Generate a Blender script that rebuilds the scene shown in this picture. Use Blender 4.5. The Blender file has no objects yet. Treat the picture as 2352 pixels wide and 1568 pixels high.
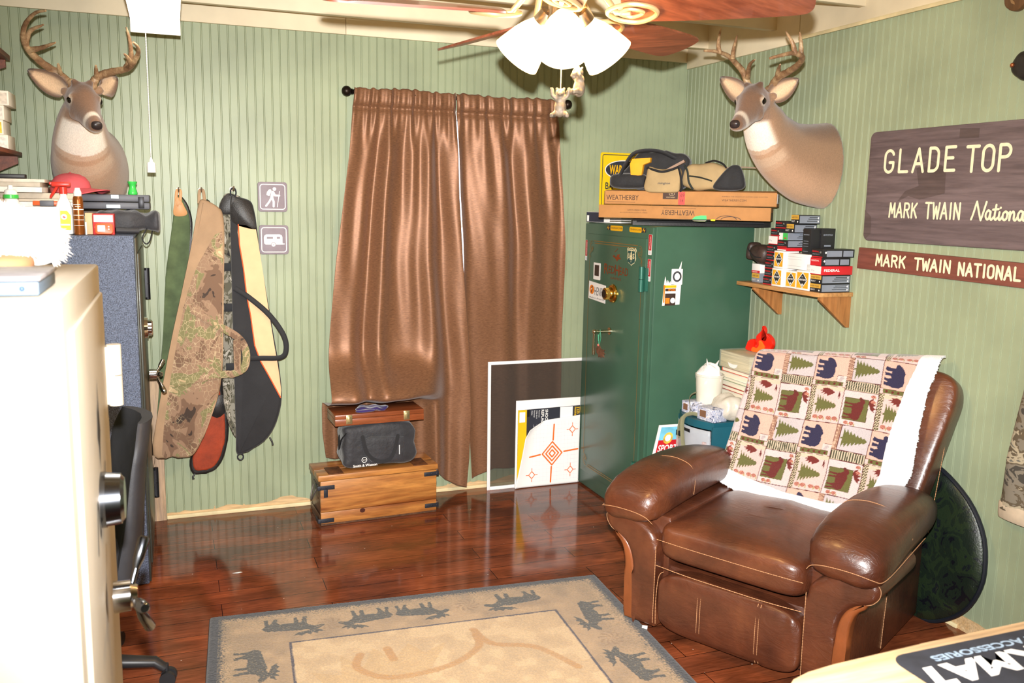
import bpy, bmesh, math, random
import numpy as np
from mathutils import Vector as V, Matrix as Mx
random.seed(7)
SC = bpy.context.scene
COL = SC.collection
PI = math.pi
R = math.radians

# ---------------------------------------------------------------- camera
CAM = V((-2.851, -4.6843, 1.6386))
def make_camera():
    yaw, pitch, roll = .3641, -.1565, .019
    f = V((math.sin(yaw)*math.cos(pitch), math.cos(yaw)*math.cos(pitch), math.sin(pitch)))
    r0 = V((math.cos(yaw), -math.sin(yaw), 0)); u0 = r0.cross(f)
    r = math.cos(roll)*r0 + math.sin(roll)*u0
    u = -math.sin(roll)*r0 + math.cos(roll)*u0
    cd = bpy.data.cameras.new('camera'); co = bpy.data.objects.new('camera', cd); COL.objects.link(co)
    m = Mx((r, u, -f)).transposed().to_4x4(); m.translation = CAM
    co.matrix_world = m
    cd.sensor_width = 36; cd.lens = 2041.745/2352*36
    cd.clip_start = .02; cd.clip_end = 50
    cd.dof.use_dof = True; cd.dof.focus_distance = 3.9; cd.dof.aperture_fstop = 6.3
    SC.camera = co
make_camera()

# ---------------------------------------------------------------- light and exposure
SC.view_settings.view_transform = 'Standard'
SC.view_settings.look = 'None'
SC.view_settings.gamma = 1
SC.view_settings.use_curve_mapping = False
SC.view_settings.exposure = 0.0
W_ = bpy.data.worlds.new('world'); SC.world = W_; W_.use_nodes = True
W_.node_tree.nodes['Background'].inputs[0].default_value = (1, .93, .8, 1)
W_.node_tree.nodes['Background'].inputs[1].default_value = .12
def lamp(name, kind, loc, power, color=(1, 1, 1), size=.05, target=None, **kw):
    ld = bpy.data.lights.new(name, kind); ld.energy = power; ld.color = color
    if kind == 'AREA': ld.size = size
    else: ld.shadow_soft_size = size
    for k, v in kw.items(): setattr(ld, k, v)
    o = bpy.data.objects.new(name, ld); COL.objects.link(o); o.location = loc
    if target is not None: o.rotation_euler = (V(target)-V(loc)).to_track_quat('-Z', 'Y').to_euler()
    return o
# the flash on top of the camera: the main light of the photograph
lamp('camera_flash', 'SPOT', (-2.846, -4.665, 1.76), 1230, (1, .985, .96), .018, target=(-.95, 0, .75), spot_size=R(92), spot_blend=1)
# bulbs of the ceiling fan's light kit
for dx, dy in ((-.09, .05), (.09, .05), (0, -.10)):
    lamp('fan_bulb', 'POINT', (-1.8185+dx, -2.3307+dy, 2.02), 15, (1, .60, .22), .03)
# fluorescent tube light by the left wall
lamp('tube_light', 'AREA', (-2.9, -1.25, 2.285), 5, (1, .95, .86), .18, target=(-2.9, -1.25, 0), shape='RECTANGLE', size_y=1.1)

# ---------------------------------------------------------------- mesh building
class MB:
    def __init__(s): s.v = []; s.f = []; s.m = []
    def add(s, vs, fs, mi=0, M=None):
        b = len(s.v)
        if M is not None: vs = [M @ V(p) for p in vs]
        s.v += [tuple(p) for p in vs]
        s.f += [tuple(b+i for i in f) for f in fs]
        s.m += ([mi]*len(fs) if isinstance(mi, int) else list(mi))
        return s
    def box(s, a, b, mi=0, bev=0, M=None, seg=2):
        a, b = V(a), V(b); lo = V(map(min, a, b)); hi = V(map(max, a, b))
        bm = bmesh.new(); bmesh.ops.create_cube(bm, size=1)
        d = hi-lo; c = (hi+lo)/2
        for v in bm.verts: v.co = V((v.co.x*d.x, v.co.y*d.y, v.co.z*d.z))+c
        if bev > 0:
            bmesh.ops.bevel(bm, geom=bm.edges[:], offset=min(bev, min(d)*.49), segments=seg, profile=.5, affect='EDGES')
        bm.verts.index_update()
        s.add([v.co for v in bm.verts], [[v.index for v in f.verts] for f in bm.faces], mi, M); bm.free()
        return s
    def loft(s, rings, mi=0, cap=True, closed=False, M=None):
        n = len(rings[0]); vs = [p for r in rings for p in r]; fs = []
        for i in range(len(rings)-(0 if closed else 1)):
            a, b = i*n, ((i+1) % len(rings))*n
            for j in range(n):
                k = (j+1) % n; fs.append((a+j, a+k, b+k, b+j))
        if cap and not closed:
            fs.append(tuple(range(n))[::-1]); fs.append(tuple((len(rings)-1)*n+j for j in range(n)))
        return s.add(vs, fs, mi, M)
    def tube(s, pts, rad, n=8, mi=0, cap=True, closed=False, flat=1.0, up=None, M=None):
        pts = [V(p) for p in pts]; N = len(pts)
        rad = [rad]*N if isinstance(rad, (int, float)) else list(rad)
        T = []
        for i in range(N):
            a = pts[(i-1) % N] if (closed or i > 0) else pts[i]
            b = pts[(i+1) % N] if (closed or i < N-1) else pts[i]
            T.append((b-a).normalized() if (b-a).length > 1e-9 else V((0, 0, 1)))
        u = V(up) if up else (V((0, 0, 1)) if abs(T[0].z) < .9 else V((1, 0, 0)))
        rings = []
        for i in range(N):
            u = (u-T[i]*u.dot(T[i]))
            if u.length < 1e-6: u = T[i].orthogonal()
            u.normalize(); w = T[i].cross(u)
            rings.append([pts[i]+rad[i]*(math.cos(2*PI*j/n)*w+flat*math.sin(2*PI*j/n)*u) for j in range(n)])
        return s.loft(rings, mi, cap, closed, M)
    def cyl(s, a, b, r, r2=None, n=24, mi=0, M=None):
        return s.tube([a, b], [r, r if r2 is None else r2], n, mi, M=M)
    def lathe(s, prof, n=24, mi=0, M=None, cap=True):
        return s.loft([[V((r*math.cos(2*PI*j/n), r*math.sin(2*PI*j/n), z)) for j in range(n)] for r, z in prof], mi, cap, M=M)
    def ball(s, c, r, mi=0, n=16, M=None):
        r = (r, r, r) if isinstance(r, (int, float)) else r; c = V(c); m = n//2+1
        rings = []
        for i in range(m+1):
            t = -PI/2+PI*i/m; t = max(-PI/2+.03, min(PI/2-.03, t))
            rings.append([c+V((r[0]*math.cos(t)*math.cos(2*PI*j/n), r[1]*math.cos(t)*math.sin(2*PI*j/n), r[2]*math.sin(t))) for j in range(n)])
        return s.loft(rings, mi, M=M)
    def pillow(s, half, e1=.5, e2=.5, n=32, m=20, fn=None, mi=0, M=None):
        """rounded cushion (superellipsoid), e small = boxy"""
        def sp(c, e): return math.copysign(abs(c)**e, c)
        rings = []
        for i in range(m+1):
            t = -PI/2+PI*i/m; t = max(-PI/2+.02, min(PI/2-.02, t))
            ct, st = sp(math.cos(t), e1), sp(math.sin(t), e1)
            ring = []
            for j in range(n):
                a = 2*PI*j/n
                p = V((half[0]*ct*sp(math.cos(a), e2), half[1]*ct*sp(math.sin(a), e2), half[2]*st))
                ring.append(fn(p) if fn else p)
            rings.append(ring)
        return s.loft(rings, mi, M=M)
    def prism(s, pts, fr, d0, d1, mi=0, bev=0, seg=2, mside=None):
        """2D outline in a frame (o,ux,uy), from depth d0 to d1 along its normal; rim at d1 rounded"""
        bm = bmesh.new()
        vs = [bm.verts.new(fr.p(u, v, d1)) for u, v in pts]
        f = bm.faces.new(vs); f.normal_update()
        if f.normal.dot(fr.n) < 0: f.normal_flip()
        ex = bmesh.ops.extrude_face_region(bm, geom=[f])
        nv = [g for g in ex['geom'] if isinstance(g, bmesh.types.BMVert)]
        top = [g for g in ex['geom'] if isinstance(g, bmesh.types.BMFace)]
        # the extruded copy becomes the front; the original goes to the back
        for v in vs: v.co += fr.n*(d0-d1)
        if bev > 0:
            ed = [e for e in top[0].edges]
            bmesh.ops.bevel(bm, geom=ed, offset=bev, segments=seg, profile=.5, affect='EDGES')
        bmesh.ops.recalc_face_normals(bm, faces=bm.faces[:])
        bm.verts.index_update()
        mis = mi
        if mside is not None: mis = [mi if abs(f.normal.dot(fr.n)) > .9 else mside for f in bm.faces]
        s.add([v.co for v in bm.verts], [[v.index for v in f.verts] for f in bm.faces], mis); bm.free()
        return s
    def plate(s, pts, fr, lift=.0006, mi=0):
        s.add([fr.p(u, v, lift) for u, v in pts], [tuple(range(len(pts)))], mi); return s
    def stroke(s, pts, w, fr, lift=.0008, mi=0, closed=False):
        """flat ribbon with round ends drawn on a frame"""
        P = [V((a, b)) for a, b in pts]
        if closed: P.append(P[0])
        s.k = getattr(s, 'k', 0)
        for a, b in zip(P[:-1], P[1:]):
            d = b-a; s.k = (s.k+1) % 60; lift_ = lift+s.k*.000012
            if d.length < 1e-9: continue
            d.normalize(); n = V((-d.y, d.x)); h = w/2; o = []
            for k in range(7):
                t = -PI/2+PI*k/6; o.append(b+h*(math.cos(t)*d+math.sin(t)*n))
            for k in range(7):
                t = PI/2+PI*k/6; o.append(a+h*(math.cos(t)*d+math.sin(t)*n))
            s.plate([(p.x, p.y) for p in o], fr, lift_, mi)
        return s
    def dots(s, c, r, fr, lift=.0008, mi=0, n=20, ry=None):
        ry = ry or r
        return s.plate([(c[0]+r*math.cos(2*PI*k/n), c[1]+ry*math.sin(2*PI*k/n)) for k in range(n)], fr, lift, mi)
    def rect(s, u0, v0, u1, v1, fr, lift=.0006, mi=0):
        return s.plate([(u0, v0), (u1, v0), (u1, v1), (u0, v1)], fr, lift, mi)
    def text(s, st, fr, u, v, h, w=None, mi=0, lift=.0008, slant=0, rot=0, bold=0, deep=0, align='L'):
        """printed lettering; (u,v) = left end of the base line, h = cap height, w = total width"""
        vs, fs, tw = glyphs(st, bold)
        k = h/.729; kx = (w/tw) if w else k
        off = 0 if align == 'L' else (-tw*kx/2 if align == 'C' else -tw*kx)
        c, sn = math.cos(rot), math.sin(rot); out = []
        for x, y in vs:
            a = x*kx+off+slant*y*k; b = y*k
            out.append(fr.p(u+a*c-b*sn, v+a*sn+b*c, lift))
        s.add(out, fs, mi)
        return s
    def build(s, name, mats, parent=None, ang=40, smooth=True, kind=None, label=None, col=None):
        me = bpy.data.meshes.new(name)
        me.from_pydata(s.v, [], s.f)
        for m in (mats if isinstance(mats, (list, tuple)) else [mats]): me.materials.append(m)
        me.polygons.foreach_set('material_index', s.m)
        me.update()
        return finish(me, name, parent, ang, smooth, kind, label)
def fixnormals(me):
    bm = bmesh.new(); bm.from_mesh(me); bmesh.ops.recalc_face_normals(bm, faces=bm.faces[:]); bm.to_mesh(me); bm.free()
def finish(me, name, parent=None, ang=40, smooth=True, kind=None, label=None):
    if smooth:
        me.polygons.foreach_set('use_smooth', [True]*len(me.polygons))
        me.set_sharp_from_angle(angle=R(ang))
    o = bpy.data.objects.new(name, me); COL.objects.link(o)
    if parent is not None:
        o.parent = parent
        me.transform(root_matrix(parent).inverted())
    if kind: o['kind'] = kind
    if label: o['label'] = label
    return o
def root_matrix(o):
    m = o.matrix_basis.copy()
    while o.parent: o = o.parent; m = o.matrix_basis @ m
    return m
class Fr:
    """frame on a surface: origin, right, up; normal = right x up"""
    def __init__(s, o, ux, uy): s.o = V(o); s.x = V(ux).normalized(); s.y = V(uy).normalized(); s.n = s.x.cross(s.y)
    def p(s, u, v, w=0): return s.o+s.x*u+s.y*v+s.n*w
    def up(s, w): return Fr(s.o+s.n*w, s.x, s.y)
_g = {}
def glyphs(st, bold=0):
    k = (st, bold)
    if k not in _g:
        cu = bpy.data.curves.new('t', 'FONT'); cu.body = st; cu.size = 1; cu.offset = bold; cu.resolution_u = 3
        ob = bpy.data.objects.new('t', cu)
        me = ob.to_mesh()
        vs = [(v.co.x, v.co.y) for v in me.vertices]; fs = [tuple(p.vertices) for p in me.polygons]
        ob.to_mesh_clear(); bpy.data.objects.remove(ob); bpy.data.curves.remove(cu)
        x0 = min(v[0] for v in vs); vs = [(x-x0, y) for x, y in vs]
        _g[k] = (vs, fs, max(v[0] for v in vs))
    return _g[k]
def tag(o, label, cat, group=None):
    o['label'] = label; o['category'] = cat
    if group: o['group'] = group
    return o
def thing(name, label, cat, loc=(0, 0, 0), rotz=0, group=None):
    o = bpy.data.objects.new(name, None); COL.objects.link(o); o.empty_display_size = .05
    o.location = loc; o.rotation_euler = (0, 0, rotz)
    o.matrix_basis = Mx.Translation(V(loc)) @ Mx.Rotation(rotz, 4, 'Z')
    return tag(o, label, cat, group)
def struct(o): o['kind'] = 'structure'; return o
def smoothline(pts, n=6, closed=False):
    """Catmull-Rom through points (any dimension)"""
    P = [V(p) for p in pts]; N = len(P); out = []
    for i in range(N if closed else N-1):
        p0 = P[(i-1) % N] if (closed or i) else P[0]
        p1 = P[i]; p2 = P[(i+1) % N]
        p3 = P[(i+2) % N] if (closed or i+2 < N) else P[-1]
        for k in range(n):
            t = k/n
            out.append(.5*((2*p1)+(p2-p0)*t+(2*p0-5*p1+4*p2-p3)*t*t+(3*p1-p0-3*p2+p3)*t**3))
    if not closed: out.append(P[-1])
    return out
def interp(xs, ys, x):
    return float(np.interp(x, xs, ys))

# ---------------------------------------------------------------- materials
def lin(c):
    c = c/255
    return c/12.92 if c <= .04045 else ((c+.055)/1.055)**2.4
def rgb(c): return (lin(c[0]), lin(c[1]), lin(c[2]), 1)
def base_mat(name):
    m = bpy.data.materials.new(name); m.use_nodes = True
    return m, m.node_tree, m.node_tree.nodes['Principled BSDF']
def coords(nt, scale=(1, 1, 1), rot=(0, 0, 0)):
    tc = nt.nodes.new('ShaderNodeTexCoord'); mp = nt.nodes.new('ShaderNodeMapping')
    mp.inputs['Scale'].default_value = scale; mp.inputs['Rotation'].default_value = rot
    nt.links.new(tc.outputs['Object'], mp.inputs[0]); return mp.outputs[0]
def noise(nt, vec, scale, detail=4, rough=.55, dist=0):
    n = nt.nodes.new('ShaderNodeTexNoise'); n.inputs['Scale'].default_value = scale
    n.inputs['Detail'].default_value = detail; n.inputs['Roughness'].default_value = rough
    n.inputs['Distortion'].default_value = dist
    nt.links.new(vec, n.inputs['Vector']); return n.outputs[0]
def ramp(nt, fac, stops, const=False):
    r = nt.nodes.new('ShaderNodeValToRGB'); e = r.color_ramp.elements
    if const: r.color_ramp.interpolation = 'CONSTANT'
    while len(e) < len(stops): e.new(.5)
    for el, (p, c) in zip(e, stops): el.position = p; el.color = rgb(c)
    nt.links.new(fac, r.inputs[0]); return r.outputs[0]
def mixc(nt, a, b, fac, mode='MIX'):
    n = nt.nodes.new('ShaderNodeMix'); n.data_type = 'RGBA'; n.blend_type = mode
    for val, idx in ((fac, 0), (a, 6), (b, 7)):
        if isinstance(val, bpy.types.NodeSocket): nt.links.new(val, n.inputs[idx])
        else: n.inputs[idx].default_value = val
    return n.outputs[2]
def bumpn(nt, b, h, strength, dist=.01):
    n = nt.nodes.new('ShaderNodeBump'); n.inputs['Strength'].default_value = strength; n.inputs['Distance'].default_value = dist
    nt.links.new(h, n.inputs['Height']); nt.links.new(n.outputs[0], b.inputs['Normal'])
_m = {}
def pm(name, c, rough=.5, metal=0, var=.08, vs=9, bump=0, bs=60, coat=0, sheen=0, spec=.5, emit=None, es=0, st=(1, 1, 1), alpha=1, trans=0, ior=1.45, bd=.004):
    """plain procedural material: base colour broken up by noise, optional noise bump"""
    if name in _m: return _m[name]
    m, nt, b = base_mat(name)
    vec = coords(nt, st)
    if var > 0:
        lo = tuple(max(0, x*(1-var)) for x in c); hi = tuple(min(255, x*(1+var)) for x in c)
        nt.links.new(ramp(nt, noise(nt, vec, vs), [(.3, lo), (.7, hi)]), b.inputs['Base Color'])
    else: b.inputs['Base Color'].default_value = rgb(c)
    b.inputs['Roughness'].default_value = rough; b.inputs['Metallic'].default_value = metal
    b.inputs['Specular IOR Level'].default_value = spec; b.inputs['IOR'].default_value = ior
    b.inputs['Coat Weight'].default_value = coat; b.inputs['Coat Roughness'].default_value = .1
    b.inputs['Sheen Weight'].default_value = sheen
    b.inputs['Transmission Weight'].default_value = trans; b.inputs['Alpha'].default_value = alpha
    if emit: b.inputs['Emission Color'].default_value = rgb(emit); b.inputs['Emission Strength'].default_value = es
    if bump: bumpn(nt, b, noise(nt, vec, bs, 5), bump, bd)
    _m[name] = m; return m
def wood(name, c1, c2, axis=0, rough=.45, scale=9, stretch=12, coat=0, bump=.1):
    if name in _m: return _m[name]
    m, nt, b = base_mat(name)
    s = [1, 1, 1]; s = [stretch*.5]*3; s[axis] = .5
    vec = coords(nt, s)
    n1 = noise(nt, vec, scale*.4, 6, .6, 1.2); n2 = noise(nt, vec, scale*2.2, 4, .6)
    a = ramp(nt, n1, [(.32, c1), (.68, c2)])
    d = ramp(nt, n2, [(.3, (150, 150, 150)), (.6, (255, 255, 255))])
    nt.links.new(mixc(nt, a, d, .5, 'MULTIPLY'), b.inputs['Base Color'])
    b.inputs['Roughness'].default_value = rough; b.inputs['Coat Weight'].default_value = coat
    if bump: bumpn(nt, b, n2, bump, .002)
    _m[name] = m; return m
def camo(name, stops, scale=6, rough=.8, st=(1, 1, 1), cells=0, cellc=(230, 215, 170), bump=.1):
    if name in _m: return _m[name]
    m, nt, b = base_mat(name); vec = coords(nt, st)
    n = noise(nt, vec, scale, 3, .6, .8)
    c = ramp(nt, n, stops, True)
    if cells:
        vo = nt.nodes.new('ShaderNodeTexVoronoi'); vo.feature = 'DISTANCE_TO_EDGE'; vo.inputs['Scale'].default_value = cells
        nt.links.new(vec, vo.inputs['Vector'])
        e = ramp(nt, vo.outputs[0], [(0, (235, 235, 235)), (.05, (0, 0, 0))])
        msk = ramp(nt, noise(nt, vec, scale*.9, 2), [(.42, (0, 0, 0)), (.52, (255, 255, 255))])
        f = mixc(nt, (0, 0, 0, 1), e, msk)
        c = mixc(nt, c, rgb(cellc), f)
    nt.links.new(c, b.inputs['Base Color']); b.inputs['Roughness'].default_value = rough
    if bump: bumpn(nt, b, noise(nt, vec, 150, 3), bump, .002)
    _m[name] = m; return m
def vcol(name, rough=.8, bump=.15, bs=180, sheen=.2, st=(1, 1, 1), bd=.003):
    """colour taken from the mesh's own colour layer (printed cloth, hide)"""
    if name in _m: return _m[name]
    m, nt, b = base_mat(name)
    a = nt.nodes.new('ShaderNodeVertexColor'); a.layer_name = 'Col'
    vec = coords(nt, st); n = noise(nt, vec, bs, 4)
    d = ramp(nt, n, [(.25, (205, 205, 205)), (.65, (255, 255, 255))])
    nt.links.new(mixc(nt, a.outputs[0], d, .6, 'MULTIPLY'), b.inputs['Base Color'])
    b.inputs['Roughness'].default_value = rough; b.inputs['Sheen Weight'].default_value = sheen
    b.inputs['Specular IOR Level'].default_value = .25
    if bump: bumpn(nt, b, n, bump, bd)
    _m[name] = m; return m
def set_cols(me, arr):
    """arr: (nverts,3) in 0..255 sRGB"""
    a = np.asarray(arr, float)/255
    l = np.where(a <= .04045, a/12.92, ((a+.055)/1.055)**2.4)
    at = me.color_attributes.new('Col', 'FLOAT_COLOR', 'POINT')
    at.data.foreach_set('color', np.concatenate([l, np.ones((len(l), 1))], 1).astype(np.float32).ravel())
def grid_mesh(name, P, mats, parent=None, cols=None, ang=180, kind=None):
    """P: (nv,nu,3) array of points -> sheet"""
    nv, nu = P.shape[:2]
    idx = np.arange(nv*nu).reshape(nv, nu)
    q = np.stack([idx[:-1, :-1], idx[:-1, 1:], idx[1:, 1:], idx[1:, :-1]], -1).reshape(-1, 4)
    me = bpy.data.meshes.new(name)
    me.vertices.add(nv*nu); me.vertices.foreach_set('co', P.reshape(-1).astype(np.float32))
    me.loops.add(q.size); me.loops.foreach_set('vertex_index', q.ravel().astype(np.int32))
    me.polygons.add(len(q)); me.polygons.foreach_set('loop_start', np.arange(0, q.size, 4, dtype=np.int32))
    me.update(calc_edges=True)
    for m in (mats if isinstance(mats, (list, tuple)) else [mats]): me.materials.append(m)
    if cols is not None: set_cols(me, cols.reshape(-1, 3))
    return finish(me, name, parent, ang, True, kind)
def inpoly(X, Y, poly):
    ins = np.zeros(X.shape, bool); n = len(poly); j = n-1
    for i in range(n):
        xi, yi = poly[i]; xj, yj = poly[j]
        c = ((yi > Y) != (yj > Y)) & (X < (xj-xi)*(Y-yi)/((yj-yi) or 1e-12)+xi)
        ins ^= c; j = i
    return ins
# ================================================================ THE ROOM
RX0, RY0, ZT = -3.75, -5.4, 2.72          # left wall, wall behind the camera, ceiling boards
green_paint = pm('green_wall_paint', (152, 162, 132), .42, var=.07, vs=2.2, bump=.05, bs=260, spec=.5, bd=.002)
cream_paint = pm('cream_paint', (230, 215, 184), .6, var=.05, vs=3, bump=.1, bs=40)
raw_wood = wood('raw_plywood', (205, 165, 112), (228, 196, 150), 0, .75, 10)
pale_strip = pm('pale_strip', (222, 205, 160), .6)

def floor_material():
    m, nt, b = base_mat('walnut_floor'); vec = coords(nt)
    br = nt.nodes.new('ShaderNodeTexBrick'); br.offset = .37; br.offset_frequency = 2
    for k, v in (('Scale', 1), ('Mortar Size', .0016), ('Mortar Smooth', .1), ('Bias', 0), ('Brick Width', 1.15), ('Row Height', .122)):
        br.inputs[k].default_value = v
    br.inputs['Color1'].default_value = rgb((172, 98, 62)); br.inputs['Color2'].default_value = rgb((128, 75, 52)); br.inputs['Mortar'].default_value = rgb((22, 11, 8))
    nt.links.new(vec, br.inputs['Vector'])
    gv = coords(nt, (1.2, 14, 1)); g = noise(nt, gv, 5, 6, .65, 1.5)
    c = mixc(nt, br.outputs['Color'], ramp(nt, g, [(.3, (140, 128, 122)), (.7, (255, 250, 245))]), .7, 'MULTIPLY')
    big = noise(nt, coords(nt, (2.2, 5, 1)), 1.6, 3)
    c = mixc(nt, c, ramp(nt, big, [(.35, (140, 130, 128)), (.65, (255, 240, 230))]), .8, 'MULTIPLY')
    nt.links.new(c, b.inputs['Base Color'])
    nt.links.new(ramp(nt, noise(nt, vec, 9, 4), [(.3, (82, 82, 82)), (.7, (104, 104, 104))]), b.inputs['Roughness'])
    b.inputs['Specular IOR Level'].default_value = .4
    h = mixc(nt, br.outputs['Fac'], g, .12)
    bumpn(nt, b, h, .12, -.002)
    return m
fl = MB().box((RX0, RY0, -.05), (0, 0, 0)).build('floor', floor_material()); struct(fl)

def beads(a, b, phase, step=.0406):
    """profile along a beadboard: list of (position, depth)"""
    pts = [(a, 0)]; k = math.ceil((a-phase)/step)
    while phase+k*step < b-.012:
        g = phase+k*step
        if g > a+.002:
            pts += [(g, 0), (g+.0012, .0026), (g+.0026, .0003), (g+.0062, .0003), (g+.0076, .0026), (g+.0088, 0)]
        k += 1
    pts.append((b, 0)); return pts
def beadwall(name, to3d, spans, phase):
    mb = MB()
    for a, b, z0, z1 in spans:
        pr = beads(a, b, phase); n = len(pr)
        vs = [to3d(u, d, z0) for u, d in pr]+[to3d(u, d, z1) for u, d in pr]
        mb.add(vs, [(i, i+1, n+i+1, n+i) for i in range(n-1)])
    return mb
WX0, WX1, WZ0, WZ1 = -1.86, -.98, .95, 2.06       # window opening behind the curtain
mb = beadwall('wall_back', lambda u, d, z: (u, d, z), [(RX0, WX0, 0, ZT), (WX0, WX1, 0, WZ0), (WX0, WX1, WZ1, ZT), (WX1, 0, 0, ZT)], -2.7351)
for a, b, z0, z1 in [(RX0, WX0, 0, ZT), (WX0, WX1, 0, WZ0), (WX0, WX1, WZ1, ZT), (WX1, 0, 0, ZT)]:
    mb.box((a, .006, z0), (b, .09, z1))
struct(mb.build('wall_back', green_paint, ang=20))
mb = beadwall('wall_right', lambda u, d, z: (d, -u, z), [(0, -RY0, 0, ZT)], .012)
mb.box((.006, RY0, 0), (.09, 0, ZT)); struct(mb.build('wall_right', green_paint, ang=20))
mb = beadwall('wall_left', lambda u, d, z: (RX0-d, u, z), [(RY0, 0, 0, ZT)], .01)
mb.box((RX0-.09, RY0, 0), (RX0-.006, 0, ZT)); struct(mb.build('wall_left', green_paint, ang=20))
struct(MB().box((RX0, RY0-.09, 0), (0, RY0, ZT)).build('wall_front', green_paint))
struct(MB().box((RX0-.09, RY0-.09, ZT), (.09, .09, ZT+.06)).build('ceiling', cream_paint))
# joists across the ceiling
tn = [0]
def trim(mb, mat_, **k):
    tn[0] += 1; return struct(mb.build('trim_%d' % tn[0], mat_, **k))
y = -.215
while y > RY0+.1:
    trim(MB().box((RX0, y-.02, 2.5), (0, y+.02, ZT), bev=.002), cream_paint); y -= .61
# ledger boards along the top of the back wall, butted at one seam
trim(MB().box((RX0, -.019, 2.4525), (-2.0, 0, ZT), bev=.0015), cream_paint)
trim(MB().box((-1.998, -.019, 2.4525), (0, 0, ZT), bev=.0015), cream_paint)
# boards along the top of the right wall: the first hangs a little lower
trim(MB().box((-.016, -1.02, 2.416), (0, -.019, ZT), bev=.0015), cream_paint)
trim(MB().box((-.014, RY0, 2.428), (0, -1.022, ZT), bev=.0015), cream_paint)
trim(MB().box((-.022, RY0, 2.424), (-.0141, -1.022, 2.44), bev=.002), pale_strip)
# torn strips of bare plywood and a thin moulding along the floor
def jagged(a, b, lo, hi, seed):
    rnd = random.Random(seed); pts = []; u = a; h = lo
    while u < b:
        h = min(hi, max(lo, h+rnd.uniform(-.012, .012))); pts.append((u, h))
        if rnd.random() < .18: pts += [(u+.006, h+rnd.uniform(.006, .02)), (u+.010, h)]; u += .004
        u += rnd.uniform(.012, .045)
    return [(b, 0), (a, 0)][::-1][0:1]+[(a, pts[0][1])]+pts[1:]+[(b, pts[-1][1]), (b, 0)]
fb = Fr((0, 0, 0), (1, 0, 0), (0, 0, 1)); frw = Fr((0, 0, 0), (0, -1, 0), (0, 0, 1))
o = MB().prism(jagged(-2.935, -.7, .03, .062, 3), fb, -.0005, .0022).build('baseboard_back', raw_wood); struct(o)
trim(MB().box((-2.935, -.012, 0), (-.68, -.0023, .02), bev=.003), pale_strip)
o = MB().prism(jagged(.9, 4.2, .026, .06, 5), frw, -.0005, .0022).build('baseboard_right', raw_wood); struct(o)
trim(MB().box((-.012, -2.23, 0), (-.0023, -.9, .018), bev=.003), pale_strip)
trim(MB().box((-3.005, -.022, 0), (-2.937, 0, .735), bev=.002), wood('grey_bare_board', (176, 150, 128), (214, 180, 140), 2, .8))
# window behind the curtain, daylight outside
wf = MB()
for a, b in (((WX0-.05, -.016, WZ0-.05), (WX0, .01, WZ1+.05)), ((WX1, -.016, WZ0-.05), (WX1+.05, .01, WZ1+.05)),
             ((WX0, -.016, WZ1), (WX1, .01, WZ1+.05)), ((WX0, -.016, WZ0-.05), (WX1, .01, WZ0)), ((WX0, .02, 1.49), (WX1, .05, 1.53))):
    wf.box(a, b, bev=.003)
win = wf.build('window_1', pm('white_window_paint', (225, 225, 220), .5)); struct(win)
MB().box((WX0, .055, WZ0), (WX1, .06, WZ1)).build('pane', pm('daylight_pane', (230, 240, 255), .1, var=0, emit=(225, 235, 255), es=1.3), win)

# ================================================================ CEILING FAN
FC = V((-1.8185, -2.3307, 0)); F0 = .506
nickel = pm('brushed_nickel', (176, 160, 140), .32, 1, var=.04, bump=.05, bs=300)
blade_wood = wood('cherry_blade', (104, 50, 30), (142, 78, 52), 0, .4, 6, 16, .2)
iron_m = pm('cream_brass', (215, 185, 135), .35, .6, var=.05)
shade_m = pm('lit_glass_shade', (255, 240, 215), .3, var=0, emit=(255, 214, 150), es=5.5)
fan = thing('ceiling_fan', 'five-blade ceiling fan with cherry wood blades and three lit glass shades', 'ceiling fan', (FC.x, FC.y, ZT))
T = Mx.Translation(FC)
MB().lathe([(.001, 2.718), (.075, 2.716), (.07, 2.66), (.03, 2.63), (.014, 2.62), (.014, 2.46), (.05, 2.44), (.05, 2.43)], 32, M=T).build('downrod', nickel, fan)
MB().lathe([(.03, 2.445), (.10, 2.435), (.128, 2.40), (.132, 2.34), (.12, 2.275), (.085, 2.235), (.03, 2.23)], 40, M=T).build('motor_housing', nickel, fan)
MB().lathe([(.02, 2.235), (.052, 2.232), (.052, 2.222), (.043, 2.218), (.043, 2.150), (.046, 2.143), (.046, 2.13), (.03, 2.118), (.012, 2.113), (.001, 2.112)], 32, M=T).build('light_hub', nickel, fan)
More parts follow.
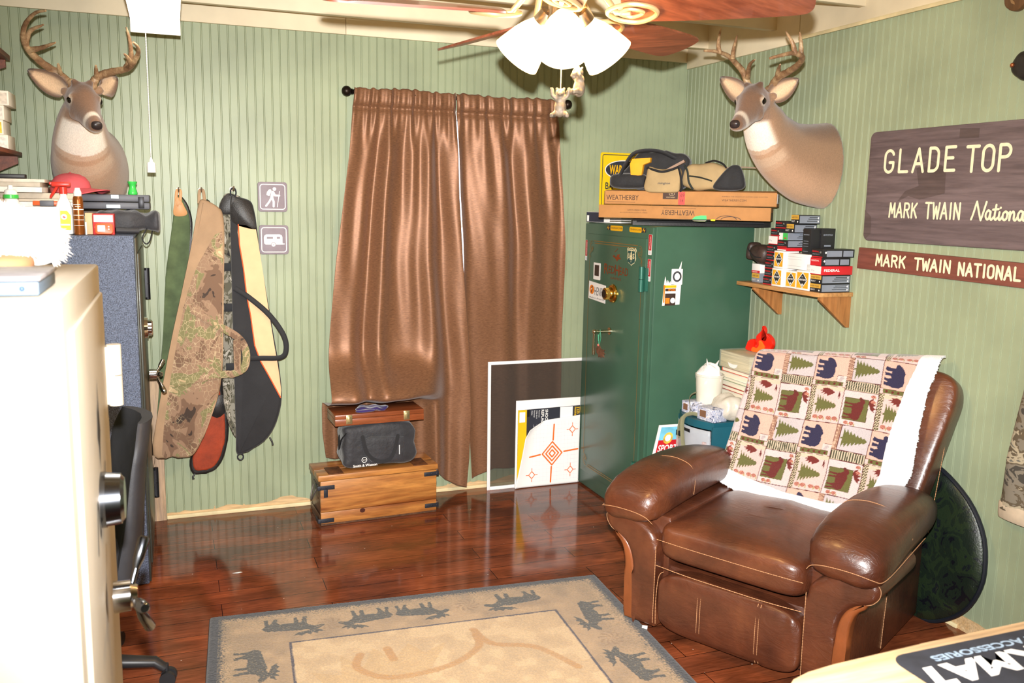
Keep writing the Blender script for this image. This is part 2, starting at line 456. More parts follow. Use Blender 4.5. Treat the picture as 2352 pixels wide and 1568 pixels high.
for k in range(5):
    a = F0+k*2*PI/5
    Mk = Mx.Translation(FC+V((0, 0, 2.150))) @ Mx.Rotation(a, 4, 'Z') @ Mx.Rotation(R(-16), 4, 'X')
    out = [(.175, -.05), (.2, -.058), (.35, -.071), (.5, -.076), (.615, -.075), (.648, -.058), (.66, -.02), (.66, .02), (.648, .058), (.615, .075), (.5, .076), (.35, .071), (.2, .058), (.175, .05)]
    out = [(p.x, p.y) for p in smoothline(out, 4, True)]
    fr = Fr(Mk @ V((0, 0, 0)), Mk.to_3x3() @ V((1, 0, 0)), Mk.to_3x3() @ V((0, 1, 0)))
    bl = MB().prism(out, fr, -.003, .004, bev=.0018).build('blade', blade_wood, fan)
    ir = MB()
    ir.tube([Mk @ V(p) for p in ((.06, 0, .088), (.1, 0, .06), (.15, 0, -.004), (.19, 0, -.009))], [.012, .01, .008, .006], 10)
    ir.tube(smoothline([Mk @ V(p) for p in ((.125, .0, -.004), (.15, .034, -.008), (.2, .05, -.009), (.245, .03, -.008), (.262, 0, -.008), (.245, -.03, -.008), (.2, -.05, -.009), (.15, -.034, -.008))], 5, True), .0065, 8, closed=True)
    ir.tube(smoothline([Mk @ V(p) for p in ((.16, 0, -.008), (.19, .022, -.008), (.225, 0, -.008), (.19, -.022, -.008))], 5, True), .005, 8, closed=True)
    ir.build('blade_iron', iron_m, bl)
az0 = math.atan2(-2.35, -1.03)
for k in range(3):
    a = az0+k*2*PI/3; tilt = R(45 if k else 38)
    d = V((math.cos(a)*math.sin(tilt), math.sin(a)*math.sin(tilt), -math.cos(tilt)))
    neck = FC+V((math.cos(a)*.055, math.sin(a)*.055, 2.147))
    Mk = Mx.Translation(neck) @ d.to_track_quat('Z', 'Y').to_matrix().to_4x4()
    arm = MB().tube(smoothline([FC+V((math.cos(a)*.03, math.sin(a)*.03, 2.135)), neck-d*.01, neck+d*.01], 4), .012, 10)
    arm.lathe([(.012, -.015), (.028, -.012), (.03, .02), (.024, .03), (.01, .031)], 20, M=Mk)
    ar = arm.build('shade_arm', nickel, fan)
    prof = [(.027, .018), (.033, .03), (.045, .05), (.055, .075), (.062, .1), (.069, .125), (.072, .14)]
    inner = [(r-.003, z-.001) for r, z in prof[::-1]]
    sh = MB().lathe(prof+inner, 36, M=Mk, cap=False)
    sh.build('glass_shade', shade_m, fan)
    MB().ball((0, 0, 0), (.026, .026, .038), n=16, M=Mk @ Mx.Translation((0, 0, .07))).build('bulb', pm('lit_bulb', (255, 240, 210), .3, var=0, emit=(255, 220, 160), es=14), fan)
# two carved bears climbing their pull chains
bear_m = pm('pewter_bear', (96, 84, 70), .55, .1, var=.28, vs=60, bump=.25, bs=260)
chain_m = pm('bead_chain', (225, 205, 165), .35, .5, var=0)
def beadchain(p0, p1, r=.0016, n=None):
    p0, p1 = V(p0), V(p1); L_ = (p1-p0).length; n = n or int(L_/(r*2.4)); mb = MB()
    mb.tube([p0, p1], r*.5, 6)
    for i in range(n): mb.ball(p0.lerp(p1, (i+.5)/n), r, n=6)
    return mb
def remeshed(mb, voxel, smooth_it=4):
    me = bpy.data.meshes.new('tmp'); me.from_pydata(mb.v, [], mb.f); fixnormals(me)
    ob = bpy.data.objects.new('tmp', me); COL.objects.link(ob)
    m = ob.modifiers.new('r', 'REMESH'); m.mode = 'VOXEL'; m.voxel_size = voxel; m.use_smooth_shade = True
    if smooth_it:
        m = ob.modifiers.new('s', 'SMOOTH'); m.iterations = smooth_it; m.factor = .5
    dg = bpy.context.evaluated_depsgraph_get(); dg.update()
    res = bpy.data.meshes.new_from_object(ob.evaluated_get(dg))
    bpy.data.objects.remove(ob); bpy.data.meshes.remove(me)
    return res
def bear_pendant(c, face, ztop, label, pose):
    """c: middle of the body; face: yaw; ztop: where the chain starts"""
    M = Mx.Translation(c) @ Mx.Rotation(face, 4, 'Z'); mb = MB()
    mb.ball((0, 0, -.012), (.017, .016, .024), n=16, M=M)
    mb.ball((0, 0, .008), (.0145, .013, .018), n=16, M=M)
    mb.ball((0, -.003, .028), (.0125, .0125, .012), n=16, M=M)
    mb.ball((0, -.015, .025), (.006, .006, .0055), n=12, M=M)
    for s in (-1, 1):
        mb.ball((s*.0095, 0, .039), (.0042, .003, .0042), n=10, M=M)
        if pose == 0:
            mb.tube([(s*.011, -.004, .012), (s*.021, -.005, .022), (s*.023, -.006, .036), (s*.024, -.006, .042)], [.0055, .0055, .005, .004], 8, M=M)
            mb.tube([(s*.009, -.004, -.024), (s*.017, -.014, -.031), (s*.022, -.024, -.033)], [.009, .0075, .006], 8, M=M)
        else:
            mb.tube([(s*.011, -.004, .012), (s*.014, -.014, .02), (s*.005, -.013, .036), (s*.003, -.008, .044)], [.0055, .005, .0045, .004], 8, M=M)
            mb.tube([(s*.009, -.004, -.022), (s*.012, -.022, -.022), (s*.01, -.034, -.026)], [.009, .0075, .006], 8, M=M)
    root = thing('bear_pendant', label, 'ornament', c, 0, 'carved bears on the fan pull chains')
    me = remeshed(mb, .0022, 2); me.materials.clear(); me.materials.append(bear_m)
    finish(me, 'figure', root, 60)
    top = M @ V((0, -.005 if pose else 0, .04))
    beadchain((top.x, top.y, ztop), top, .0017).build('chain', chain_m, root)
bear_pendant(V((-1.862, -2.42, 1.9)), R(-28), 2.13, 'lower grey carved bear on a pull chain, both arms stretched out wide', 0)
bear_pendant(V((-1.812, -2.43, 1.955)), R(-70), 2.13, 'upper grey carved bear climbing its pull chain beside the right lamp shade', 1)

# ================================================================ FLUORESCENT LIGHT
white_en = pm('white_enamel', (235, 232, 225), .4, var=.02)
fx = thing('fluorescent_light', 'long white fluorescent strip light hanging over the left safe', 'ceiling light', (-2.9, -1.3, 2.377))
MB().box((-2.985, -2.0, 2.347), (-2.79, -.60, 2.392), bev=.008).build('housing', white_en, fx)
n = 14; rings = []
for yy in (-1.98, -.603):
    rings.append([V((-2.8875+.094*math.cos(PI*i/n), yy, 2.347-.052*math.sin(PI*i/n)**.6)) for i in range(n+1)]+[V((-2.98+.01*0, yy, 2.346))])
MB().loft(rings).build('diffuser', pm('lit_diffuser', (255, 250, 240), .4, var=0, emit=(255, 244, 225), es=5), fx)
MB().box((-2.984, -.60, 2.29), (-2.791, -.594, 2.377), bev=.004).build('end_cap', white_en, fx)
for yy in (-.75, -1.8):
    MB().cyl((-2.9, yy, 2.392), (-2.9, yy, 2.718), .005, n=10).build('hanger', nickel, fx)
pc = thing('light_pull_chain', 'white beaded pull chain with a small white tassel under the strip light', 'pull chain', (-2.926, -.62, 1.74))
beadchain((-2.926, -.62, 2.29), (-2.926, -.62, 1.775), .0026).build('chain', pm('white_bead', (235, 228, 222), .4, var=0), pc)
MB().lathe([(.002, 1.79), (.006, 1.783), (.0075, 1.772), (.0165, 1.768), (.0175, 1.728), (.001, 1.727)], 16, M=Mx.Translation((-2.926, -.62, 0))).build('pull_knob', pm('white_plastic', (240, 238, 232), .4, var=0), pc)
# ================================================================ CURTAINS
def satin():
    m, nt, b = base_mat('bronze_satin'); vec = coords(nt)
    w = noise(nt, coords(nt, (60, 60, 900)), 1, 2); w2 = noise(nt, coords(nt, (900, 900, 40)), 1, 2)
    c = mixc(nt, ramp(nt, w, [(.3, (112, 73, 48)), (.7, (160, 113, 79))]), ramp(nt, w2, [(.3, (220, 216, 212)), (.7, (255, 255, 255))]), .4, 'MULTIPLY')
    nt.links.new(c, b.inputs['Base Color']); b.inputs['Roughness'].default_value = .46; b.inputs['Metallic'].default_value = .32
    b.inputs['Sheen Weight'].default_value = .25
    tr = nt.nodes.new('ShaderNodeBsdfTranslucent'); nt.links.new(c, tr.inputs[0])
    mx = nt.nodes.new('ShaderNodeMixShader'); mx.inputs[0].default_value = .14
    out = nt.nodes['Material Output']; nt.links.new(b.outputs[0], mx.inputs[1]); nt.links.new(tr.outputs[0], mx.inputs[2]); nt.links.new(mx.outputs[0], out.inputs[0])
    bumpn(nt, b, w, .08, .001)
    return m
satin_m = satin()
bronze = pm('dark_bronze', (42, 32, 26), .4, .7, var=.1)
rod = thing('curtain_rod', 'dark bronze curtain rod with ball finials above the brown curtains', 'curtain rod', (-1.41, -.09, 2.165))
MB().cyl((-1.995, -.09, 2.166), (-.83, -.09, 2.166), .0095, n=16).build('pole', bronze, rod)
for s_, x in ((-1, -2.012), (1, -.800)):
    MB().ball((x, -.09, 2.168), .0255, n=20).lathe([(.010, 0), (.016, .004), (.010, .010), (.015, .016), (.010, .022), (.010, .03)], 16, M=Mx.Translation((x-s_*.022, -.09, 2.167)) @ Mx.Rotation(-s_*PI/2, 4, 'Y')).build('finial', bronze, rod)
for x in (-1.93, -.87):
    MB().box((x-.012, -.006, 2.13), (x+.012, 0, 2.2), bev=.002).tube([(x, -.004, 2.155), (x, -.06, 2.15), (x, -.088, 2.153)], .006, 8).build('bracket', bronze, rod)
def curtain(name, label, zt, left, right, hem, seed, folds, bulge=None, wallward=False):
    rnd = random.Random(seed); nu, nv = 260, 320
    ph = [rnd.uniform(0, 6.3) for _ in range(8)]
    P = np.zeros((nv, nu, 3))
    lz, lx = zip(*left); rz, rx = zip(*right)
    S = np.linspace(0, 1, nu)
    for i in range(nv):
        t = i/(nv-1)
        z = zt+(np.interp(S, [h[0] for h in hem], [h[1] for h in hem])-zt)*t
        x0 = np.interp(-z, [-q for q in lz], lx); x1 = np.interp(-z, [-q for q in rz], rx)
        d = zt-z
        a = np.clip((d-.09)/.25, 0, 1); a = a*a*(3-2*a)
        hd = np.exp(-((d-.095)/.02)**2)
        sw = S+.012*np.sin(7*S+ph[0]+d*1.1)
        f = (.50*np.sin(2*PI*folds*sw+ph[1]+.5*np.sin(d*1.3+ph[6]))+.34*np.sin(2*PI*folds*1.63*sw+ph[2]+.4*d)+.2*np.sin(2*PI*folds*2.3*sw+ph[3])*(.3+.7*np.exp(-d/.7)))
        fine = np.sin(2*PI*folds*3.1*S+ph[4])*.6+np.sin(2*PI*folds*4.7*S+ph[5]+d*3)*.4
        amp = .030+.012*np.clip(d/2, 0, 1)
        pock = np.where(d < .09, .009*np.sqrt(np.clip(1-((d-.045)/.05)**2, 0, 1)), 0)
        y = -.098-pock+(1-a)*fine*.007+a*(f*amp)+hd*.008
        y = y-.002*np.sin(40*S+z*9)
        if wallward:
            w_ = np.clip((1.5-z)/.75, 0, 1); w_ = w_*w_*(3-2*w_); y = y*(1-w_)+w_*(-.024+f*.013)
        z2 = z+(np.where(d < .03, fine*.006, 0))+(.004*np.sin(9*S+ph[7]) if i == 0 else 0)
        x = x0+(x1-x0)*S
        if bulge is not None: x, y, z2 = bulge(x, y, z2, S)
        P[i, :, 0] = x; P[i, :, 1] = np.minimum(y, -.008); P[i, :, 2] = z2
    o = grid_mesh(name, P, satin_m)
    mod = o.modifiers.new('cloth', 'SOLIDIFY'); mod.thickness = .0014; mod.offset = 0
    return tag(o, label, 'curtain', 'bronze satin curtains')
def bulge_left(x, y, z, S):
    w = 1/(1+np.exp((x+1.60)/.035))
    g = np.exp(-((z-.625)/np.where(z > .625, .13, .045))**2)
    sw = .012*np.sin(30*x+8*z)
    y2 = y-w*g*(.205+sw)
    low = w*np.clip((.585-z)/.022, 0, 1)
    y2 = y2*(1-low)+low*(-.034+.014*np.sin(55*x))
    z2 = z+0*g
    return x, y2, z2
curtain('curtain', 'left brown satin curtain bunched up behind the black bag on the wooden crate', 2.19,
        [(2.19, -1.975), (1.866, -2.005), (1.582, -2.043), (1.317, -2.079), (.979, -2.112), (.681, -2.137), (.531, -2.148), (.401, -2.147), (.0, -2.10)],
        [(2.19, -1.445), (1.66, -1.424), (1.312, -1.401), (1.075, -1.378), (.834, -1.358), (.464, -1.341), (.214, -1.348), (.0, -1.365)],
        [(0, .26), (.3, .24), (.6, .26), (.7, .20), (.84, .09), (.92, .06), (1, .045)], 11, 3.1, bulge_left)
curtain('curtain', 'right brown satin curtain hanging behind the white window screen', 2.185,
        [(2.19, -1.443), (1.9, -1.425), (1.66, -1.415), (1.312, -1.388), (.858, -1.36), (.588, -1.335), (.338, -1.322), (0, -1.30)],
        [(2.19, -.86), (1.956, -.843), (1.672, -.813), (1.407, -.792), (1.061, -.776), (.682, -.764), (.0, -.76)],
        [(0, .065), (.12, .09), (.25, .115), (.6, .10), (1, .08)], 23, 2.7, None, True)

# ================================================================ CRATE, BAG, WOODEN CASE
crate_w = wood('crate_pine', (132, 70, 28), (206, 142, 72), 0, .42, 8, 10, .3)
crate_d = wood('crate_dark', (58, 38, 27), (104, 68, 42), 1, .5, 8, 10, .2)
black_iron = pm('black_iron', (48, 50, 58), .5, .4, var=.2)
TR = Mx.Translation((-2.222, -.351, 0)) @ Mx.Rotation(R(3), 4, 'Z')
tk = thing('wooden_crate', 'old pine crate with black iron corner straps under the brown curtain', 'crate', (-2.222, -.351, 0), R(3))
W1, D1, H1 = .63, .235, .266
MB().box((.012, 0, .012), (W1-.006, .02, .072), bev=.003, M=TR).box((.012, 0, .074), (W1-.006, .02, .234), bev=.003, M=TR).build('front_boards', crate_w, tk)
MB().box((.012, D1-.02, .012), (W1-.006, D1, .234), bev=.003, M=TR).box((.012, .02, .012), (.03, D1-.02, .234), bev=.003, M=TR).box((W1-.024, .02, .012), (W1-.006, D1-.02, .234), bev=.003, M=TR).box((.012, .002, .002), (W1-.006, D1-.002, .014), M=TR).build('side_boards', crate_d, tk)
lid = MB().box((.0, -.006, .237), (W1, .10, H1), bev=.004, M=TR).box((.0, .102, .237), (W1, D1, H1), bev=.004, M=TR).build('lid', crate_w, tk)
for x in (.055, .50):
    MB().box((x, -.002, H1), (x+.075, .12, H1+.004), bev=.001, M=TR).build('hinge_plate', pm('rusty_plate', (96, 58, 34), .6, .3, var=.3, vs=30), lid)
for x, z, w, h in ((-.002, .19, .085, .022), (-.002, .018, .08, .022), (W1-.075, .203, .08, .022), (W1-.07, .03, .075, .022)):
    s_ = MB().box((x, -.004, z), (x+w, .002, z+h), bev=.0015, M=TR)
    sx = x if x < .1 else x+w-.003
    s_.box((sx-.001, -.003, z), (sx+.004, .06, z+h), bev=.001, M=TR)
    if x < .1 and z > .1: s_.box((x+.03, -.004, z-.04), (x+.05, .001, z+.004), bev=.0015, M=TR)
    for k in (.15, .5, .85): s_.ball((x+w*k, -.005, z+h/2), (.004, .002, .004), n=8, M=TR)
    s_.build('corner_strap', black_iron, tk)
for sx in (-1, 1):
    x = .010 if sx < 0 else W1-.004
    MB().tube(smoothline([TR @ V(p) for p in ((x, .07, .185), (x+sx*.018, .075, .15), (x+sx*.024, .1, .115), (x+sx*.018, .15, .115), (x, .16, .18))], 4), .0045, 8).box((x-.004, .06, .175), (x+.006, .17, .2), bev=.002, M=TR).build('handle', pm('worn_steel', (120, 112, 104), .5, .6, var=.2), tk)
    for z0, z1 in ((.03, .06), (.216, .236)): MB().box((x-.004, .0, z0), (x+.004+.006*sx, D1, z1), bev=.003, M=TR).build('end_batten', crate_d, tk)
FRc = Fr(TR @ V((0, -.0002, 0)), TR.to_3x3() @ V((1, 0, 0)), (0, 0, 1))
MB().dots((.225, .06), .014, FRc, .0006, 0, 18, .012).build('knot', pm('knot_dark', (60, 22, 12), .5), tk)
# black duffel bag
nylon = pm('black_nylon', (44, 44, 48), .62, var=.2, vs=12, bump=.5, bs=26, sheen=.3, bd=.012)
web = pm('black_webbing', (30, 30, 33), .7, var=.1, bump=.2, bs=400)
white_p = pm('white_print', (235, 232, 228), .6, var=0)
TB = Mx.Translation((-2.085, -.325, .2705)) @ Mx.Rotation(R(3), 4, 'Z')
bag = thing('duffel_bag', 'black nylon duffel bag with white logo sitting on the wooden crate', 'bag', (-2.085, -.325, .2705), R(3))
def bagfn(p):
    k = .97+.05*math.cos(p.x*9)-.06*max(0, p.z/.12)
    return V((p.x*(1+.03*(-p.z/.12))+.006*math.sin(p.z*60+p.y*20), p.y*k+.004*math.sin(p.x*45), p.z+.006*math.sin(p.x*22+1)))
MB().pillow((.195, .085, .113), .28, .3, 64, 40, bagfn, M=TB @ Mx.Translation((.195, .10, .116))).build('bag_body', nylon, bag)
FB = Fr(TB @ V((.195, .011, 0)), TB.to_3x3() @ V((1, 0, 0)), (0, 0, 1))
MB().prism([(-.05, .03), (.10, .03), (.115, .05), (.12, .15), (-.06, .165), (-.09, .15), (-.075, .06)], FB, -.004, .008, bev=.006).build('front_pocket', nylon, bag)
hd = MB()
for s_ in (-1, 1):
    hd.stroke([(p.x, p.y) for p in smoothline([(-.10, .17), (-.075, .08), (-.02, .035), (.04, .04), (.07, .09), (.085, .16)], 5)], .02, FB, .0095)
hd.build('carry_strap', web, bag)
MB().rect(.092, .06, .096, .11, FB, .0095).build('zip_pull', white_p, bag)
lg = MB().text('Smith & Wesson', FB, -.148, .012, .0135, .125, bold=.02, lift=.0035)
lg.dots((-.09, .047), .0145, FB, .0035); lg.build('logo', white_p, bag)
MB().dots((-.09, .047), .0115, FB, .0038).text('S', FB, -.097, .043, .008, lift=.0041, mi=1).text('W', FB, -.092, .043, .008, lift=.0041, mi=1).build('logo_centre', [web, white_p], bag)
MB().tube(smoothline([TB @ V(p) for p in ((.02, .03, .19), (-.004, .05, .15), (-.006, .08, .10), (.0, .11, .15), (.02, .13, .19))], 4), .011, 8, flat=.3).build('end_strap', web, bag)
# wooden presentation case
case_w = wood('mahogany_case', (122, 62, 34), (160, 88, 50), 0, .3, 8, 10, .05, .3)
TC = Mx.Translation((-2.128, -.318, .504)) @ Mx.Rotation(R(2.5), 4, 'Z')
cs = thing('wooden_case', 'flat varnished wooden case with two brass latches lying on the black bag', 'case', (-2.128, -.318, .4995), R(2.5))
MB().box((0, 0, 0), (.465, .19, .034), bev=.002, M=TC).build('case_base', case_w, cs)
MB().box((0, 0, .035), (.465, .19, .057), bev=.003, M=TC).build('case_lid', case_w, cs)
brass_s = pm('pale_brass', (205, 190, 140), .3, .85, var=.1, vs=60)
for x in (.055, .355):
    MB().box((x, -.005, .008), (x+.032, .002, .055), bev=.002, M=TC).box((x+.008, -.008, .014), (x+.024, -.003, .046), bev=.002, M=TC).build('latch', brass_s, cs)
pf = MB().pillow((.085, .04, .010), .6, .8, 40, 14, lambda p: V((p.x, p.y, p.z+.004*math.sin(p.x*90)+.003*math.sin(p.y*120+p.x*50))), M=TC @ Mx.Translation((.205, .065, .0670)))
pf.pillow((.05, .012, .007), .7, .8, 24, 10, lambda p: V((p.x, p.y+.004*math.sin(p.x*70), p.z)), M=TC @ Mx.Translation((.16, .022, .065)))
tag(pf.build('purple_cloth', pm('purple_velvet', (42, 24, 88), .8, sheen=.6, var=.2, vs=20)), 'folded purple velvet pouch lying on the flat wooden case', 'cloth')

# ================================================================ WINDOW SCREEN AND TARGETS
sc = thing('window_screen', 'white framed window screen leaning on the wall in front of the right curtain', 'window screen', (-.93, -.05, 0))
al = pm('white_aluminium', (235, 235, 235), .4, var=.02)
MS = Mx.Translation((-1.226, -.066, 0)) @ Mx.Rotation(R(-1.0), 4, 'X')
fm = MB()
for a, b in (((0, 0, 0), (.018, .009, .745)), ((.60, 0, 0), (.618, .009, .745)), ((.018, 0, 0), (.60, .009, .02)), ((.018, 0, .727), (.60, .009, .745))): fm.box(a, b, bev=.0015, M=MS)
fm.build('frame', al, sc)
def meshmat():
    m, nt, b = base_mat('screen_mesh'); b.inputs['Base Color'].default_value = rgb((66, 62, 58)); b.inputs['Alpha'].default_value = .34; b.inputs['Roughness'].default_value = .8
    return m
MB().box((.017, .004, .019), (.601, .0048, .728), M=MS).build('mesh', meshmat(), sc)
paper = pm('white_paper', (244, 242, 240), .7, var=.01)
bd = MB().box((-1.062, -.078, .001), (-.66, -.071, .517), bev=.001).build('poster_board', paper)
tag(bd, 'blank white poster board leaning behind the shooting targets', 'board')
tp = thing('target_pack', 'yellow and black target package between white board and grid sheet', 'package', (-.86, -.081, 0))
FT = Fr((-1.055, -.0792, 0), (1, 0, 0), (0, 0, 1))
yel = pm('pack_yellow', (235, 190, 20), .5, var=.02); blk = pm('pack_black', (46, 48, 58), .5, var=.05)
g_ = MB().prism([(.004, .004), (.392, .004), (.392, .468), (.004, .462)], FT, .0, .003, 1)
g_.rect(.004, .004, .057, .462, FT, .0036, 0).rect(.012, .39, .047, .45, FT, .004, 2).rect(.058, .42, .075, .463, FT, .0036, 3)
g_.rect(.265, .33, .345, .465, FT, .0036, 2)
g_.text('SHOOT', FT, .172, .457, .017, None, 2, .004, rot=-PI/2, bold=.02).text('REPLACE', FT, .147, .457, .017, None, 2, .004, rot=-PI/2, bold=.02)
for k, x in enumerate((.13, .115, .10, .085)): g_.text(('Parement', 'Cible de tir', 'Recharge', 'Cibles')[k], FT, x, .455, .008, None, 2, .004, rot=-PI/2)
g_.text('3 LES', FT, .372, .46, .014, None, 0, .004, rot=-PI/2, bold=.02).text('PANNEAU', FT, .356, .46, .012, None, 0, .004, rot=-PI/2, bold=.02).text('SPECIAL', FT, .386, .46, .008, None, 0, .004, rot=-PI/2)
g_.build('printed_card', [yel, blk, paper, pm('pack_ink', (16, 16, 18), .5, var=0)], tp)
tg = thing('paper_target', 'white grid paper target sheets with orange diamonds and a curled edge', 'target', (-.87, -.1, 0))
# sheet: left edge curls forward and narrows towards the top
ns, nt_ = 60, 40; PP = np.zeros((nt_, ns, 3))
for i in range(nt_):
    t = i/(nt_-1)
    zt_ = .004+t*.388
    xl = np.interp(t, [0, .1, .5, .8, .93, 1], [-1.068, -1.058, -1.03, -1.012, -.985, -.93])
    for j in range(ns):
        s_ = j/(ns-1); x = xl+(-.664-xl)*s_
        c = max(0, 1-s_/.22)
        PP[i, j] = (x, -.087-.018*c*c*(.4+.6*t)-.004*t*0, zt_+.02*s_*t-.02*c*c*t)
sh = grid_mesh('sheet', PP, paper, tg)
mod = sh.modifiers.new('paper', 'SOLIDIFY'); mod.thickness = .003; mod.offset = 1
FG = Fr((-1.06, -.0912, 0), (1, 0, 0), (0, 0, 1))
orange = pm('target_orange', (232, 112, 36), .6, var=0); grey = pm('grid_grey', (205, 205, 215), .6, var=0)
g_ = MB()
for k in range(13): g_.stroke([(.10+.022*k, .03), (.10+.022*k, .375+.001*k)], .0009, FG, .0002, 1)
for k in range(15): g_.stroke([(.10, .035+.0235*k), (.388, .035+.0235*k)], .0009, FG, .0002, 1)
cx, cy = .222, .195
def dia(c, r, w): g_.stroke([(c[0]-r, c[1]), (c[0], c[1]+r*1.12), (c[0]+r, c[1]), (c[0], c[1]-r*1.12)], w, FG, .0006, 0, True)
for r_, w_ in ((.062, .008), (.040, .008), (.019, .008)): dia((cx, cy), r_, w_)
g_.stroke([(cx-.14, cy-.012), (cx-.075, cy-.002)], .009, FG, .0006).stroke([(cx+.075, cy+.006), (cx+.163, cy+.014)], .009, FG, .0006).stroke([(cx+.004, cy+.08), (cx+.008, cy+.172)], .009, FG, .0006).stroke([(cx-.003, cy-.08), (cx-.006, cy-.172)], .009, FG, .0006)
for c in ((cx+.125, cy+.135), (cx+.118, cy-.108), (cx-.125, cy-.12)):
    dia(c, .019, .0045)
    for a, b in ((1, 0), (-1, 0), (0, 1), (0, -1)): g_.stroke([(c[0]+a*.023, c[1]+b*.026), (c[0]+a*.035, c[1]+b*.04)], .004, FG, .0006)
g_.build('printed_diamonds', [orange, grey], tg)

# ================================================================ WALL SIGNS (pictograms)
sgn = pm('mauve_sign_board', (138, 126, 134), .55, var=.06, vs=12)
def rrect(w, h, r, n=5, cx=0, cy=0):
    o = []
    for sx, sy, a0 in ((1, 1, 0), (-1, 1, 90), (-1, -1, 180), (1, -1, 270)):
        for k in range(n+1):
            a = R(a0+90*k/n); o.append((cx+sx*(w/2-r)+r*math.cos(a), cy+sy*(h/2-r)+r*math.sin(a)))
    return o
def pictogram(zc, label, draw):
    t = thing('trail_sign', label, 'sign', (-2.376 if zc > 1.5 else -2.374, 0, zc), 0, 'square pictogram signs')
    F = Fr((-2.376 if zc > 1.5 else -2.374, -.0005, zc), (1, 0, 0), (0, 0, 1))
    MB().prism(rrect(.144, .148, .014), F, 0, .012, bev=.002).build('board', sgn, t)
    g = MB().stroke([(u, v) for u, v in rrect(.122, .123, .014)], .0045, F, .0128, 0, True)
    draw(g, F); g.build('pictogram', [white_p, sgn], t)
def px_(F, cx, cy, k): return lambda pts: [((a-cx)*k, (cy-b)*k) for a, b in pts]
def hiker(g, F):
    q = px_(F, 370, 380, .144/575); l = .0128
    g.dots(q([(408, 222)])[0], .0088, F, l)
    g.plate(q([(300, 235), (330, 225), (350, 250), (312, 360), (290, 362), (248, 340), (262, 280)]), F, l)
    g.stroke(q([(372, 285), (352, 400)]), .0145, F, l+.0001).stroke(q([(350, 390), (300, 480), (238, 560)]), .0095, F, l+.0002)
    g.stroke(q([(365, 410), (388, 480), (385, 568)]), .011, F, l+.0003).stroke(q([(385, 285), (415, 350), (500, 352)]), .0095, F, l+.0004)
    g.stroke(q([(508, 265), (455, 580)]), .0034, F, l+.0005)
def trailer(g, F):
    q = px_(F, 390, 1200, .144/575); l = .0128
    g.plate(q([(190, 1150), (205, 1110), (240, 1090), (500, 1088), (540, 1105), (556, 1140), (558, 1270), (605, 1276), (600, 1290), (560, 1297), (225, 1297), (195, 1270)]), F, l)
    g.dots(q([(377, 1295)])[0], .0118, F, l+.0003, 1).dots(q([(377, 1298)])[0], .0098, F, l+.0006).dots(q([(377, 1298)])[0], .0022, F, l+.0009, 1)
    g.rect(*q([(250, 1180)])[0], *q([(370, 1142)])[0], F, l+.0003, 1).rect(*q([(443, 1180)])[0], *q([(510, 1140)])[0], F, l+.0003, 1)
pictogram(1.637, 'upper square sign with a white hiker and walking stick', hiker)
pictogram(1.422, 'lower square sign with a white camping trailer', trailer)

# ================================================================ GUN CASES ON THE WALL
FW = lambda y: Fr((0, y, 0), (1, 0, 0), (0, 0, 1))
def soft(outline, y0, y1, mat_, name, parent, bev=.02, sub=3):
    o = [(p.x, p.y) for p in smoothline(outline, sub, True)]
    return MB().prism(o, FW(0), -y0, -y1, bev=bev, seg=3).build(name, mat_, parent, 50)
def patch(outline, y, mat_, name, parent, sub=3, th=.002):
    o = [(p.x, p.y) for p in smoothline(outline, sub, True)]
    return MB().prism(o, FW(0), -y-.0, -y+th, bev=.0008, seg=1).build(name, mat_, parent, 50)
def strap_mesh(pts, y, w, mat_, name, parent, bow=.03, flat=.22):
    P = smoothline([(a, 0, b) for a, b in pts], 6); n = len(P)
    Q = [V((p.x, y-bow*math.sin(PI*i/(n-1)), p.z)) for i, p in enumerate(P)]
    return MB().tube(Q, w/2, 10, flat=flat, up=(0, -1, 0)).build(name, mat_, parent, 60)
canvas_g = pm('olive_canvas', (82, 96, 64), .85, var=.14, vs=14, bump=.3, bs=300)
tan_l = pm('tan_leather', (205, 150, 100), .5, var=.1)
tan_c = pm('tan_canvas', (164, 134, 104), .8, var=.06, bump=.25, bs=350)
camo_a = camo('scale_camo', [(0, (66, 52, 44)), (.36, (120, 92, 72)), (.46, (150, 120, 96)), (.54, (128, 122, 82)), (.62, (182, 156, 118)), (.72, (206, 186, 146))], 7, .85, (1.0, 1, .8), 50, (206, 184, 146))
camo_b = camo('tree_camo', [(0, (36, 32, 28)), (.36, (92, 88, 72)), (.46, (140, 134, 120)), (.54, (70, 66, 48)), (.6, (176, 168, 154)), (.7, (112, 104, 86))], 16, .85, (1.6, 1, .8))
black_c = pm('black_canvas', (34, 34, 37), .75, var=.12, bump=.3, bs=300, sheen=.2)
black_l = pm('black_vinyl', (36, 33, 32), .42, var=.2, vs=30, bump=.25, bs=200)
peach_c = pm('peach_canvas', (232, 190, 146), .8, var=.04, bump=.2, bs=350)
rust_l = pm('rust_suede', (150, 56, 26), .7, var=.12, vs=16, bump=.3, bs=120)
piping_o = pm('orange_piping', (226, 96, 48), .6, var=0)
hook_m = pm('steel_hook', (150, 130, 110), .4, .7)
def ring_hang(name, x, z, mat_, parent, y=-.04, rx=.013, rz=.022):
    return MB().tube(smoothline([(x+rx*math.cos(a), y, z+rz*math.sin(a)) for a in np.linspace(0, 2*PI, 12, endpoint=False)], 3, True), .0035, 8, closed=True).build(name, mat_, parent)
def wallhook(x, z):
    MB_ = MB().cyl((x, 0, z), (x, -.012, z), .010, n=14).tube(smoothline([(x, -.01, z), (x, -.11, z-.004), (x, -.125, z+.01), (x, -.125, z+.028)], 4), .0035, 8)
    return MB_
gc = 'gun cases hanging on the green wall'
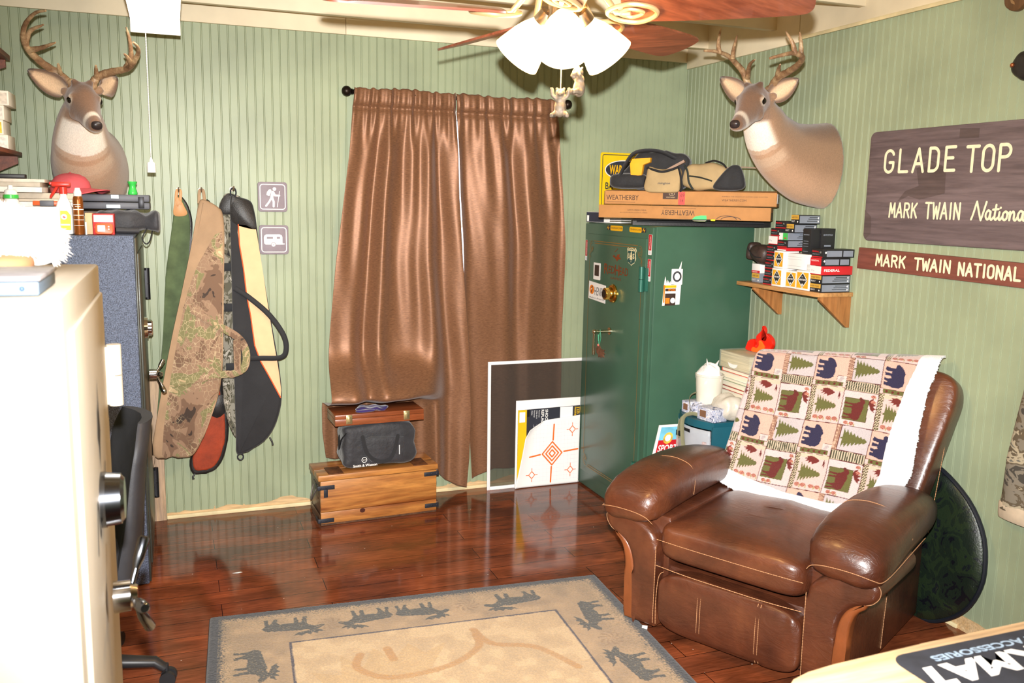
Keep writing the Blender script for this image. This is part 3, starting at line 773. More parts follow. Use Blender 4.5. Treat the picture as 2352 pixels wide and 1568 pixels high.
# rust suede, at the back
t = thing('gun_case', 'rust orange suede gun case with black trim, mostly hidden behind the others', 'gun case', (-2.72, -.02, .24), 0, gc)
rust = [(-2.70, 1.60), (-2.668, 1.59), (-2.65, 1.45), (-2.643, .851), (-2.646, .666), (-2.63, .54), (-2.622, .477), (-2.629, .404), (-2.652, .31), (-2.693, .251), (-2.741, .236), (-2.805, .238), (-2.818, .304), (-2.785, .374), (-2.745, .547), (-2.722, .854), (-2.71, 1.352)]
soft(rust, -.012, -.048, black_l, 'trim', t, .014)
cxr, czr = -2.70, .45
soft([(cxr+(a-cxr)*.86-.004, czr+(b-czr)*.965+.012) for a, b in rust], -.02, -.052, rust_l, 'suede_body', t, .012)
patch([(-2.735, .575), (-2.70, .63), (-2.64, .64), (-2.632, .565), (-2.68, .525)], -.053, black_l, 'black_band', t)
MB().tube([(-2.79, -.04, .245), (-2.805, -.045, .225), (-2.802, -.045, .212)], [.004, .005, .006], 8).build('zip_pull', black_l, t)
# olive canvas
t = thing('gun_case', 'long olive canvas gun case with tan leather tip, leftmost on the wall', 'gun case', (-2.9, -.02, .35), 0, gc)
grn = [(-2.846, 1.55), (-2.84, 1.603), (-2.828, 1.634), (-2.81, 1.634), (-2.786, 1.604), (-2.77, 1.561), (-2.762, 1.508), (-2.768, 1.42), (-2.79, 1.2), (-2.825, .9), (-2.865, .50), (-2.885, .40), (-2.92, .375), (-2.965, .375), (-2.975, .42), (-2.95, .655), (-2.917, .964), (-2.883, 1.257)]
soft(grn, -.05, -.072, black_l, 'black_edge', t, .008)
soft([(a-.010 if a > -2.80 or (b < 1.4 and a > -2.89) else a, b-.004) for a, b in grn], -.052, -.078, canvas_g, 'canvas_body', t, .010)
patch([(-2.847, 1.545), (-2.841, 1.598), (-2.829, 1.628), (-2.812, 1.615), (-2.795, 1.58), (-2.784, 1.548), (-2.815, 1.536)], -.079, tan_l, 'leather_tip', t)
MB().tube(smoothline([(-2.835, -.08, 1.59), (-2.829, -.075, 1.65), (-2.820, -.07, 1.662), (-2.811, -.075, 1.65), (-2.817, -.08, 1.59)], 5), .007, 8, flat=.35, up=(0, -1, 0)).ball((-2.826, -.082, 1.588), (.004, .002, .004), n=10).build('hanging_loop', tan_l, t)
# realtree camo behind the black one
t = thing('gun_case', 'grey tree-camouflage gun case with black top, between tan and black cases', 'gun case', (-2.59, -.05, .4), 0, gc)
soft([(-2.637, 1.587), (-2.62, 1.626), (-2.593, 1.651), (-2.52, 1.62), (-2.49, 1.5), (-2.50, 1.053), (-2.50, .6), (-2.53, .43), (-2.58, .415), (-2.609, .447), (-2.635, .543), (-2.648, .699), (-2.626, 1.254), (-2.630, 1.54)], -.056, -.096, camo_b, 'camo_body', t, .016)
patch([(-2.638, 1.55), (-2.636, 1.587), (-2.62, 1.626), (-2.593, 1.649), (-2.55, 1.63), (-2.54, 1.56)], -.098, black_l, 'black_cap', t)
for z in (1.30, 1.10, .80):
    MB().box((-2.63, -.101, z-.028), (-2.56, -.096, z+.012), bev=.001).build('strap', web, t)
# black and peach
t = thing('gun_case', 'black gun case with a peach panel and orange piping, rightmost on the wall', 'gun case', (-2.47, -.10, .35), 0, gc)
blko = [(-2.585, 1.635), (-2.559, 1.635), (-2.503, 1.621), (-2.481, 1.592), (-2.47, 1.512), (-2.465, 1.464), (-2.454, 1.336), (-2.421, 1.105), (-2.395, .922), (-2.37, .745), (-2.365, .641), (-2.374, .568), (-2.405, .476), (-2.457, .406), (-2.537, .362), (-2.591, .351), (-2.593, .448), (-2.593, .859), (-2.591, 1.258), (-2.589, 1.502)]
soft(blko, -.102, -.145, black_c, 'canvas_body', t, .018)
patch([(-2.583, 1.630), (-2.559, 1.630), (-2.507, 1.615), (-2.486, 1.588), (-2.476, 1.512), (-2.475, 1.478), (-2.582, 1.514)], -.146, black_l, 'vinyl_cap', t)
pan = [(-2.555, 1.503), (-2.483, 1.481), (-2.468, 1.45), (-2.426, 1.115), (-2.398, .901), (-2.376, .745), (-2.373, .632), (-2.429, .749), (-2.466, .822), (-2.493, .905), (-2.509, 1.057), (-2.525, 1.158), (-2.536, 1.287), (-2.552, 1.405)]
patch(pan, -.146, peach_c, 'peach_panel', t, 2)
MB().tube([V((a, -.149, b)) for a, b in pan[6:]+pan[:1]], .0028, 8).build('orange_piping', piping_o, t)
strap_mesh([(-2.581, 1.193), (-2.516, 1.148), (-2.422, 1.06), (-2.355, .956), (-2.345, .879), (-2.373, .843), (-2.47, .842), (-2.588, .84)], -.15, .026, web, 'carry_strap', t)
ring_hang('top_ring', -2.572, 1.655, black_iron, t, -.12)
ring_hang('bottom_ring', -2.575, .332, black_iron, t, -.12, .014, .016)
MB().tube([(-2.43, -.13, .425), (-2.418, -.135, .40), (-2.416, -.135, .385)], [.004, .004, .005], 8).build('zip_pull', black_l, t)
# tan and camo, in front
t = thing('gun_case', 'tan gun case with a reptile-scale camouflage panel and camo straps', 'gun case', (-2.8, -.16, .37), 0, gc)
tano = [(-2.728, 1.615), (-2.69, 1.611), (-2.645, 1.583), (-2.626, 1.55), (-2.623, 1.454), (-2.635, 1.162), (-2.647, .864), (-2.663, .714), (-2.694, .614), (-2.746, .475), (-2.786, .396), (-2.824, .368), (-2.898, .378), (-2.984, .392), (-2.953, .601), (-2.886, .924), (-2.833, 1.146), (-2.779, 1.377), (-2.746, 1.539)]
soft(tano, -.152, -.20, tan_c, 'canvas_body', t, .018)
cam = [(-2.633, 1.47), (-2.706, 1.386), (-2.77, 1.261), (-2.816, 1.117), (-2.848, .971), (-2.904, .688), (-2.942, .398), (-2.898, .386), (-2.826, .377), (-2.792, .404), (-2.752, .48), (-2.70, .617), (-2.67, .716), (-2.654, .864), (-2.642, 1.162)]
patch(cam, -.201, camo_a, 'camo_panel', t, 2)
strap_mesh([(-2.811, 1.122), (-2.681, 1.03), (-2.579, .962), (-2.543, .895), (-2.55, .815), (-2.604, .782), (-2.66, .779), (-2.884, .741)], -.206, .036, camo_a, 'carry_strap', t, .03)
MB().box((-2.60, -.238, .80), (-2.565, -.226, .95), bev=.004).build('grip_wrap', camo_a, t)
MB().tube(smoothline([(-2.732, -.18, 1.60), (-2.728, -.165, 1.655), (-2.719, -.16, 1.664), (-2.71, -.165, 1.655), (-2.706, -.18, 1.60)], 5), .007, 8, flat=.35, up=(0, -1, 0)).build('hanging_loop', tan_c, t)
MB().tube(smoothline([(-2.98, -.18, .39), (-2.985, -.185, .36), (-2.99, -.185, .34)], 3), [.008]*7, 8).build('zip_tag', pm('grey_tag', (150, 130, 110), .6), t)
for nm_, x, z, d in (('leather', -2.82, 1.662, 0), ('tan', -2.719, 1.664, 0), ('black', -2.572, 1.672, 0)):
    h = MB().cyl((x, 0, z), (x, -.012, z), .011, n=14).tube(smoothline([(x, -.01, z), (x, -.10, z-.004), (x, -.165, z-.004), (x, -.175, z+.012)], 4), .0036, 8).build('wall_hook', hook_m)
    tag(h, {'leather': 'steel wall hook holding up the olive canvas gun case', 'tan': 'steel wall hook holding up the tan camouflage gun case', 'black': 'steel wall hook holding up the black and peach gun case'}[nm_], 'hook', 'hooks for the gun cases')
# ================================================================ SAFES ON THE LEFT
hammer = pm('hammered_charcoal', (86, 94, 112), .36, .35, var=.42, vs=260, bump=.8, bs=230, bd=.005)
smooth_dark = pm('dark_olive_door', (62, 64, 58), .35, .3, var=.06)
chrome = pm('chrome', (200, 196, 192), .12, 1, var=0)
black_s = pm('black_steel', (38, 38, 42), .4, .5, var=.1)
def three_spoke(x, y, z, parent, r, rod, spokes, mat_knob):
    h = MB().cyl((x-.03, y, z), (x, y, z), r, n=28).cyl((x, y, z), (x+.012, y, z), r*.8, r*.6, n=28)
    h.build('handle_hub', chrome, parent)
    for e in spokes:
        a = V((x-.004, y, z)); b = V(e); m_ = a.lerp(b, .45)
        MB().tube([a, m_], rod*.65, 10).tube([m_, m_.lerp(b, .3), b.lerp(m_, .1), b], [rod*.7, rod*1.2, rod*1.35, rod*.9], 12).build('handle_spoke', mat_knob, parent)
bs_ = thing('gun_safe', 'tall dark grey hammered-finish gun safe against the back wall corner', 'safe', (-3.3, -.43, 0))
MB().box((-3.6, -.81, .004), (-3.0, -.05, 1.474), bev=.006).build('body', hammer, bs_)
MB().box((-3.001, -.80, .01), (-2.993, -.06, 1.465), bev=.003).build('door_frame', smooth_dark, bs_)
MB().box((-2.995, -.755, .075), (-2.986, -.105, 1.40), bev=.003).build('door', smooth_dark, bs_)
for z0, z1 in ((1.14, 1.29), (.15, .30)):
    MB().cyl((-2.977, -.085, z0), (-2.977, -.085, (z0+z1)/2-.001), .0125, n=18).cyl((-2.977, -.085, (z0+z1)/2+.001), (-2.977, -.085, z1), .0125, n=18).box((-2.99, -.10, z0+.01), (-2.977, -.075, z1-.01)).build('hinge', black_s, bs_)
MB().cyl((-2.988, -.45, 1.052), (-2.972, -.45, 1.052), .05, .046, n=36).cyl((-2.972, -.45, 1.052), (-2.957, -.45, 1.052), .036, n=36).cyl((-2.957, -.45, 1.052), (-2.952, -.45, 1.052), .034, .028, n=36).build('combination_dial', chrome, bs_)
three_spoke(-2.945, -.45, .842, bs_, .022, .008, ((-2.915, -.40, .895), (-2.912, -.50, .765), (-2.925, -.56, .86)), chrome)

beige = pm('beige_enamel', (174, 164, 147), .5, var=.03, vs=6, bump=.15, bs=300, bd=.002)
bg = thing('gun_safe', 'beige gun safe in the near left foreground, bleached by the flash', 'safe', (-3.3, -2.94, 0))
MB().box((-3.6, -3.285, .004), (-3.003, -2.60, 1.490), bev=.006).build('body', beige, bg)
MB().box((-3.004, -3.235, .06), (-2.994, -2.655, 1.436), bev=.004).build('door', beige, bg)
for z0, z1 in ((1.195, 1.325), (.15, .28)):
    MB().cyl((-2.978, -2.66, z0), (-2.978, -2.66, (z0+z1)/2-.001), .0145, n=20).cyl((-2.978, -2.66, (z0+z1)/2+.001), (-2.978, -2.66, z1), .0145, n=20).box((-3.0, -2.672, z0+.004), (-2.978, -2.648, z1-.004)).build('hinge', beige, bg)
steel_d = pm('dark_chrome', (120, 124, 132), .18, 1, var=0)
MB().cyl((-2.995, -2.94, 1.078), (-2.985, -2.94, 1.078), .052, n=40).cyl((-2.985, -2.94, 1.078), (-2.960, -2.94, 1.078), .05, .047, n=40).cyl((-2.960, -2.94, 1.078), (-2.954, -2.94, 1.078), .045, .038, n=40).build('combination_dial', steel_d, bg)
three_spoke(-2.952, -2.94, .885, bg, .030, .0085, ((-2.925, -2.90, .985), (-2.922, -2.88, .785), (-2.925, -3.03, .895)), steel_d)
FBg = Fr((-2.9935, -2.94, 0), (0, 1, 0), (0, 0, 1))
ink = pm('black_ink', (24, 22, 22), .5, var=0)
g_ = MB()
g_.plate([(-.02, 1.20), (.0, 1.26), (.012, 1.24), (.02, 1.305), (.03, 1.25), (.042, 1.2), (.025, 1.18), (.012, 1.13), (.0, 1.18)], FBg)
g_.stroke([(p.x, p.y) for p in smoothline([(-.12, 1.02), (-.09, 1.10), (-.06, 1.03), (-.03, 1.09), (.0, 1.04), (.03, 1.10), (.06, 1.05), (.10, 1.12)], 5)], .012, FBg)
g_.build('printed_emblem', ink, bg)

# ---------------------------------------------------------------- things on the beige safe
bx = thing('storage_box', 'pale blue and white flat box with a tiny blue stud on the beige safe', 'box', (-3.16, -3.0, 1.492))
pale_b = pm('pale_blue_card', (84, 99, 114), .6, var=.03)
MB().box((-3.30, -3.255, 1.4915), (-3.034, -3.065, 1.512), bev=.003).build('box_tray', pale_b, bx)
MB().box((-3.303, -3.258, 1.5125), (-3.031, -3.062, 1.520), bev=.003).build('box_lid', pm('white_lid', (140, 136, 140), .5, var=.12, vs=30), bx)
MB().ball((-3.056, -3.256, 1.502), .0035, n=10).build('stud', pm('blue_stud', (60, 80, 140), .3), bx)
# fluffy fur
fur = pm('white_fur', (240, 232, 222), .9, var=.05, sheen=.8)
rnd = random.Random(5)
ft = thing('fur_piece', 'fluffy white fur piece with tan underside lying behind the pale blue box', 'fur', (-3.14, -2.82, 1.492))
blobs = [((-3.15, -2.86, 1.560), (.075, .09, .058)), ((-3.092, -2.80, 1.545), (.048, .07, .045)), ((-3.17, -2.76, 1.56), (.07, .08, .055)), ((-3.24, -2.83, 1.565), (.08, .09, .06))]
mb = MB()
for c, r in blobs: mb.ball(c, r, n=20)
me = remeshed(mb, .012, 3); me.materials.clear(); me.materials.append(fur)
P0 = [(v.co.copy(), v.normal.copy()) for v in me.vertices if v.normal.z > -.75]
finish(me, 'fur_body', ft)
mb = MB()
for k in range(2600):
    p, nn = rnd.choice(P0); d = (nn+V((rnd.uniform(-.5, .5), rnd.uniform(-.5, .5), rnd.uniform(-.6, .4)))).normalized()
    q = p+V((rnd.uniform(-.006, .006), rnd.uniform(-.006, .006), rnd.uniform(-.006, .006))); s_ = d.orthogonal()*.0022; t_ = d.cross(s_); l_ = rnd.uniform(.006, .014)
    if q.z+d.z*l_ < 1.494: continue
    mb.add([q-d*.004+s_, q-d*.004-s_*.5+t_*.8, q-d*.004-s_*.5-t_*.8, q+d*l_+V((0, 0, -.004))], [(0, 1, 3), (1, 2, 3), (2, 0, 3)])
mb.build('fur_strands', fur, ft, kind='stuff')
MB().pillow((.10, .075, .020), .6, .8, 30, 14, M=Mx.Translation((-3.185, -2.90, 1.5125))).build('tan_band', pm('tan_hide', (168, 124, 88), .8, var=.1), ft)

# ---------------------------------------------------------------- things on the dark safe (top at 1.475)
ZS = 1.475
# spray bottle
sb = thing('spray_bottle', 'white spray bottle with red trigger head and yellow label on dark safe', 'bottle', (-3.25, -.745, ZS))
M = Mx.Translation((-3.25, -.745, 0))
rings = []
for z, a, b in ((ZS+.001, .026, .018), (ZS+.004, .030, .021), (ZS+.06, .031, .021), (ZS+.10, .030, .02), (ZS+.125, .024, .017), (ZS+.145, .013, .012), (ZS+.155, .012, .012), (ZS+.16, .012, .012)):
    rings.append([M @ V((math.copysign(abs(math.cos(t))**.7, math.cos(t))*a, math.copysign(abs(math.sin(t))**.7, math.sin(t))*b, z)) for t in np.linspace(0, 2*PI, 28, endpoint=False)])
MB().loft(rings).build('bottle_body', pm('white_bottle', (238, 236, 230), .35, var=.01), sb)
red_p = pm('red_plastic', (205, 52, 40), .35, var=.03)
tr_ = MB().cyl(M @ V((0, 0, ZS+.158)), M @ V((0, 0, ZS+.185)), .0145, n=20)
tr_.box(M @ V((-.04, -.012, ZS+.186)), M @ V((.028, .012, ZS+.205)), bev=.006).box(M @ V((-.048, -.006, ZS+.193)), M @ V((-.038, .006, ZS+.204)), bev=.002)
tr_.tube([M @ V(p) for p in ((-.02, 0, ZS+.188), (-.03, 0, ZS+.17), (-.043, 0, ZS+.15), (-.046, 0, ZS+.142))], [.006, .006, .005, .004], 8)
tr_.build('trigger_head', red_p, sb)
FS = Fr((-3.25, -.7665, ZS), (1, 0, 0), (0, 0, 1))
lb = MB().prism([(-.022, .018), (.022, .018), (.024, .075), (.012, .093), (-.012, .093), (-.024, .07)], FS, -.004, .001)
lb.dots((0, .07), .011, FS, .0014, 1).rect(-.02, .036, .02, .042, FS, .0014, 1).plate([(-.006, .07), (.0, .073), (.007, .067), (.0, .064)], FS, .0018, 2)
lb.build('label', [pm('label_yellow', (240, 205, 40), .5, var=.02), white_p, red_p], sb)
# spray can
sp = thing('spray_can', 'amber brown aerosol spray can with white cap beside the spray bottle', 'can', (-3.198, -.765, ZS))
M = Mx.Translation((-3.198, -.765, ZS))
MB().lathe([(.001, .001), (.018, .001), (.019, .004), (.019, .135), (.017, .146), (.013, .152)], 32, M=M).build('can_body', pm('amber_can', (140, 78, 30), .3, .5, var=.05), sp)
MB().lathe([(.0135, .150), (.0145, .152), (.0145, .166), (.010, .178), (.009, .183), (.001, .183)], 28, M=M).build('spray_cap', white_p, sp)
for z, h in ((.098, .003), (.076, .002), (.058, .002), (.036, .0015)):
    MB().lathe([(.0193, z), (.0193, z+h)], 32, M=M, cap=False).build('printed_band', white_p, sp)
g_ = MB()
for z, r0, r1 in ((.118, -.9, .5), (.111, -.5, .5)):
    pts = [M @ V((.0194*math.sin(a), -.0194*math.cos(a), z)) for a in np.linspace(r0, r1, 8)]
    MB().tube(pts, .0016, 6).build('printed_band', white_p, sp)
# small boxes and gadgets
tg_ = MB().box((-3.178, -.74, ZS+.001), (-3.152, -.66, ZS+.085), bev=.001).build('carton', pm('tan_carton', (205, 170, 130), .7))
tag(tg_, 'small tan carton standing between the amber can and the red box', 'carton')
rb = thing('ammo_box', 'small red cartridge box with white band on the dark safe', 'box', (-3.07, -.69, ZS))
MB().box((-3.150, -.75, ZS+.0005), (-3.072, -.66, ZS+.083), bev=.001).build('carton_body', pm('red_card', (190, 40, 38), .5, var=.04), rb)
Fq = Fr((-3.150, -.7502, ZS), (1, 0, 0), (0, 0, 1))
MB().rect(.004, .05, .074, .078, Fq).text('SHOTGUN SHELLS', Fq, .006, .026, .006, .06).build('white_band', white_p, rb)
od = thing('handheld_device', 'orange handheld device with pale screen leaning on the red box', 'device', (-3.07, -.76, ZS))
Fo = Fr((-3.145, -.753, ZS+.001), (1, 0, 0), (0, .12, 1))
MB().prism(rrect(.066, .044, .012, cx=.036, cy=.022), Fo, 0, .014, bev=.003).build('device_body', pm('orange_plastic', (225, 90, 40), .4), od)
MB().plate(rrect(.028, .026, .003, cx=.026, cy=.023), Fo, .0145).dots((.053, .03), .003, Fo, .0145, 0, 10).dots((.053, .02), .003, Fo, .0145, 0, 10).build('screen', white_p, od)
tb = MB().cyl((-3.07, -.71, ZS+.016), (-2.985, -.69, ZS+.013), .0125, n=18).build('flashlight', pm('black_tube', (40, 40, 44), .5))
tag(tb, 'short black cylinder flashlight lying on the dark safe', 'flashlight')
wt = MB().box((-3.176, -.778, ZS+.0005), (-3.170, -.768, ZS+.05), bev=.001).build('price_tag', white_p)
tag(wt, 'tiny white upright tag beside the amber can', 'tag')
# black drawstring pouch
pq = thing('pouch', 'black drawstring pouch with a cord hanging over the safe edge', 'pouch', (-3.03, -.5, ZS))
def pfn(p):
    t = max(0, (p.x-.02)/.1); k = 1-.35*max(0, min(1, (p.x-.03)/.035))+(.5*max(0, (p.x-.075)/.035))
    return V((p.x, p.y*k+.006*math.sin(p.x*70), p.z*k+.004*math.sin(p.x*90+p.y*30)))
MB().pillow((.128, .10, .047), .45, .45, 48, 24, pfn, M=Mx.Translation((-3.03, -.5, ZS+.048))).build('pouch_body', nylon, pq)
MB().tube(smoothline([(-2.945, -.5, ZS+.04), (-2.955, -.56, ZS+.02), (-2.975, -.58, ZS-.02), (-2.962, -.585, ZS-.045), (-2.945, -.58, ZS-.03), (-2.93, -.54, ZS+.03)], 5), .0028, 8).build('draw_cord', web, pq)
# grey hard case on the pouch
hc = thing('hard_case', 'grey hard plastic case with black latch on top of the black pouch', 'case', (-3.06, -.46, ZS+.1))
gp = pm('grey_plastic', (84, 86, 94), .5, var=.05)
MB().box((-3.215, -.56, ZS+.099), (-2.940, -.36, ZS+.128), bev=.006).box((-3.215, -.56, ZS+.130), (-2.940, -.36, ZS+.160), bev=.006).build('case_shell', gp, hc)
MB().box((-2.985, -.566, ZS+.104), (-2.962, -.555, ZS+.152), bev=.002).build('latch', black_s, hc)
g_ = MB().box((-3.11, -.563, ZS+.103), (-3.055, -.556, ZS+.118), bev=.002).box((-3.09, -.5625, ZS+.143), (-3.06, -.5605, ZS+.159), bev=.001)
g_.build('sticker', pm('pale_sticker', (200, 214, 222), .5), hc)
# green flared cup on the case
gcup = MB().lathe([(.018, 0), (.020, .004), (.0185, .012), (.013, .03), (.0145, .042), (.019, .05), (.0195, .056), (.014, .056), (.011, .04)], 28, M=Mx.Translation((-3.008, -.47, ZS+.1605))).build('flared_cup', pm('green_plastic', (60, 190, 80), .3, var=.02, spec=.6))
tag(gcup, 'small bright green flared plastic cup on the grey hard case', 'cup')
# papers and magazines under the cap
cols = [((214, 200, 176), 'tan'), ((196, 180, 156), 'brown'), ((228, 224, 220), 'white'), ((210, 205, 200), 'grey'), ((120, 120, 126), 'dark grey'), ((232, 230, 226), 'white')]
rnd = random.Random(3)
zz = ZS+.001
stack = [(-3.50, -.70, .26, .22, .045, (150, 140, 130), 'thick grey-brown folder at the bottom of the paper pile'),
         (-3.47, -.72, .20, .20, .030, (228, 224, 220), 'white catalogue above the grey-brown folder in the paper pile'),
         (-3.52, -.66, .29, .2, .030, (96, 96, 102), 'dark grey magazine in the middle of the paper pile'),
         (-3.48, -.64, .27, .2, .020, (236, 232, 226), 'thick white magazine above the dark grey one'),
         (-3.53, -.62, .32, .21, .012, (205, 190, 168), 'tan magazine under the red cap'),
         (-3.50, -.62, .30, .2, .024, (190, 176, 156), 'top brown paper sheet of the pile beside the red cap')]
for x, y, w, d, h, c, lab in stack:
    o = MB().box((x, y, zz), (x+w, y+d+.12, zz+h-.001), bev=.001).build('magazine', pm('paper_%d_%d_%d' % c, c, .6, var=.06, vs=30))
    tag(o, lab, 'magazine', 'papers piled on the dark safe'); zz += h
ZP = zz
for x, y, w, d, h, c, lab in ((-3.58, -.70, .25, .28, .022, (226, 220, 210), 'white folder lying on the left half of the paper pile'), (-3.60, -.66, .26, .26, .018, (176, 166, 150), 'grey-brown magazine second from the top at far left'), (-3.57, -.60, .24, .24, .014, (206, 196, 180), 'topmost tan magazine of the pile at far left')):
    o = MB().box((x, y, zz), (x+w, y+d, zz+h-.001), bev=.001).build('magazine', pm('paper_%d_%d_%d' % c, c, .6, var=.06, vs=30)); tag(o, lab, 'magazine', 'papers piled on the dark safe'); zz += h
ZQ = zz
bt = MB().box((-3.56, -.595, ZQ+.0005), (-3.40, -.54, ZQ+.018), bev=.004, M=None).build('slim_case', pm('black_plastic', (34, 32, 32), .45)); tag(bt, 'slim black case on the top of the paper pile at the left edge', 'case')
kn = thing('utility_knife', 'orange and grey folding knife lying in front of the paper pile', 'knife', (-3.28, -.74, ZS+.076))
MB().box((-3.36, -.745, ZS+.112), (-3.245, -.725, ZS+.13), bev=.004).build('handle', pm('orange_plastic', (225, 90, 40), .4), kn)
MB().box((-3.335, -.748, ZS+.110), (-3.285, -.722, ZS+.132), bev=.003).build('grip', gp, kn)
b2 = thing('carton', 'white carton under the orange knife beside the spray bottle', 'carton', (-3.32, -.74, ZS))
MB().box((-3.395, -.79, ZS+.001), (-3.262, -.725, ZS+.108), bev=.002).build('carton_body', white_p, b2)
gb = thing('bottle', 'white bottle with green collar and white cap at the left edge', 'bottle', (-3.43, -.76, ZS))
M = Mx.Translation((-3.43, -.765, ZS))
MB().lathe([(.001, .001), (.026, .001), (.027, .006), (.027, .125), (.022, .138)], 28, M=M).build('bottle_body', white_p, gb)
MB().lathe([(.0225, .137), (.0275, .139), (.0265, .152), (.018, .154)], 28, M=M).build('collar', pm('green_plastic', (60, 190, 80), .3), gb)
MB().lathe([(.0235, .153), (.021, .168), (.01, .174), (.008, .188), (.001, .189)], 28, M=M).build('cap', white_p, gb)
rj = MB().lathe([(.001, .001), (.02, .001), (.021, .15), (.019, .165), (.001, .166)], 24, M=Mx.Translation((-3.488, -.76, ZS))).build('jar', red_p); tag(rj, 'red topped jar at the far left edge beside the green collared bottle', 'jar')
# red cap
cp = thing('baseball_cap', 'faded red baseball cap lying on the pile of papers', 'cap', (-3.24, -.50, ZP))
capm = pm('faded_red_cloth', (196, 82, 88), .85, var=.06, bump=.2, bs=300)
Mc = Mx.Translation((-3.245, -.50, ZP+.001)) @ Mx.Rotation(R(-20), 4, 'Z')
dome = MB().loft([[Mc @ V((math.cos(a)*r*1.12, math.sin(a)*r, z)) for a in np.linspace(0, 2*PI, 36, endpoint=False)] for r, z in ((.070, 0), (.071, .02), (.066, .045), (.052, .066), (.030, .078), (.004, .082))])
dome.build('crown', capm, cp)
br_ = []
for i in range(9):
    v = i/8
    row = []
    for j in range(17):
        u = -1+2*j/16; r_ = .068+.075*v*(1-.25*u*u); a = u*.95
        row.append(Mc @ V((math.cos(a)*r_*1.08, math.sin(a)*r_*.98, .006-.018*v*(.3+1.2*u*u)+.012)))
    br_.append(row)
o = grid_mesh('bill', np.array([[list(p) for p in r] for r in br_]), capm, cp); m_ = o.modifiers.new('s', 'SOLIDIFY'); m_.thickness = .003
MB().ball(Mc @ V((0, 0, .083)), (.005, .005, .003), n=10).build('button', capm, cp)

# ---------------------------------------------------------------- shelf on the left wall
sh = thing('wall_shelf', 'dark wooden shelf on the left wall at the photo edge', 'shelf', (-3.75, -.5, 1.8))
redwood = wood('redwood', (104, 50, 30), (140, 74, 46), 1, .5, 8, 10)
MB().box((-3.749, -.85, 1.79), (-3.455, -.22, 1.808), bev=.002).build('board', redwood, sh)
for y_ in (-.245, -.8):
    MB().prism([(0, 0), (.28, 0), (.28, -.03), (.05, -.14), (0, -.14)], Fr((-3.749, y_, 1.789), (1, 0, 0), (0, 0, 1)), -.009, .009).build('bracket', redwood, sh)
zc = 1.8085
for k, (c, lab) in enumerate((((232, 226, 214), 'lowest white ammunition box on the left wall shelf'), ((236, 200, 70), 'white and yellow ammunition box, second up on left shelf'), ((226, 218, 206), 'white ammunition box, third up on left shelf'), ((222, 208, 190), 'topmost cream ammunition box on left wall shelf'))):
    t = thing('ammo_box', lab, 'box', (-3.52, -.4, zc), 0, 'boxes stacked on the left shelf')
    dx = (0, -.014, -.008, .012)[k]
    MB().box((-3.60, -.48, zc), (-3.468+dx, -.30, zc+.058), bev=.002).build('carton', pm('card_%d' % k, (232, 224, 208), .6, var=.05), t)
    Fk = Fr((-3.60, -.4803, zc), (1, 0, 0), (0, 0, 1))
    MB().rect(.03, .006, .126+dx, .05, Fk).build('label', pm('cardlab_%d' % k, c, .6, var=.12, vs=60), t)
    zc += .0585
t = thing('wall_shelf', 'upper red wooden shelf on the left wall at the photo edge', 'shelf', (-3.75, -.5, 2.2))
MB().box((-3.749, -.85, 2.19), (-3.475, -.24, 2.212), bev=.002).build('board', redwood, t)
MB().prism([(0, 0), (.26, 0), (.26, -.03), (.05, -.12), (0, -.12)], Fr((-3.749, -.265, 2.189), (1, 0, 0), (0, 0, 1)), -.009, .009).build('bracket', redwood, t)

# ================================================================ OFFICE CHAIR BETWEEN THE SAFES
ch = thing('office_chair', 'black office chair standing between the beige and dark grey safes', 'chair', (-3.24, -1.62, 0))
padm = pm('black_leatherette', (48, 48, 52), .55, var=.1, bump=.15, bs=200)
plast = pm('black_nylon_plastic', (36, 36, 38), .42, var=.06)
rows = []
for i in range(18):
    t = i/17; z = .45+.48*t; x = -3.06+.095*t**1.6+.01*math.sin(t*5); w = .21-.03*abs(t-.4)-.06*max(0, t-.85)/.15*.9; th = .035-.018*t
    ring = []
    for a in np.linspace(0, 2*PI, 28, endpoint=False):
        u = math.copysign(abs(math.cos(a))**.6, math.cos(a)); v = math.copysign(abs(math.sin(a))**.6, math.sin(a))
        ring.append(V((x+th*v-.05*(u*u)*.9+.02, -1.62+w*u, z)))
    rows.append(ring)
RCH = Mx.Translation((-3.03, -1.62, 0)) @ Mx.Rotation(R(12), 4, 'Z') @ Mx.Translation((3.03, 1.62, 0))
rows = [[RCH @ p for p in r] for r in rows]
MB().loft(rows).build('backrest', padm, ch)
MB().pillow((.24, .24, .05), .5, .5, 40, 16, M=Mx.Translation((-3.25, -1.62, .47))).build('seat', padm, ch)
MB().tube(smoothline([(-3.2, -1.62, .43), (-3.06, -1.62, .42), (-3.0, -1.62, .48), (-2.985, -1.62, .60)], 5), .022, 10, flat=.5).build('back_support', plast, ch)
MB().cyl((-3.25, -1.62, .09), (-3.25, -1.62, .26), .028, n=20).cyl((-3.25, -1.62, .26), (-3.25, -1.62, .42), .018, n=20).build('gas_column', black_s, ch)
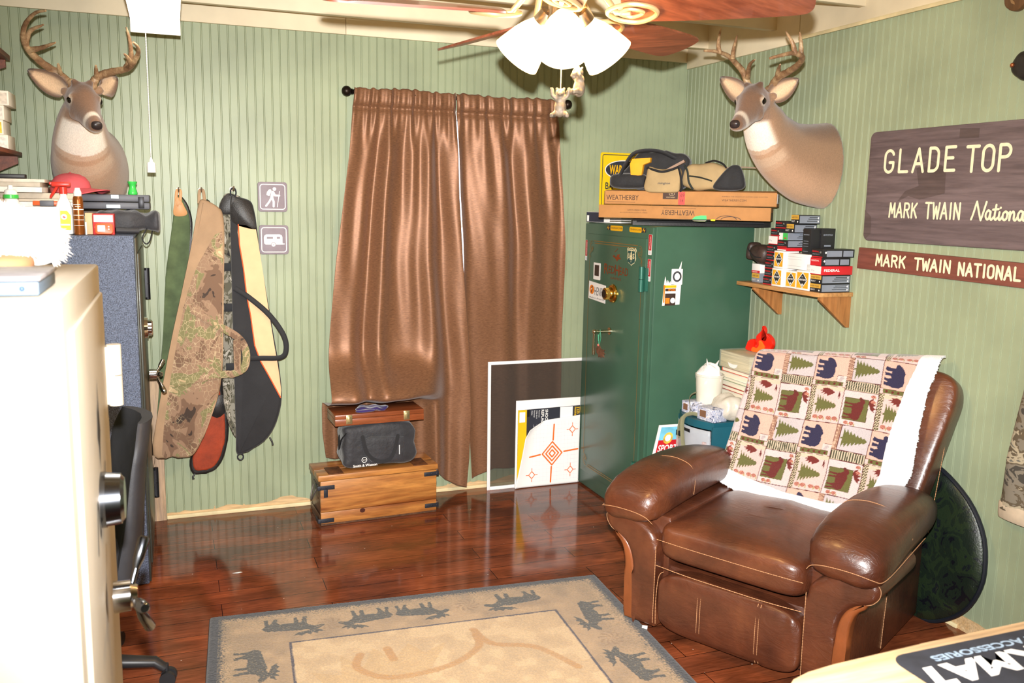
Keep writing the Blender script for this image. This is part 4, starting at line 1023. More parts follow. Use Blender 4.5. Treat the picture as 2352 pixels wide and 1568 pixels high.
for k in range(5):
    a = R(-8)+k*2*PI/5; d = V((math.cos(a), math.sin(a), 0)); c = V((-3.25, -1.62, 0))
    lg_ = MB().tube([c+V((0, 0, .105)), c+d*.15+V((0, 0, .10)), c+d*.29+V((0, 0, .085)), c+d*.32+V((0, 0, .06))], [.032, .028, .022, .018], 12, flat=.8).build('base_leg', plast, ch)
    s_ = V((-d.y, d.x, 0)); w_ = MB()
    for q in (-1, 1): w_.cyl(c+d*.33+s_*q*.008+V((0, 0, .026)), c+d*.33+s_*q*.024+V((0, 0, .026)), .026, n=20)
    w_.cyl(c+d*.325+V((0, 0, .03)), c+d*.325+V((0, 0, .075)), .008, n=10)
    w_.cyl(c+d*.33-s_*.009+V((0, 0, .026)), c+d*.33+s_*.009+V((0, 0, .026)), .012, n=10).build('caster', plast, lg_)

# ================================================================ DEER HEADS
def bez(path, t):
    n = len(path)-1; i = min(int(t*n), n-1); return path[i].lerp(path[i+1], t*n-i)
hide_m = vcol('deer_hide', .85, .35, 240, .35, (1, 1, .6), .004)
antler_m = None
def antlermat():
    m, nt, b = base_mat('antler'); vec = coords(nt); n = noise(nt, vec, 22, 6, .7)
    nt.links.new(ramp(nt, n, [(.3, (92, 62, 42)), (.5, (140, 108, 78)), (.72, (196, 170, 130))]), b.inputs['Base Color'])
    b.inputs['Roughness'].default_value = .5; bumpn(nt, b, noise(nt, vec, 120, 3), .4, .003); return m
antler_m = antlermat()
def deer(label, loc, path, radii, E, N, ears, antlers, out):
    """path: neck axis from the wall to the skull; E: between the eyes; N: nose tip"""
    root = thing('deer_head', label, 'deer head', loc, 0, 'mounted deer heads')
    E, N = V(E), V(N); F = (N-E).normalized(); S = F.cross(V((0, 0, 1))).normalized(); U = S.cross(F)
    mb = MB(); path = [V(p) for p in path]; sp = smoothline(path, 6); n = len(sp)
    rings = []
    for i, p in enumerate(sp):
        t = i/(n-1); T_ = (sp[min(i+1, n-1)]-sp[max(i-1, 0)]).normalized()
        if i < 3: T_ = V(out)
        s_ = T_.cross(V((0, 0, 1))).normalized() if abs(T_.z) < .95 else S
        u_ = s_.cross(T_)
        ra = interp(*zip(*[(q[0], q[1]) for q in radii]), t); rb_ = interp(*zip(*[(q[0], q[2]) for q in radii]), t)
        rings.append([p+s_*ra*math.cos(a)+u_*rb_*math.sin(a) for a in np.linspace(0, 2*PI, 36, endpoint=False)])
    mb.loft(rings)
    L_ = (N-E).length
    hp = [(-.115, .030, .035, -.02), (-.095, .052, .06, -.018), (-.06, .061, .072, -.012), (-.02, .060, .070, -.006), (.02, .058, .066, -.012), (.055, .050, .058, -.022), (.09, .041, .05, -.03), (.125, .035, .042, -.034), (.155, .032, .036, -.034), (.178, .030, .031, -.033), (.195, .024, .023, -.032), (.203, .012, .012, -.032)]
    k = L_/.195; rings = []
    for f_, a, b, c in hp:
        o = E+F*f_*k+U*c
        rings.append([o+S*a*math.cos(q)*(1-.12*math.sin(q))+U*b*math.sin(q) for q in np.linspace(0, 2*PI, 32, endpoint=False)])
    mb.loft(rings)
    for s_ in (-1, 1):
        mb.ball(E+S*s_*.047+F*.004+U*.016, (.02, .02, .016), n=12)            # brow
        mb.ball(E+S*s_*.034+F*.02*k-U*.045, (.03, .03, .034), n=12)           # cheek
        b_ = V(ears[0 if s_ < 0 else 1][0]); mb.ball(b_, .022, n=12)
        mb.ball(E-F*.055+S*s_*.030+U*.058, .016, n=10)                          # pedicle
    mb.ball(E+F*.16*k-U*.053, (.022, .022, .015), n=12)                         # lower lip
    me = remeshed(mb, .0085, 8)
    # hide colours
    co = np.zeros(len(me.vertices)*3); me.vertices.foreach_get('co', co); co = co.reshape(-1, 3)
    A = np.array([list(p) for p in sp]); tt = np.linspace(0, 1, n)
    nd = np.argmin(((co[:, None, :]-A[None])**2).sum(2), 1); tv = tt[nd]
    TT = np.gradient(A, axis=0); TT /= np.linalg.norm(TT, axis=1)[:, None]
    dn = np.array(out)*.55+np.array([0, 0, -1.0]); DN = dn[None]-TT*(TT@dn)[:, None]; DN /= np.linalg.norm(DN, axis=1)[:, None]
    rel = co-A[nd]; rel = rel-TT[nd]*(rel*TT[nd]).sum(1)[:, None]
    und = (rel*DN[nd]).sum(1)/(np.linalg.norm(rel, axis=1)+1e-6)
    h = co-np.array(E); hf = h@np.array(F)/k; hs = h@np.array(S); hu = h@np.array(U)
    ss = lambda x, a, b: np.clip((x-a)/(b-a), 0, 1)**2*(3-2*np.clip((x-a)/(b-a), 0, 1))
    base = np.array([150, 118, 92.]); c = np.repeat(base[None], len(co), 0)
    def bl(c, col, w): return c*(1-w[:, None])+np.array(col, float)[None]*w[:, None]
    c = bl(c, (190, 152, 122), ss(und, .1, .9)*.9)
    c = bl(c, (108, 82, 66), ss(-und, .5, .95)*.8)
    ishead = ss(hf, -.075, -.04)*(np.abs(hs) < .12)*ss(hu, -.105, -.085)
    c = bl(c, (236, 224, 210), ss(und, .35, .65)*ss(tv, .62, .66)*(1-ss(tv, .99, 1.0)))
    c = bl(c, (196, 165, 138), ss(und, .25, .6)*ss(tv, .48, .52)*(1-ss(tv, .56, .6)))
    hc = np.repeat(np.array([[118, 87, 66.]]), len(co), 0)
    hc = bl(hc, (96, 70, 54), ss(hu, .035, .06)*ss(-hf, -.05, .03))
    hc = bl(hc, (142, 112, 90), ss(-hu, .03, .06))
    hc = bl(hc, (196, 176, 154), ss(-(np.hypot(np.hypot(hf-.002, hu-.004)*1.0, (np.abs(hs)-.055))), -.028, -.018))
    hc = bl(hc, (206, 190, 172), ss(hf, .118, .132)*(1-ss(hf, .146, .158)))
    hc = bl(hc, (214, 204, 190), ss(-hu, .046, .056)*ss(hf, .10, .125))
    c = bl(c, (1, 1, 1), np.zeros(len(co))); w = ishead; c = c*(1-w[:, None])+hc*w[:, None]
    set_cols(me, c); me.materials.clear(); me.materials.append(hide_m)
    finish(me, 'body', root, 180)
    nose = MB().pillow((.021, .016, .017), .8, .8, 20, 12, M=Mx.Translation(E+F*.194*k-U*.024) @ Mx((S, F, U)).transposed().to_4x4())
    for s_ in (-1, 1): nose.ball(E+F*.203*k-U*.022+S*s_*.012, .005, 1, n=8)
    nose.build('nose', [pm('wet_nose', (44, 36, 36), .35, var=.1), pm('nostril', (10, 9, 9), .5)], root)
    for s_ in (-1, 1):
        MB().ball(E+S*s_*.053+F*.003+U*.003, .0165, n=16).build('eye', pm('glass_eye', (16, 11, 8), .06, var=0, spec=.8), root)
    for base_, tip, nrm in ears:
        base_, tip, nrm = V(base_), V(tip), V(nrm).normalized(); ax = tip-base_; ln = ax.length; ax.normalize(); w_ = ax.cross(nrm).normalized(); nr = w_.cross(ax)
        NU, NV = 15, 22; P = np.zeros((NV, NU, 3)); C = np.zeros((NV, NU, 3))
        for i in range(NV):
            t = i/(NV-1); hw = .048*math.sin(PI*min(1, .16+.84*t)**.85)**.8*(1-.1*t)+.002
            for j in range(NU):
                u = -1+2*j/(NU-1); cup = .026*(1-t)**.5*(u*u)+.01*u*u
                P[i, j] = base_+ax*ln*t+w_*hw*u*.92+nr*(cup-.010*math.sin(PI*t))
                e = min(1, max(0, (abs(u)-.55)/.35)); C[i, j] = np.array([216, 184, 150])*(1-e)+np.array([112, 88, 72])*e
                if t > .88: C[i, j] = C[i, j]*.75
        o = grid_mesh('ear', P, hide_m, root, C); m_ = o.modifiers.new('s', 'SOLIDIFY'); m_.thickness = .004; m_.offset = 0
    for group_ in antlers:
        mb = MB()
        for i, (pts, r0, r1) in enumerate(group_):
            P = smoothline(pts, 6); m_ = len(P)
            mb.tube(P, [(r0+(r1-r0)*(q/(m_-1))**1.3)*(1+.06*math.sin(q*2.1)) for q in range(m_)], 12)
        p0 = V(group_[0][0][0]); mb.ball(p0, group_[0][1]*1.45, n=12)
        mb.build('antler', antler_m, root, 60)
    return root
deer('mounted whitetail deer head with wide antlers on the back wall above the dark safe', (-3.2, 0, 1.75),
     [(-3.195, -.004, 1.735), (-3.195, -.12, 1.75), (-3.20, -.24, 1.79), (-3.205, -.34, 1.86), (-3.20, -.41, 1.94), (-3.19, -.455, 2.01)],
     [(0, .158, .215), (.2, .160, .205), (.4, .145, .175), (.6, .118, .135), (.8, .092, .105), (1, .058, .065)],
     (-3.172, -.535, 2.012), (-3.117, -.70, 1.927),
     [((-3.248, -.465, 2.052), (-3.382, -.45, 2.132), (.12, -1, -.1)), ((-3.122, -.445, 2.066), (-3.06, -.36, 2.135), (.55, -.8, -.1))],
     [[([(-3.222, -.465, 2.082), (-3.277, -.46, 2.127), (-3.327, -.5, 2.16), (-3.362, -.56, 2.196), (-3.371, -.62, 2.236), (-3.353, -.68, 2.276), (-3.311, -.74, 2.309), (-3.269, -.78, 2.315)], .0175, .004),
       ([(-3.362, -.56, 2.196), (-3.312, -.6, 2.203), (-3.256, -.64, 2.222)], .013, .003), ([(-3.370, -.585, 2.212), (-3.347, -.62, 2.259), (-3.293, -.66, 2.282)], .013, .003), ([(-3.262, -.46, 2.118), (-3.264, -.52, 2.156)], .012, .004)],
      [([(-3.150, -.455, 2.082), (-3.12, -.46, 2.122), (-3.069, -.5, 2.139), (-3.007, -.56, 2.148), (-2.978, -.62, 2.165), (-2.956, -.68, 2.197), (-2.956, -.73, 2.214), (-2.969, -.78, 2.223)], .0175, .004),
       ([(-3.007, -.56, 2.152), (-2.986, -.6, 2.193), (-2.986, -.64, 2.247), (-2.996, -.67, 2.296)], .013, .003), ([(-2.985, -.6, 2.159), (-2.997, -.66, 2.18), (-3.007, -.7, 2.188)], .011, .003), ([(-3.128, -.46, 2.113), (-3.124, -.52, 2.159)], .012, .004)]], (0, -1, 0))
deer('mounted whitetail deer head on the right wall above the green safe', (0, -1.22, 1.8),
     [(-.004, -1.255, 1.825), (-.12, -1.255, 1.838), (-.24, -1.262, 1.88), (-.34, -1.285, 1.945), (-.40, -1.31, 2.01), (-.44, -1.33, 2.07)],
     [(0, .135, .200), (.2, .130, .182), (.4, .118, .148), (.6, .102, .122), (.8, .088, .10), (1, .056, .062)],
     (-.525, -1.385, 2.076), (-.68, -1.50, 1.99),
     [((-.455, -1.268, 2.105), (-.50, -1.118, 2.208), (-.75, -.62, -.1)), ((-.405, -1.375, 2.105), (-.335, -1.452, 2.175), (-.7, -.7, -.1))],
     [[([(-.435, -1.265, 2.135), (-.45, -1.243, 2.18), (-.475, -1.245, 2.221), (-.52, -1.253, 2.253), (-.58, -1.28, 2.276), (-.66, -1.31, 2.284), (-.72, -1.31, 2.282)], .0165, .005),
       ([(-.64, -1.303, 2.283), (-.66, -1.323, 2.323), (-.68, -1.368, 2.366)], .011, .003), ([(-.56, -1.287, 2.268), (-.58, -1.322, 2.306), (-.6, -1.369, 2.344)], .011, .003), ([(-.46, -1.26, 2.195), (-.5, -1.328, 2.236), (-.54, -1.42, 2.244)], .012, .003)],
      [([(-.40, -1.345, 2.135), (-.42, -1.417, 2.176), (-.44, -1.514, 2.19), (-.48, -1.625, 2.199), (-.54, -1.728, 2.21), (-.6, -1.756, 2.218), (-.66, -1.77, 2.206), (-.72, -1.768, 2.189)], .0165, .005),
       ([(-.6, -1.759, 2.218), (-.62, -1.765, 2.254), (-.64, -1.748, 2.296)], .011, .003), ([(-.55, -1.732, 2.216), (-.56, -1.74, 2.259), (-.56, -1.728, 2.303)], .011, .003), ([(-.42, -1.417, 2.18), (-.46, -1.476, 2.202), (-.5, -1.539, 2.212)], .012, .003)]], (-1, 0, 0))
# ================================================================ GREEN SAFE
def green_enamel():
    return pm('green_enamel', (60, 93, 75), .30, var=.05, vs=4, bump=.06, bs=220, spec=.5, bd=.002)
gm = green_enamel()
brass = pm('polished_brass', (205, 160, 75), .18, 1, var=.05)
gs = thing('gun_safe', 'dark green gun safe with brass dial and stickers beside the right wall', 'safe', (-.37, -.46, 0))
MB().box((-.645, -.847, .004), (-.072, -.075, 1.53), bev=.008).build('body', gm, gs)
MB().box((-.662, -.842, .01), (-.644, -.080, 1.524), bev=.004).build('door_frame', gm, gs)
dr = MB().box((-.672, -.800, .10), (-.6605, -.128, 1.468), bev=.003).build('door', gm, gs)
FDr = Fr((-.6722, 0, 0), (0, -1, 0), (0, 0, 1))      # u = -y, v = z
gold = pm('gold_pinstripe', (150, 112, 52), .5, .3, var=0)
g_ = MB()
for off in (0, .012):
    o_ = .165+off; q_ = .765-off
    g_.stroke([(o_+.05, 1.43-off), (q_-.05, 1.43-off)], .0035, FDr).stroke([(o_+.05, .14+off), (q_-.05, .14+off)], .0035, FDr)
g_.stroke([(.165, .20), (.165, 1.37)], .0035, FDr).stroke([(.765, .20), (.765, 1.37)], .0035, FDr)
for u0, v0, sx, sy in ((.165, 1.43, 1, -1), (.765, 1.43, -1, -1), (.165, .14, 1, 1), (.765, .14, -1, 1)):
    for r_ in (.022, .013):
        g_.stroke([(u0+sx*(.022+r_*math.cos(a)), v0+sy*(.03+r_*1.3*math.sin(a))) for a in np.linspace(0, 5.2, 14)], .0028, FDr)
    g_.stroke([(u0+sx*(.02+.018*math.sin(k*1.2)), v0+sy*(.03+.012*k)) for k in range(6)], .003, FDr)
g_.build('gold_border', gold, dr)
for z0, z1 in ((1.205, 1.33), (.20, .33)):
    MB().cyl((-.688, -.792, z0), (-.688, -.792, (z0+z1)/2-.001), .0135, n=18).cyl((-.688, -.792, (z0+z1)/2+.001), (-.688, -.792, z1), .0135, n=18).box((-.68, -.82, z0+.005), (-.665, -.792, z1-.005)).build('hinge', pm('green_hinge', (44, 98, 84), .35, .2, var=.03), gs)
MB().lathe([(.001, .0), (.050, .0), (.050, .006), (.046, .010), (.044, .014), (.036, .016), (.034, .028), (.030, .032)], 40, M=Mx.Translation((-.672, -.466, 1.163)) @ Mx.Rotation(-PI/2, 4, 'Y')).build('dial_ring', brass, gs)
mb = MB().lathe([(.030, .028), (.029, .05), (.026, .054), (.022, .055)], 40, M=Mx.Translation((-.672, -.466, 1.163)) @ Mx.Rotation(-PI/2, 4, 'Y'), cap=False)
for k in range(36):
    a = k*2*PI/36; mb.box((-.704, -.466+.0295*math.cos(a)-.0012, 1.163+.0295*math.sin(a)-.0012), (-.724, -.466+.0295*math.cos(a)+.0012, 1.163+.0295*math.sin(a)+.0012))
mb.build('dial_knob', brass, gs)
MB().cyl((-.727, -.466, 1.163), (-.7285, -.466, 1.163), .022, n=30).build('dial_face', pm('dial_black', (22, 22, 20), .3), gs)
MB().cyl((-.672, -.445, .958), (-.765, -.445, .958), .0085, n=18).cyl((-.672, -.445, .958), (-.678, -.445, .958), .02, n=24).ball((-.765, -.445, .958), .0125, n=16).tube([(-.765, -.445, .958), (-.766, -.445, .90), (-.766, -.445, .835)], [.0075, .007, .0075], 12).build('handle', pm('nickel_handle', (205, 195, 165), .2, 1, var=0), gs)
# lettering and duck emblem on the door
rh = pm('red_gold_print', (128, 62, 30), .5, .2, var=.1)
g_ = MB().text('R', FDr, .352, 1.262, .058, .05, bold=.01, lift=.001).text('ED', FDr, .404, 1.268, .042, .07, bold=.01, lift=.001).text('H', FDr, .477, 1.262, .058, .05, bold=.01, lift=.001).text('EAD', FDr, .53, 1.268, .042, .095, bold=.01, lift=.001).text('SAFES', FDr, .43, 1.238, .013, .12, lift=.001)
g_.plate([(.445, 1.36), (.46, 1.368), (.485, 1.356), (.50, 1.372), (.53, 1.375), (.52, 1.362), (.545, 1.35), (.515, 1.348), (.495, 1.335), (.487, 1.345), (.47, 1.352)], FDr, .001)
g_.stroke([(.47, 1.385), (.485, 1.392), (.50, 1.402)], .004, FDr, .001)
g_.build('printed_lettering', rh, dr)
def sticker(name, label, fr, draw, mats, parent=None, grp=None):
    """thin card stuck on a surface (stays with the safe it is glued to)"""
    mb = MB(); draw(mb, fr); return mb.build(name, mats, gs, label=label)
Fd0 = FDr; Ff0 = Fr((-.6622, 0, 0), (0, -1, 0), (0, 0, 1)); Fs0 = Fr((0, -.8472, 0), (1, 0, 0), (0, 0, 1))
red_s = pm('sticker_red', (190, 30, 40), .4, var=.02); yel_s = pm('sticker_yellow', (238, 180, 20), .4, var=.02)
def card(mb, fr, u0, v0, u1, v1, mi=0, th=.0012, r=.003):
    mb.prism(rrect(abs(u1-u0), abs(v1-v0), min(r, abs(u1-u0)*.4), 3, (u0+u1)/2, (v0+v1)/2), fr, 0, th, mi)
def yellow_pair(u0, u1, flip):
    def d(mb, fr):
        a, b = (u0+.045, u1) if not flip else (u0, u1-.045)
        card(mb, fr, a, 1.494, b, 1.521, 0, .0012, .008); card(mb, fr, u0, 1.496, u1, 1.519, 1, .0009, .008)
        mb.text('BROWNING', fr, b-.008, 1.513, .010, (b-a)-.02, 1, .0018, rot=PI)
        c = (u0+.02) if not flip else (u1-.02)
        mb.stroke([(c-.012, 1.504), (c-.004, 1.512), (c+.004, 1.503), (c+.012, 1.51)], .004, fr, .0018, 0).stroke([(c-.004, 1.512), (c-.001, 1.518)], .003, fr, .0018, 0).stroke([(c+.004, 1.503), (c+.002, 1.498)], .003, fr, .0018, 0)
    return d
sticker('sticker', 'left yellow and black sticker above the door', Ff0, yellow_pair(.345, .527, False), [yel_s, blk])
sticker('sticker', 'right yellow and black sticker above the door', Ff0, yellow_pair(.604, .776, True), [yel_s, blk])
def redstrip(u0, u1, z0, z1):
    def d(mb, fr):
        card(mb, fr, u0, z0, u1, z1, 1); mb.rect(u0+.001, z0+(z1-z0)*.22, u1-.001, z1-.001, fr, .0014, 0)
        mb.text('Winchester', fr, u0+(u1-u0)*.68, z0+(z1-z0)*.27, (u1-u0)*.42, (z1-z0)*.66, 1, .0018, rot=PI/2)
        mb.rect(u0+.006, z0+.004, u1-.006, z0+(z1-z0)*.18, fr, .0014, 2)
    return d
for u0, z0, z1, w in ((.088, 1.315, 1.43, 'far left edge'), (.806, 1.39, 1.49, 'upper right edge'), (.806, 1.26, 1.37, 'lower right edge')):
    sticker('sticker', 'narrow red and white sticker at the %s of the front' % w, Ff0, redstrip(u0, u0+.032, z0, z1), [red_s, white_p, grey])
def henry(mb, fr):
    mb.prism([(.168, 1.108), (.376, 1.098), (.378, 1.196), (.172, 1.206)], fr, 0, .0014, 0)
    mb.dots((.21, 1.160), .030, fr, .002, 1, 24, .026).stroke([(.205, 1.145), (.213, 1.16), (.209, 1.172), (.217, 1.178)], .008, fr, .0024, 2).stroke([(.209, 1.165), (.199, 1.16)], .005, fr, .0024, 0)
    mb.text('HENRY', fr, .244, 1.133, .048, .118, 2, .002, bold=.0).text('Made in America', fr, .182, 1.112, .010, .18, 2, .002)
sticker('sticker', 'white rectangular sticker with an orange disc beside the dial', Fd0, henry, [white_p, pm('sticker_orange', (232, 130, 36), .5, var=0), blk])
def shield(mb, fr):
    def sh(k, mi, l):
        P = [(-.8, 1), (-.45, .86), (-.2, 1), (.2, 1), (.45, .86), (.8, 1), (1, .75), (.82, .4), (.95, -.2), (.6, -.7), (.15, -.86), (0, -1), (-.15, -.86), (-.6, -.7), (-.95, -.2), (-.82, .4), (-1, .75)]
        mb.plate([(.655+a*.050*k, 1.370+b*.046*k) for a, b in P], fr, l, mi)
    mb.prism([(.655+a*.050, 1.370+b*.046) for a, b in [(-.8, 1), (-.45, .86), (-.2, 1), (.2, 1), (.45, .86), (.8, 1), (1, .75), (.82, .4), (.95, -.2), (.6, -.7), (.15, -.86), (0, -1), (-.15, -.86), (-.6, -.7), (-.95, -.2), (-.82, .4), (-1, .75)]], fr, 0, .0012, 0)
    sh(.9, 1, .0016); sh(.82, 0, .002); mb.plate([(.62, 1.40), (.69, 1.40), (.694, 1.345), (.655, 1.330), (.616, 1.345)], fr, .0024, 1)
    mb.text('U', fr, .622, 1.362, .026, .019, 0, .0028, bold=.03).text('S', fr, .669, 1.362, .026, .019, 0, .0028, bold=.03)
    mb.plate([(.655, 1.402), (.646, 1.384), (.650, 1.385), (.641, 1.368), (.648, 1.37), (.640, 1.354), (.653, 1.356), (.653, 1.342), (.657, 1.342), (.657, 1.356), (.670, 1.354), (.662, 1.37), (.669, 1.368), (.660, 1.385), (.664, 1.384)], fr, .0032, 0)
sticker('sticker', 'cream and teal forest shield sticker with a pine tree', Fd0, shield, [pm('shield_cream', (228, 216, 170), .5, var=0), pm('shield_teal', (44, 82, 78), .5, var=0)])
def plain_white(mb, fr): card(mb, fr, .222, 1.219, .305, 1.312, 0); mb.rect(.236, 1.240, .291, 1.300, fr, .0016, 1)
sticker('sticker', 'small white sticker with a dark panel on the left of the door', Fd0, plain_white, [white_p, pm('sticker_brown', (60, 44, 38), .5, var=.1)])
def torn(mb, fr):
    card(mb, fr, -.55, 1.243, -.487, 1.322)
    for r_ in (.0235, .019): mb.stroke([(-.518+r_*math.cos(a), 1.284+r_*1.08*math.sin(a)) for a in np.linspace(0, 2*PI, 26)], .003 if r_ > .02 else .006, fr, .0018, 1)
    mb.plate([(-.510, 1.322), (-.494, 1.362), (-.497, 1.322)], fr, .0012, 0)
sticker('sticker', 'white sticker with a dark ring on the side of the safe', Fs0, torn, [white_p, blk])
def torn2(mb, fr):
    mb.prism([(-.596, 1.140), (-.497, 1.144), (-.493, 1.242), (-.548, 1.245), (-.556, 1.262), (-.56, 1.25), (-.57, 1.268), (-.574, 1.25), (-.585, 1.285), (-.590, 1.245)], fr, 0, .0012, 0)
    mb.rect(-.586, 1.228, -.52, 1.241, fr, .0016, 3).rect(-.592, 1.155, -.584, 1.243, fr, .0016, 1).rect(-.582, 1.14, -.522, 1.225, fr, .0016, 2).rect(-.582, 1.200, -.522, 1.212, fr, .002, 0).rect(-.58, 1.15, -.555, 1.178, fr, .002, 1).dots((-.537, 1.165), .014, fr, .002, 0)
    mb.text('SMOKE', fr, -.565, 1.214, .010, .04, 1, .0022, bold=.03)
sticker('sticker', 'torn brown and orange sticker below the ring sticker', Fs0, torn2, [white_p, pm('sticker_orange', (232, 130, 36), .5, var=0), pm('sticker_brown', (60, 44, 38), .5, var=.1), yel_s])
# leather fob on a green cord hanging from the handle
fo = thing('key_fob', 'brown leather fob hanging on a green cord from the safe handle', 'key fob', (-.735, -.447, .87))
fl_ = Fr((-.735, 0, 0), (0, -1, 0), (0, 0, 1))
MB().prism([(.412, .862), (.43, .878), (.45, .886), (.465, .87), (.49, .866), (.515, .868), (.50, .857), (.52, .846), (.50, .842), (.512, .828), (.48, .83), (.478, .818), (.462, .828), (.445, .818), (.44, .832), (.42, .840)], fl_, -.002, .002).build('leather_tag', pm('worn_leather', (104, 70, 50), .7, var=.2, vs=50), fo)
MB().tube([(-.733, -.449, .967), (-.734, -.436, .925), (-.735, -.443, .88)], .0022, 6).tube([(-.733, -.449, .967), (-.734, -.462, .925), (-.735, -.447, .88)], .0018, 6).tube([(-.735, -.432, .94), (-.735, -.438, .905)], [.004, .003], 8).build('cord', pm('green_cord', (40, 140, 100), .5), fo)
MB().ball((-.737, -.441, .884), .0075, n=12).build('bead', pm('pink_bead', (190, 110, 95), .5), fo)

# ================================================================ ON TOP OF THE GREEN SAFE
kraft = pm('kraft_card', (176, 124, 72), .75, var=.05, vs=14, bump=.08, bs=120)
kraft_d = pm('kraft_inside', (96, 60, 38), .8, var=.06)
print_b = pm('brown_print', (62, 36, 22), .6, var=0)
U_ = V((.752, -.659, 0)).normalized(); ANG = math.atan2(U_.y, U_.x); Bk = V((-U_.y, U_.x, 0))
def frame_at(o): return Fr(o, U_, (0, 0, 1))
ZG = 1.5305
# black rifle case lying at the bottom
rc = thing('rifle_case', 'flat black rifle case at the very bottom of the pile on the green safe', 'case', (-.4, -.6, ZG))
Mr = Mx.Translation((-.655, -.62, ZG)) @ Mx.Rotation(R(-24), 4, 'Z')
MB().prism([(0, .0), (.66, 0), (.70, .02), (.70, .16), (.62, .18), (.0, .10)], Fr(Mr @ V((0, 0, 0)), Mr.to_3x3() @ V((1, 0, 0)), Mr.to_3x3() @ V((0, 1, 0))), 0, .034, bev=.01).build('case_body', pm('black_vinyl_case', (30, 27, 27), .5, var=.1, bump=.2, bs=150), rc)
MB().tube([Mr @ V((.02, -.004, .02)), Mr @ V((.34, -.006, .022)), Mr @ V((.66, -.004, .02))], .006, 8).build('zip_edge', web, rc)
L1, W1_, H1_ = .84, .15, .066
O1 = V((-.820, -.560, 1.566)); O2 = V((-.806, -.588, 1.633))
def kraft_box(name, label, o, L_, H_, openlid, draw):
    t = thing(name, label, 'box', o, 0, 'long brown rifle boxes')
    fr = frame_at(o); end = Fr(o+U_*L_, Bk, (0, 0, 1)); top = Fr(o+V((0, 0, H_)), U_, Bk)
    M = Mx.Translation(o) @ Mx.Rotation(ANG, 4, 'Z')
    MB().box((0, 0, 0), (L_, W1_, H_-.002 if not openlid else .012), bev=.0015, M=M).build('carton', kraft, t) if not openlid else \
        MB().box((0, 0, 0), (L_, W1_, .004), M=M).box((0, 0, 0), (L_, .004, H_), M=M).box((0, W1_-.004, 0), (L_, W1_, H_), M=M).box((0, 0, 0), (.004, W1_, H_), M=M).box((L_-.004, 0, 0), (L_, W1_, H_), M=M).build('carton', kraft, t)
    draw(t, fr, end, top, M); return t
def draw_low(t, fr, end, top, M):
    g = MB().text('WEATHERBY', fr, .485, .044, .026, .165, rot=PI, lift=.0009, bold=.004)
    g.stroke([(.33, .054), (.49, .052)], .0016, fr, .0009)
    g.text('WEATHERBY.COM', fr, .245, .044, .0085, .095, rot=PI, lift=.0009).text('INSPIRING THE DREAMS OF HUNTERS AND SHOOTERS', fr, .25, .030, .005, .14, rot=PI, lift=.0009)
    g.stroke([(.64+.05*math.cos(a), -.002+.024*math.sin(a)) for a in np.linspace(.35, 2.8, 14)], .003, fr, .0009).stroke([(.66+.05*math.cos(a), -.002+.02*math.sin(a)) for a in np.linspace(.35, 2.8, 14)], .003, fr, .0009)
    g.rect(.03, .006, .12, .04, end, .0009)
    g.build('printing', print_b, t)
kraft_box('long_box', 'lower long brown rifle carton with upside-down lettering on the green safe', O1, .845, .066, False, draw_low)
def draw_up(t, fr, end, top, M):
    g = MB().text('WEATHERBY', fr, .012, .022, .026, .165, lift=.0009, bold=.004).stroke([(.015, .012), (.16, .012)], .0016, fr, .0009)
    g.text('INSPIRING THE DREAMS OF HUNTERS AND SHOOTERS', fr, .585, .044, .005, .215, lift=.0009).text('WEATHERBY.COM', fr, .585, .024, .0105, .115, lift=.0009)
    g.rect(.298, .030, .372, .0655, fr, .0009)
    g.build('printing', print_b, t)
    w = MB().stroke([(.342+.013*math.cos(a), .0565+.010*math.sin(a)) for a in np.linspace(0, 2*PI, 20)], .0016, fr, .0014).text('W', fr, .336, .052, .009, None, 0, .0014).text('WEATHERBY', fr, .314, .036, .006, .046, 0, .0014)
    w.build('emblem', pm('emblem_cream', (206, 180, 140), .6, var=0), t)
    r = MB().prism([(.375, .004), (.407, .003), (.407, .066), (.375, .066)], fr, 0, .0012)
    r.text('69', fr, .384, .042, .016, None, 1, .0016).text('14', fr, .384, .016, .015, None, 1, .0016)
    r.build('red_tag', [pm('red_tag', (222, 56, 52), .5, var=.03), print_b], t)
    lab = MB().prism([(.006, .016), (.128, .016), (.128, .062), (.006, .062)], end, 0, .0012)
    lab.text('Vanguard', end, .012, .050, .006, None, 1, .0016).text('SER. NO.', end, .012, .040, .004, None, 1, .0016).text('BLUED 300 WBY', end, .06, .050, .005, .06, 1, .0016)
    for k in range(14): lab.rect(.072+.0036*k, .022, .072+.0036*k+(.0016 if k % 3 else .0026), .042, end, .0016, 1)
    lab.build('barcode_label', [white_p, blk], t)
    fl = MB()
    fl.box((.003, W1_-.006, .0655), (.80, W1_-.003, .070), M=M)
    A = [M @ V(p) for p in ((.002, .003, .0662), (.838, .003, .0662), (.838, .05, .074), (.002, .05, .070))]
    fl.add([*A, *[p+V((0, 0, .0015)) for p in A]], [(0, 1, 2, 3), (7, 6, 5, 4), (0, 4, 5, 1), (1, 5, 6, 2), (2, 6, 7, 3), (3, 7, 4, 0)])
    fl.build('flap', kraft, t)
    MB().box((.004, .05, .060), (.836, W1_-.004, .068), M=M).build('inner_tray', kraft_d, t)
kraft_box('long_box', 'upper long brown rifle carton with white barcode label on its end', O2, .842, .066, True, draw_up)
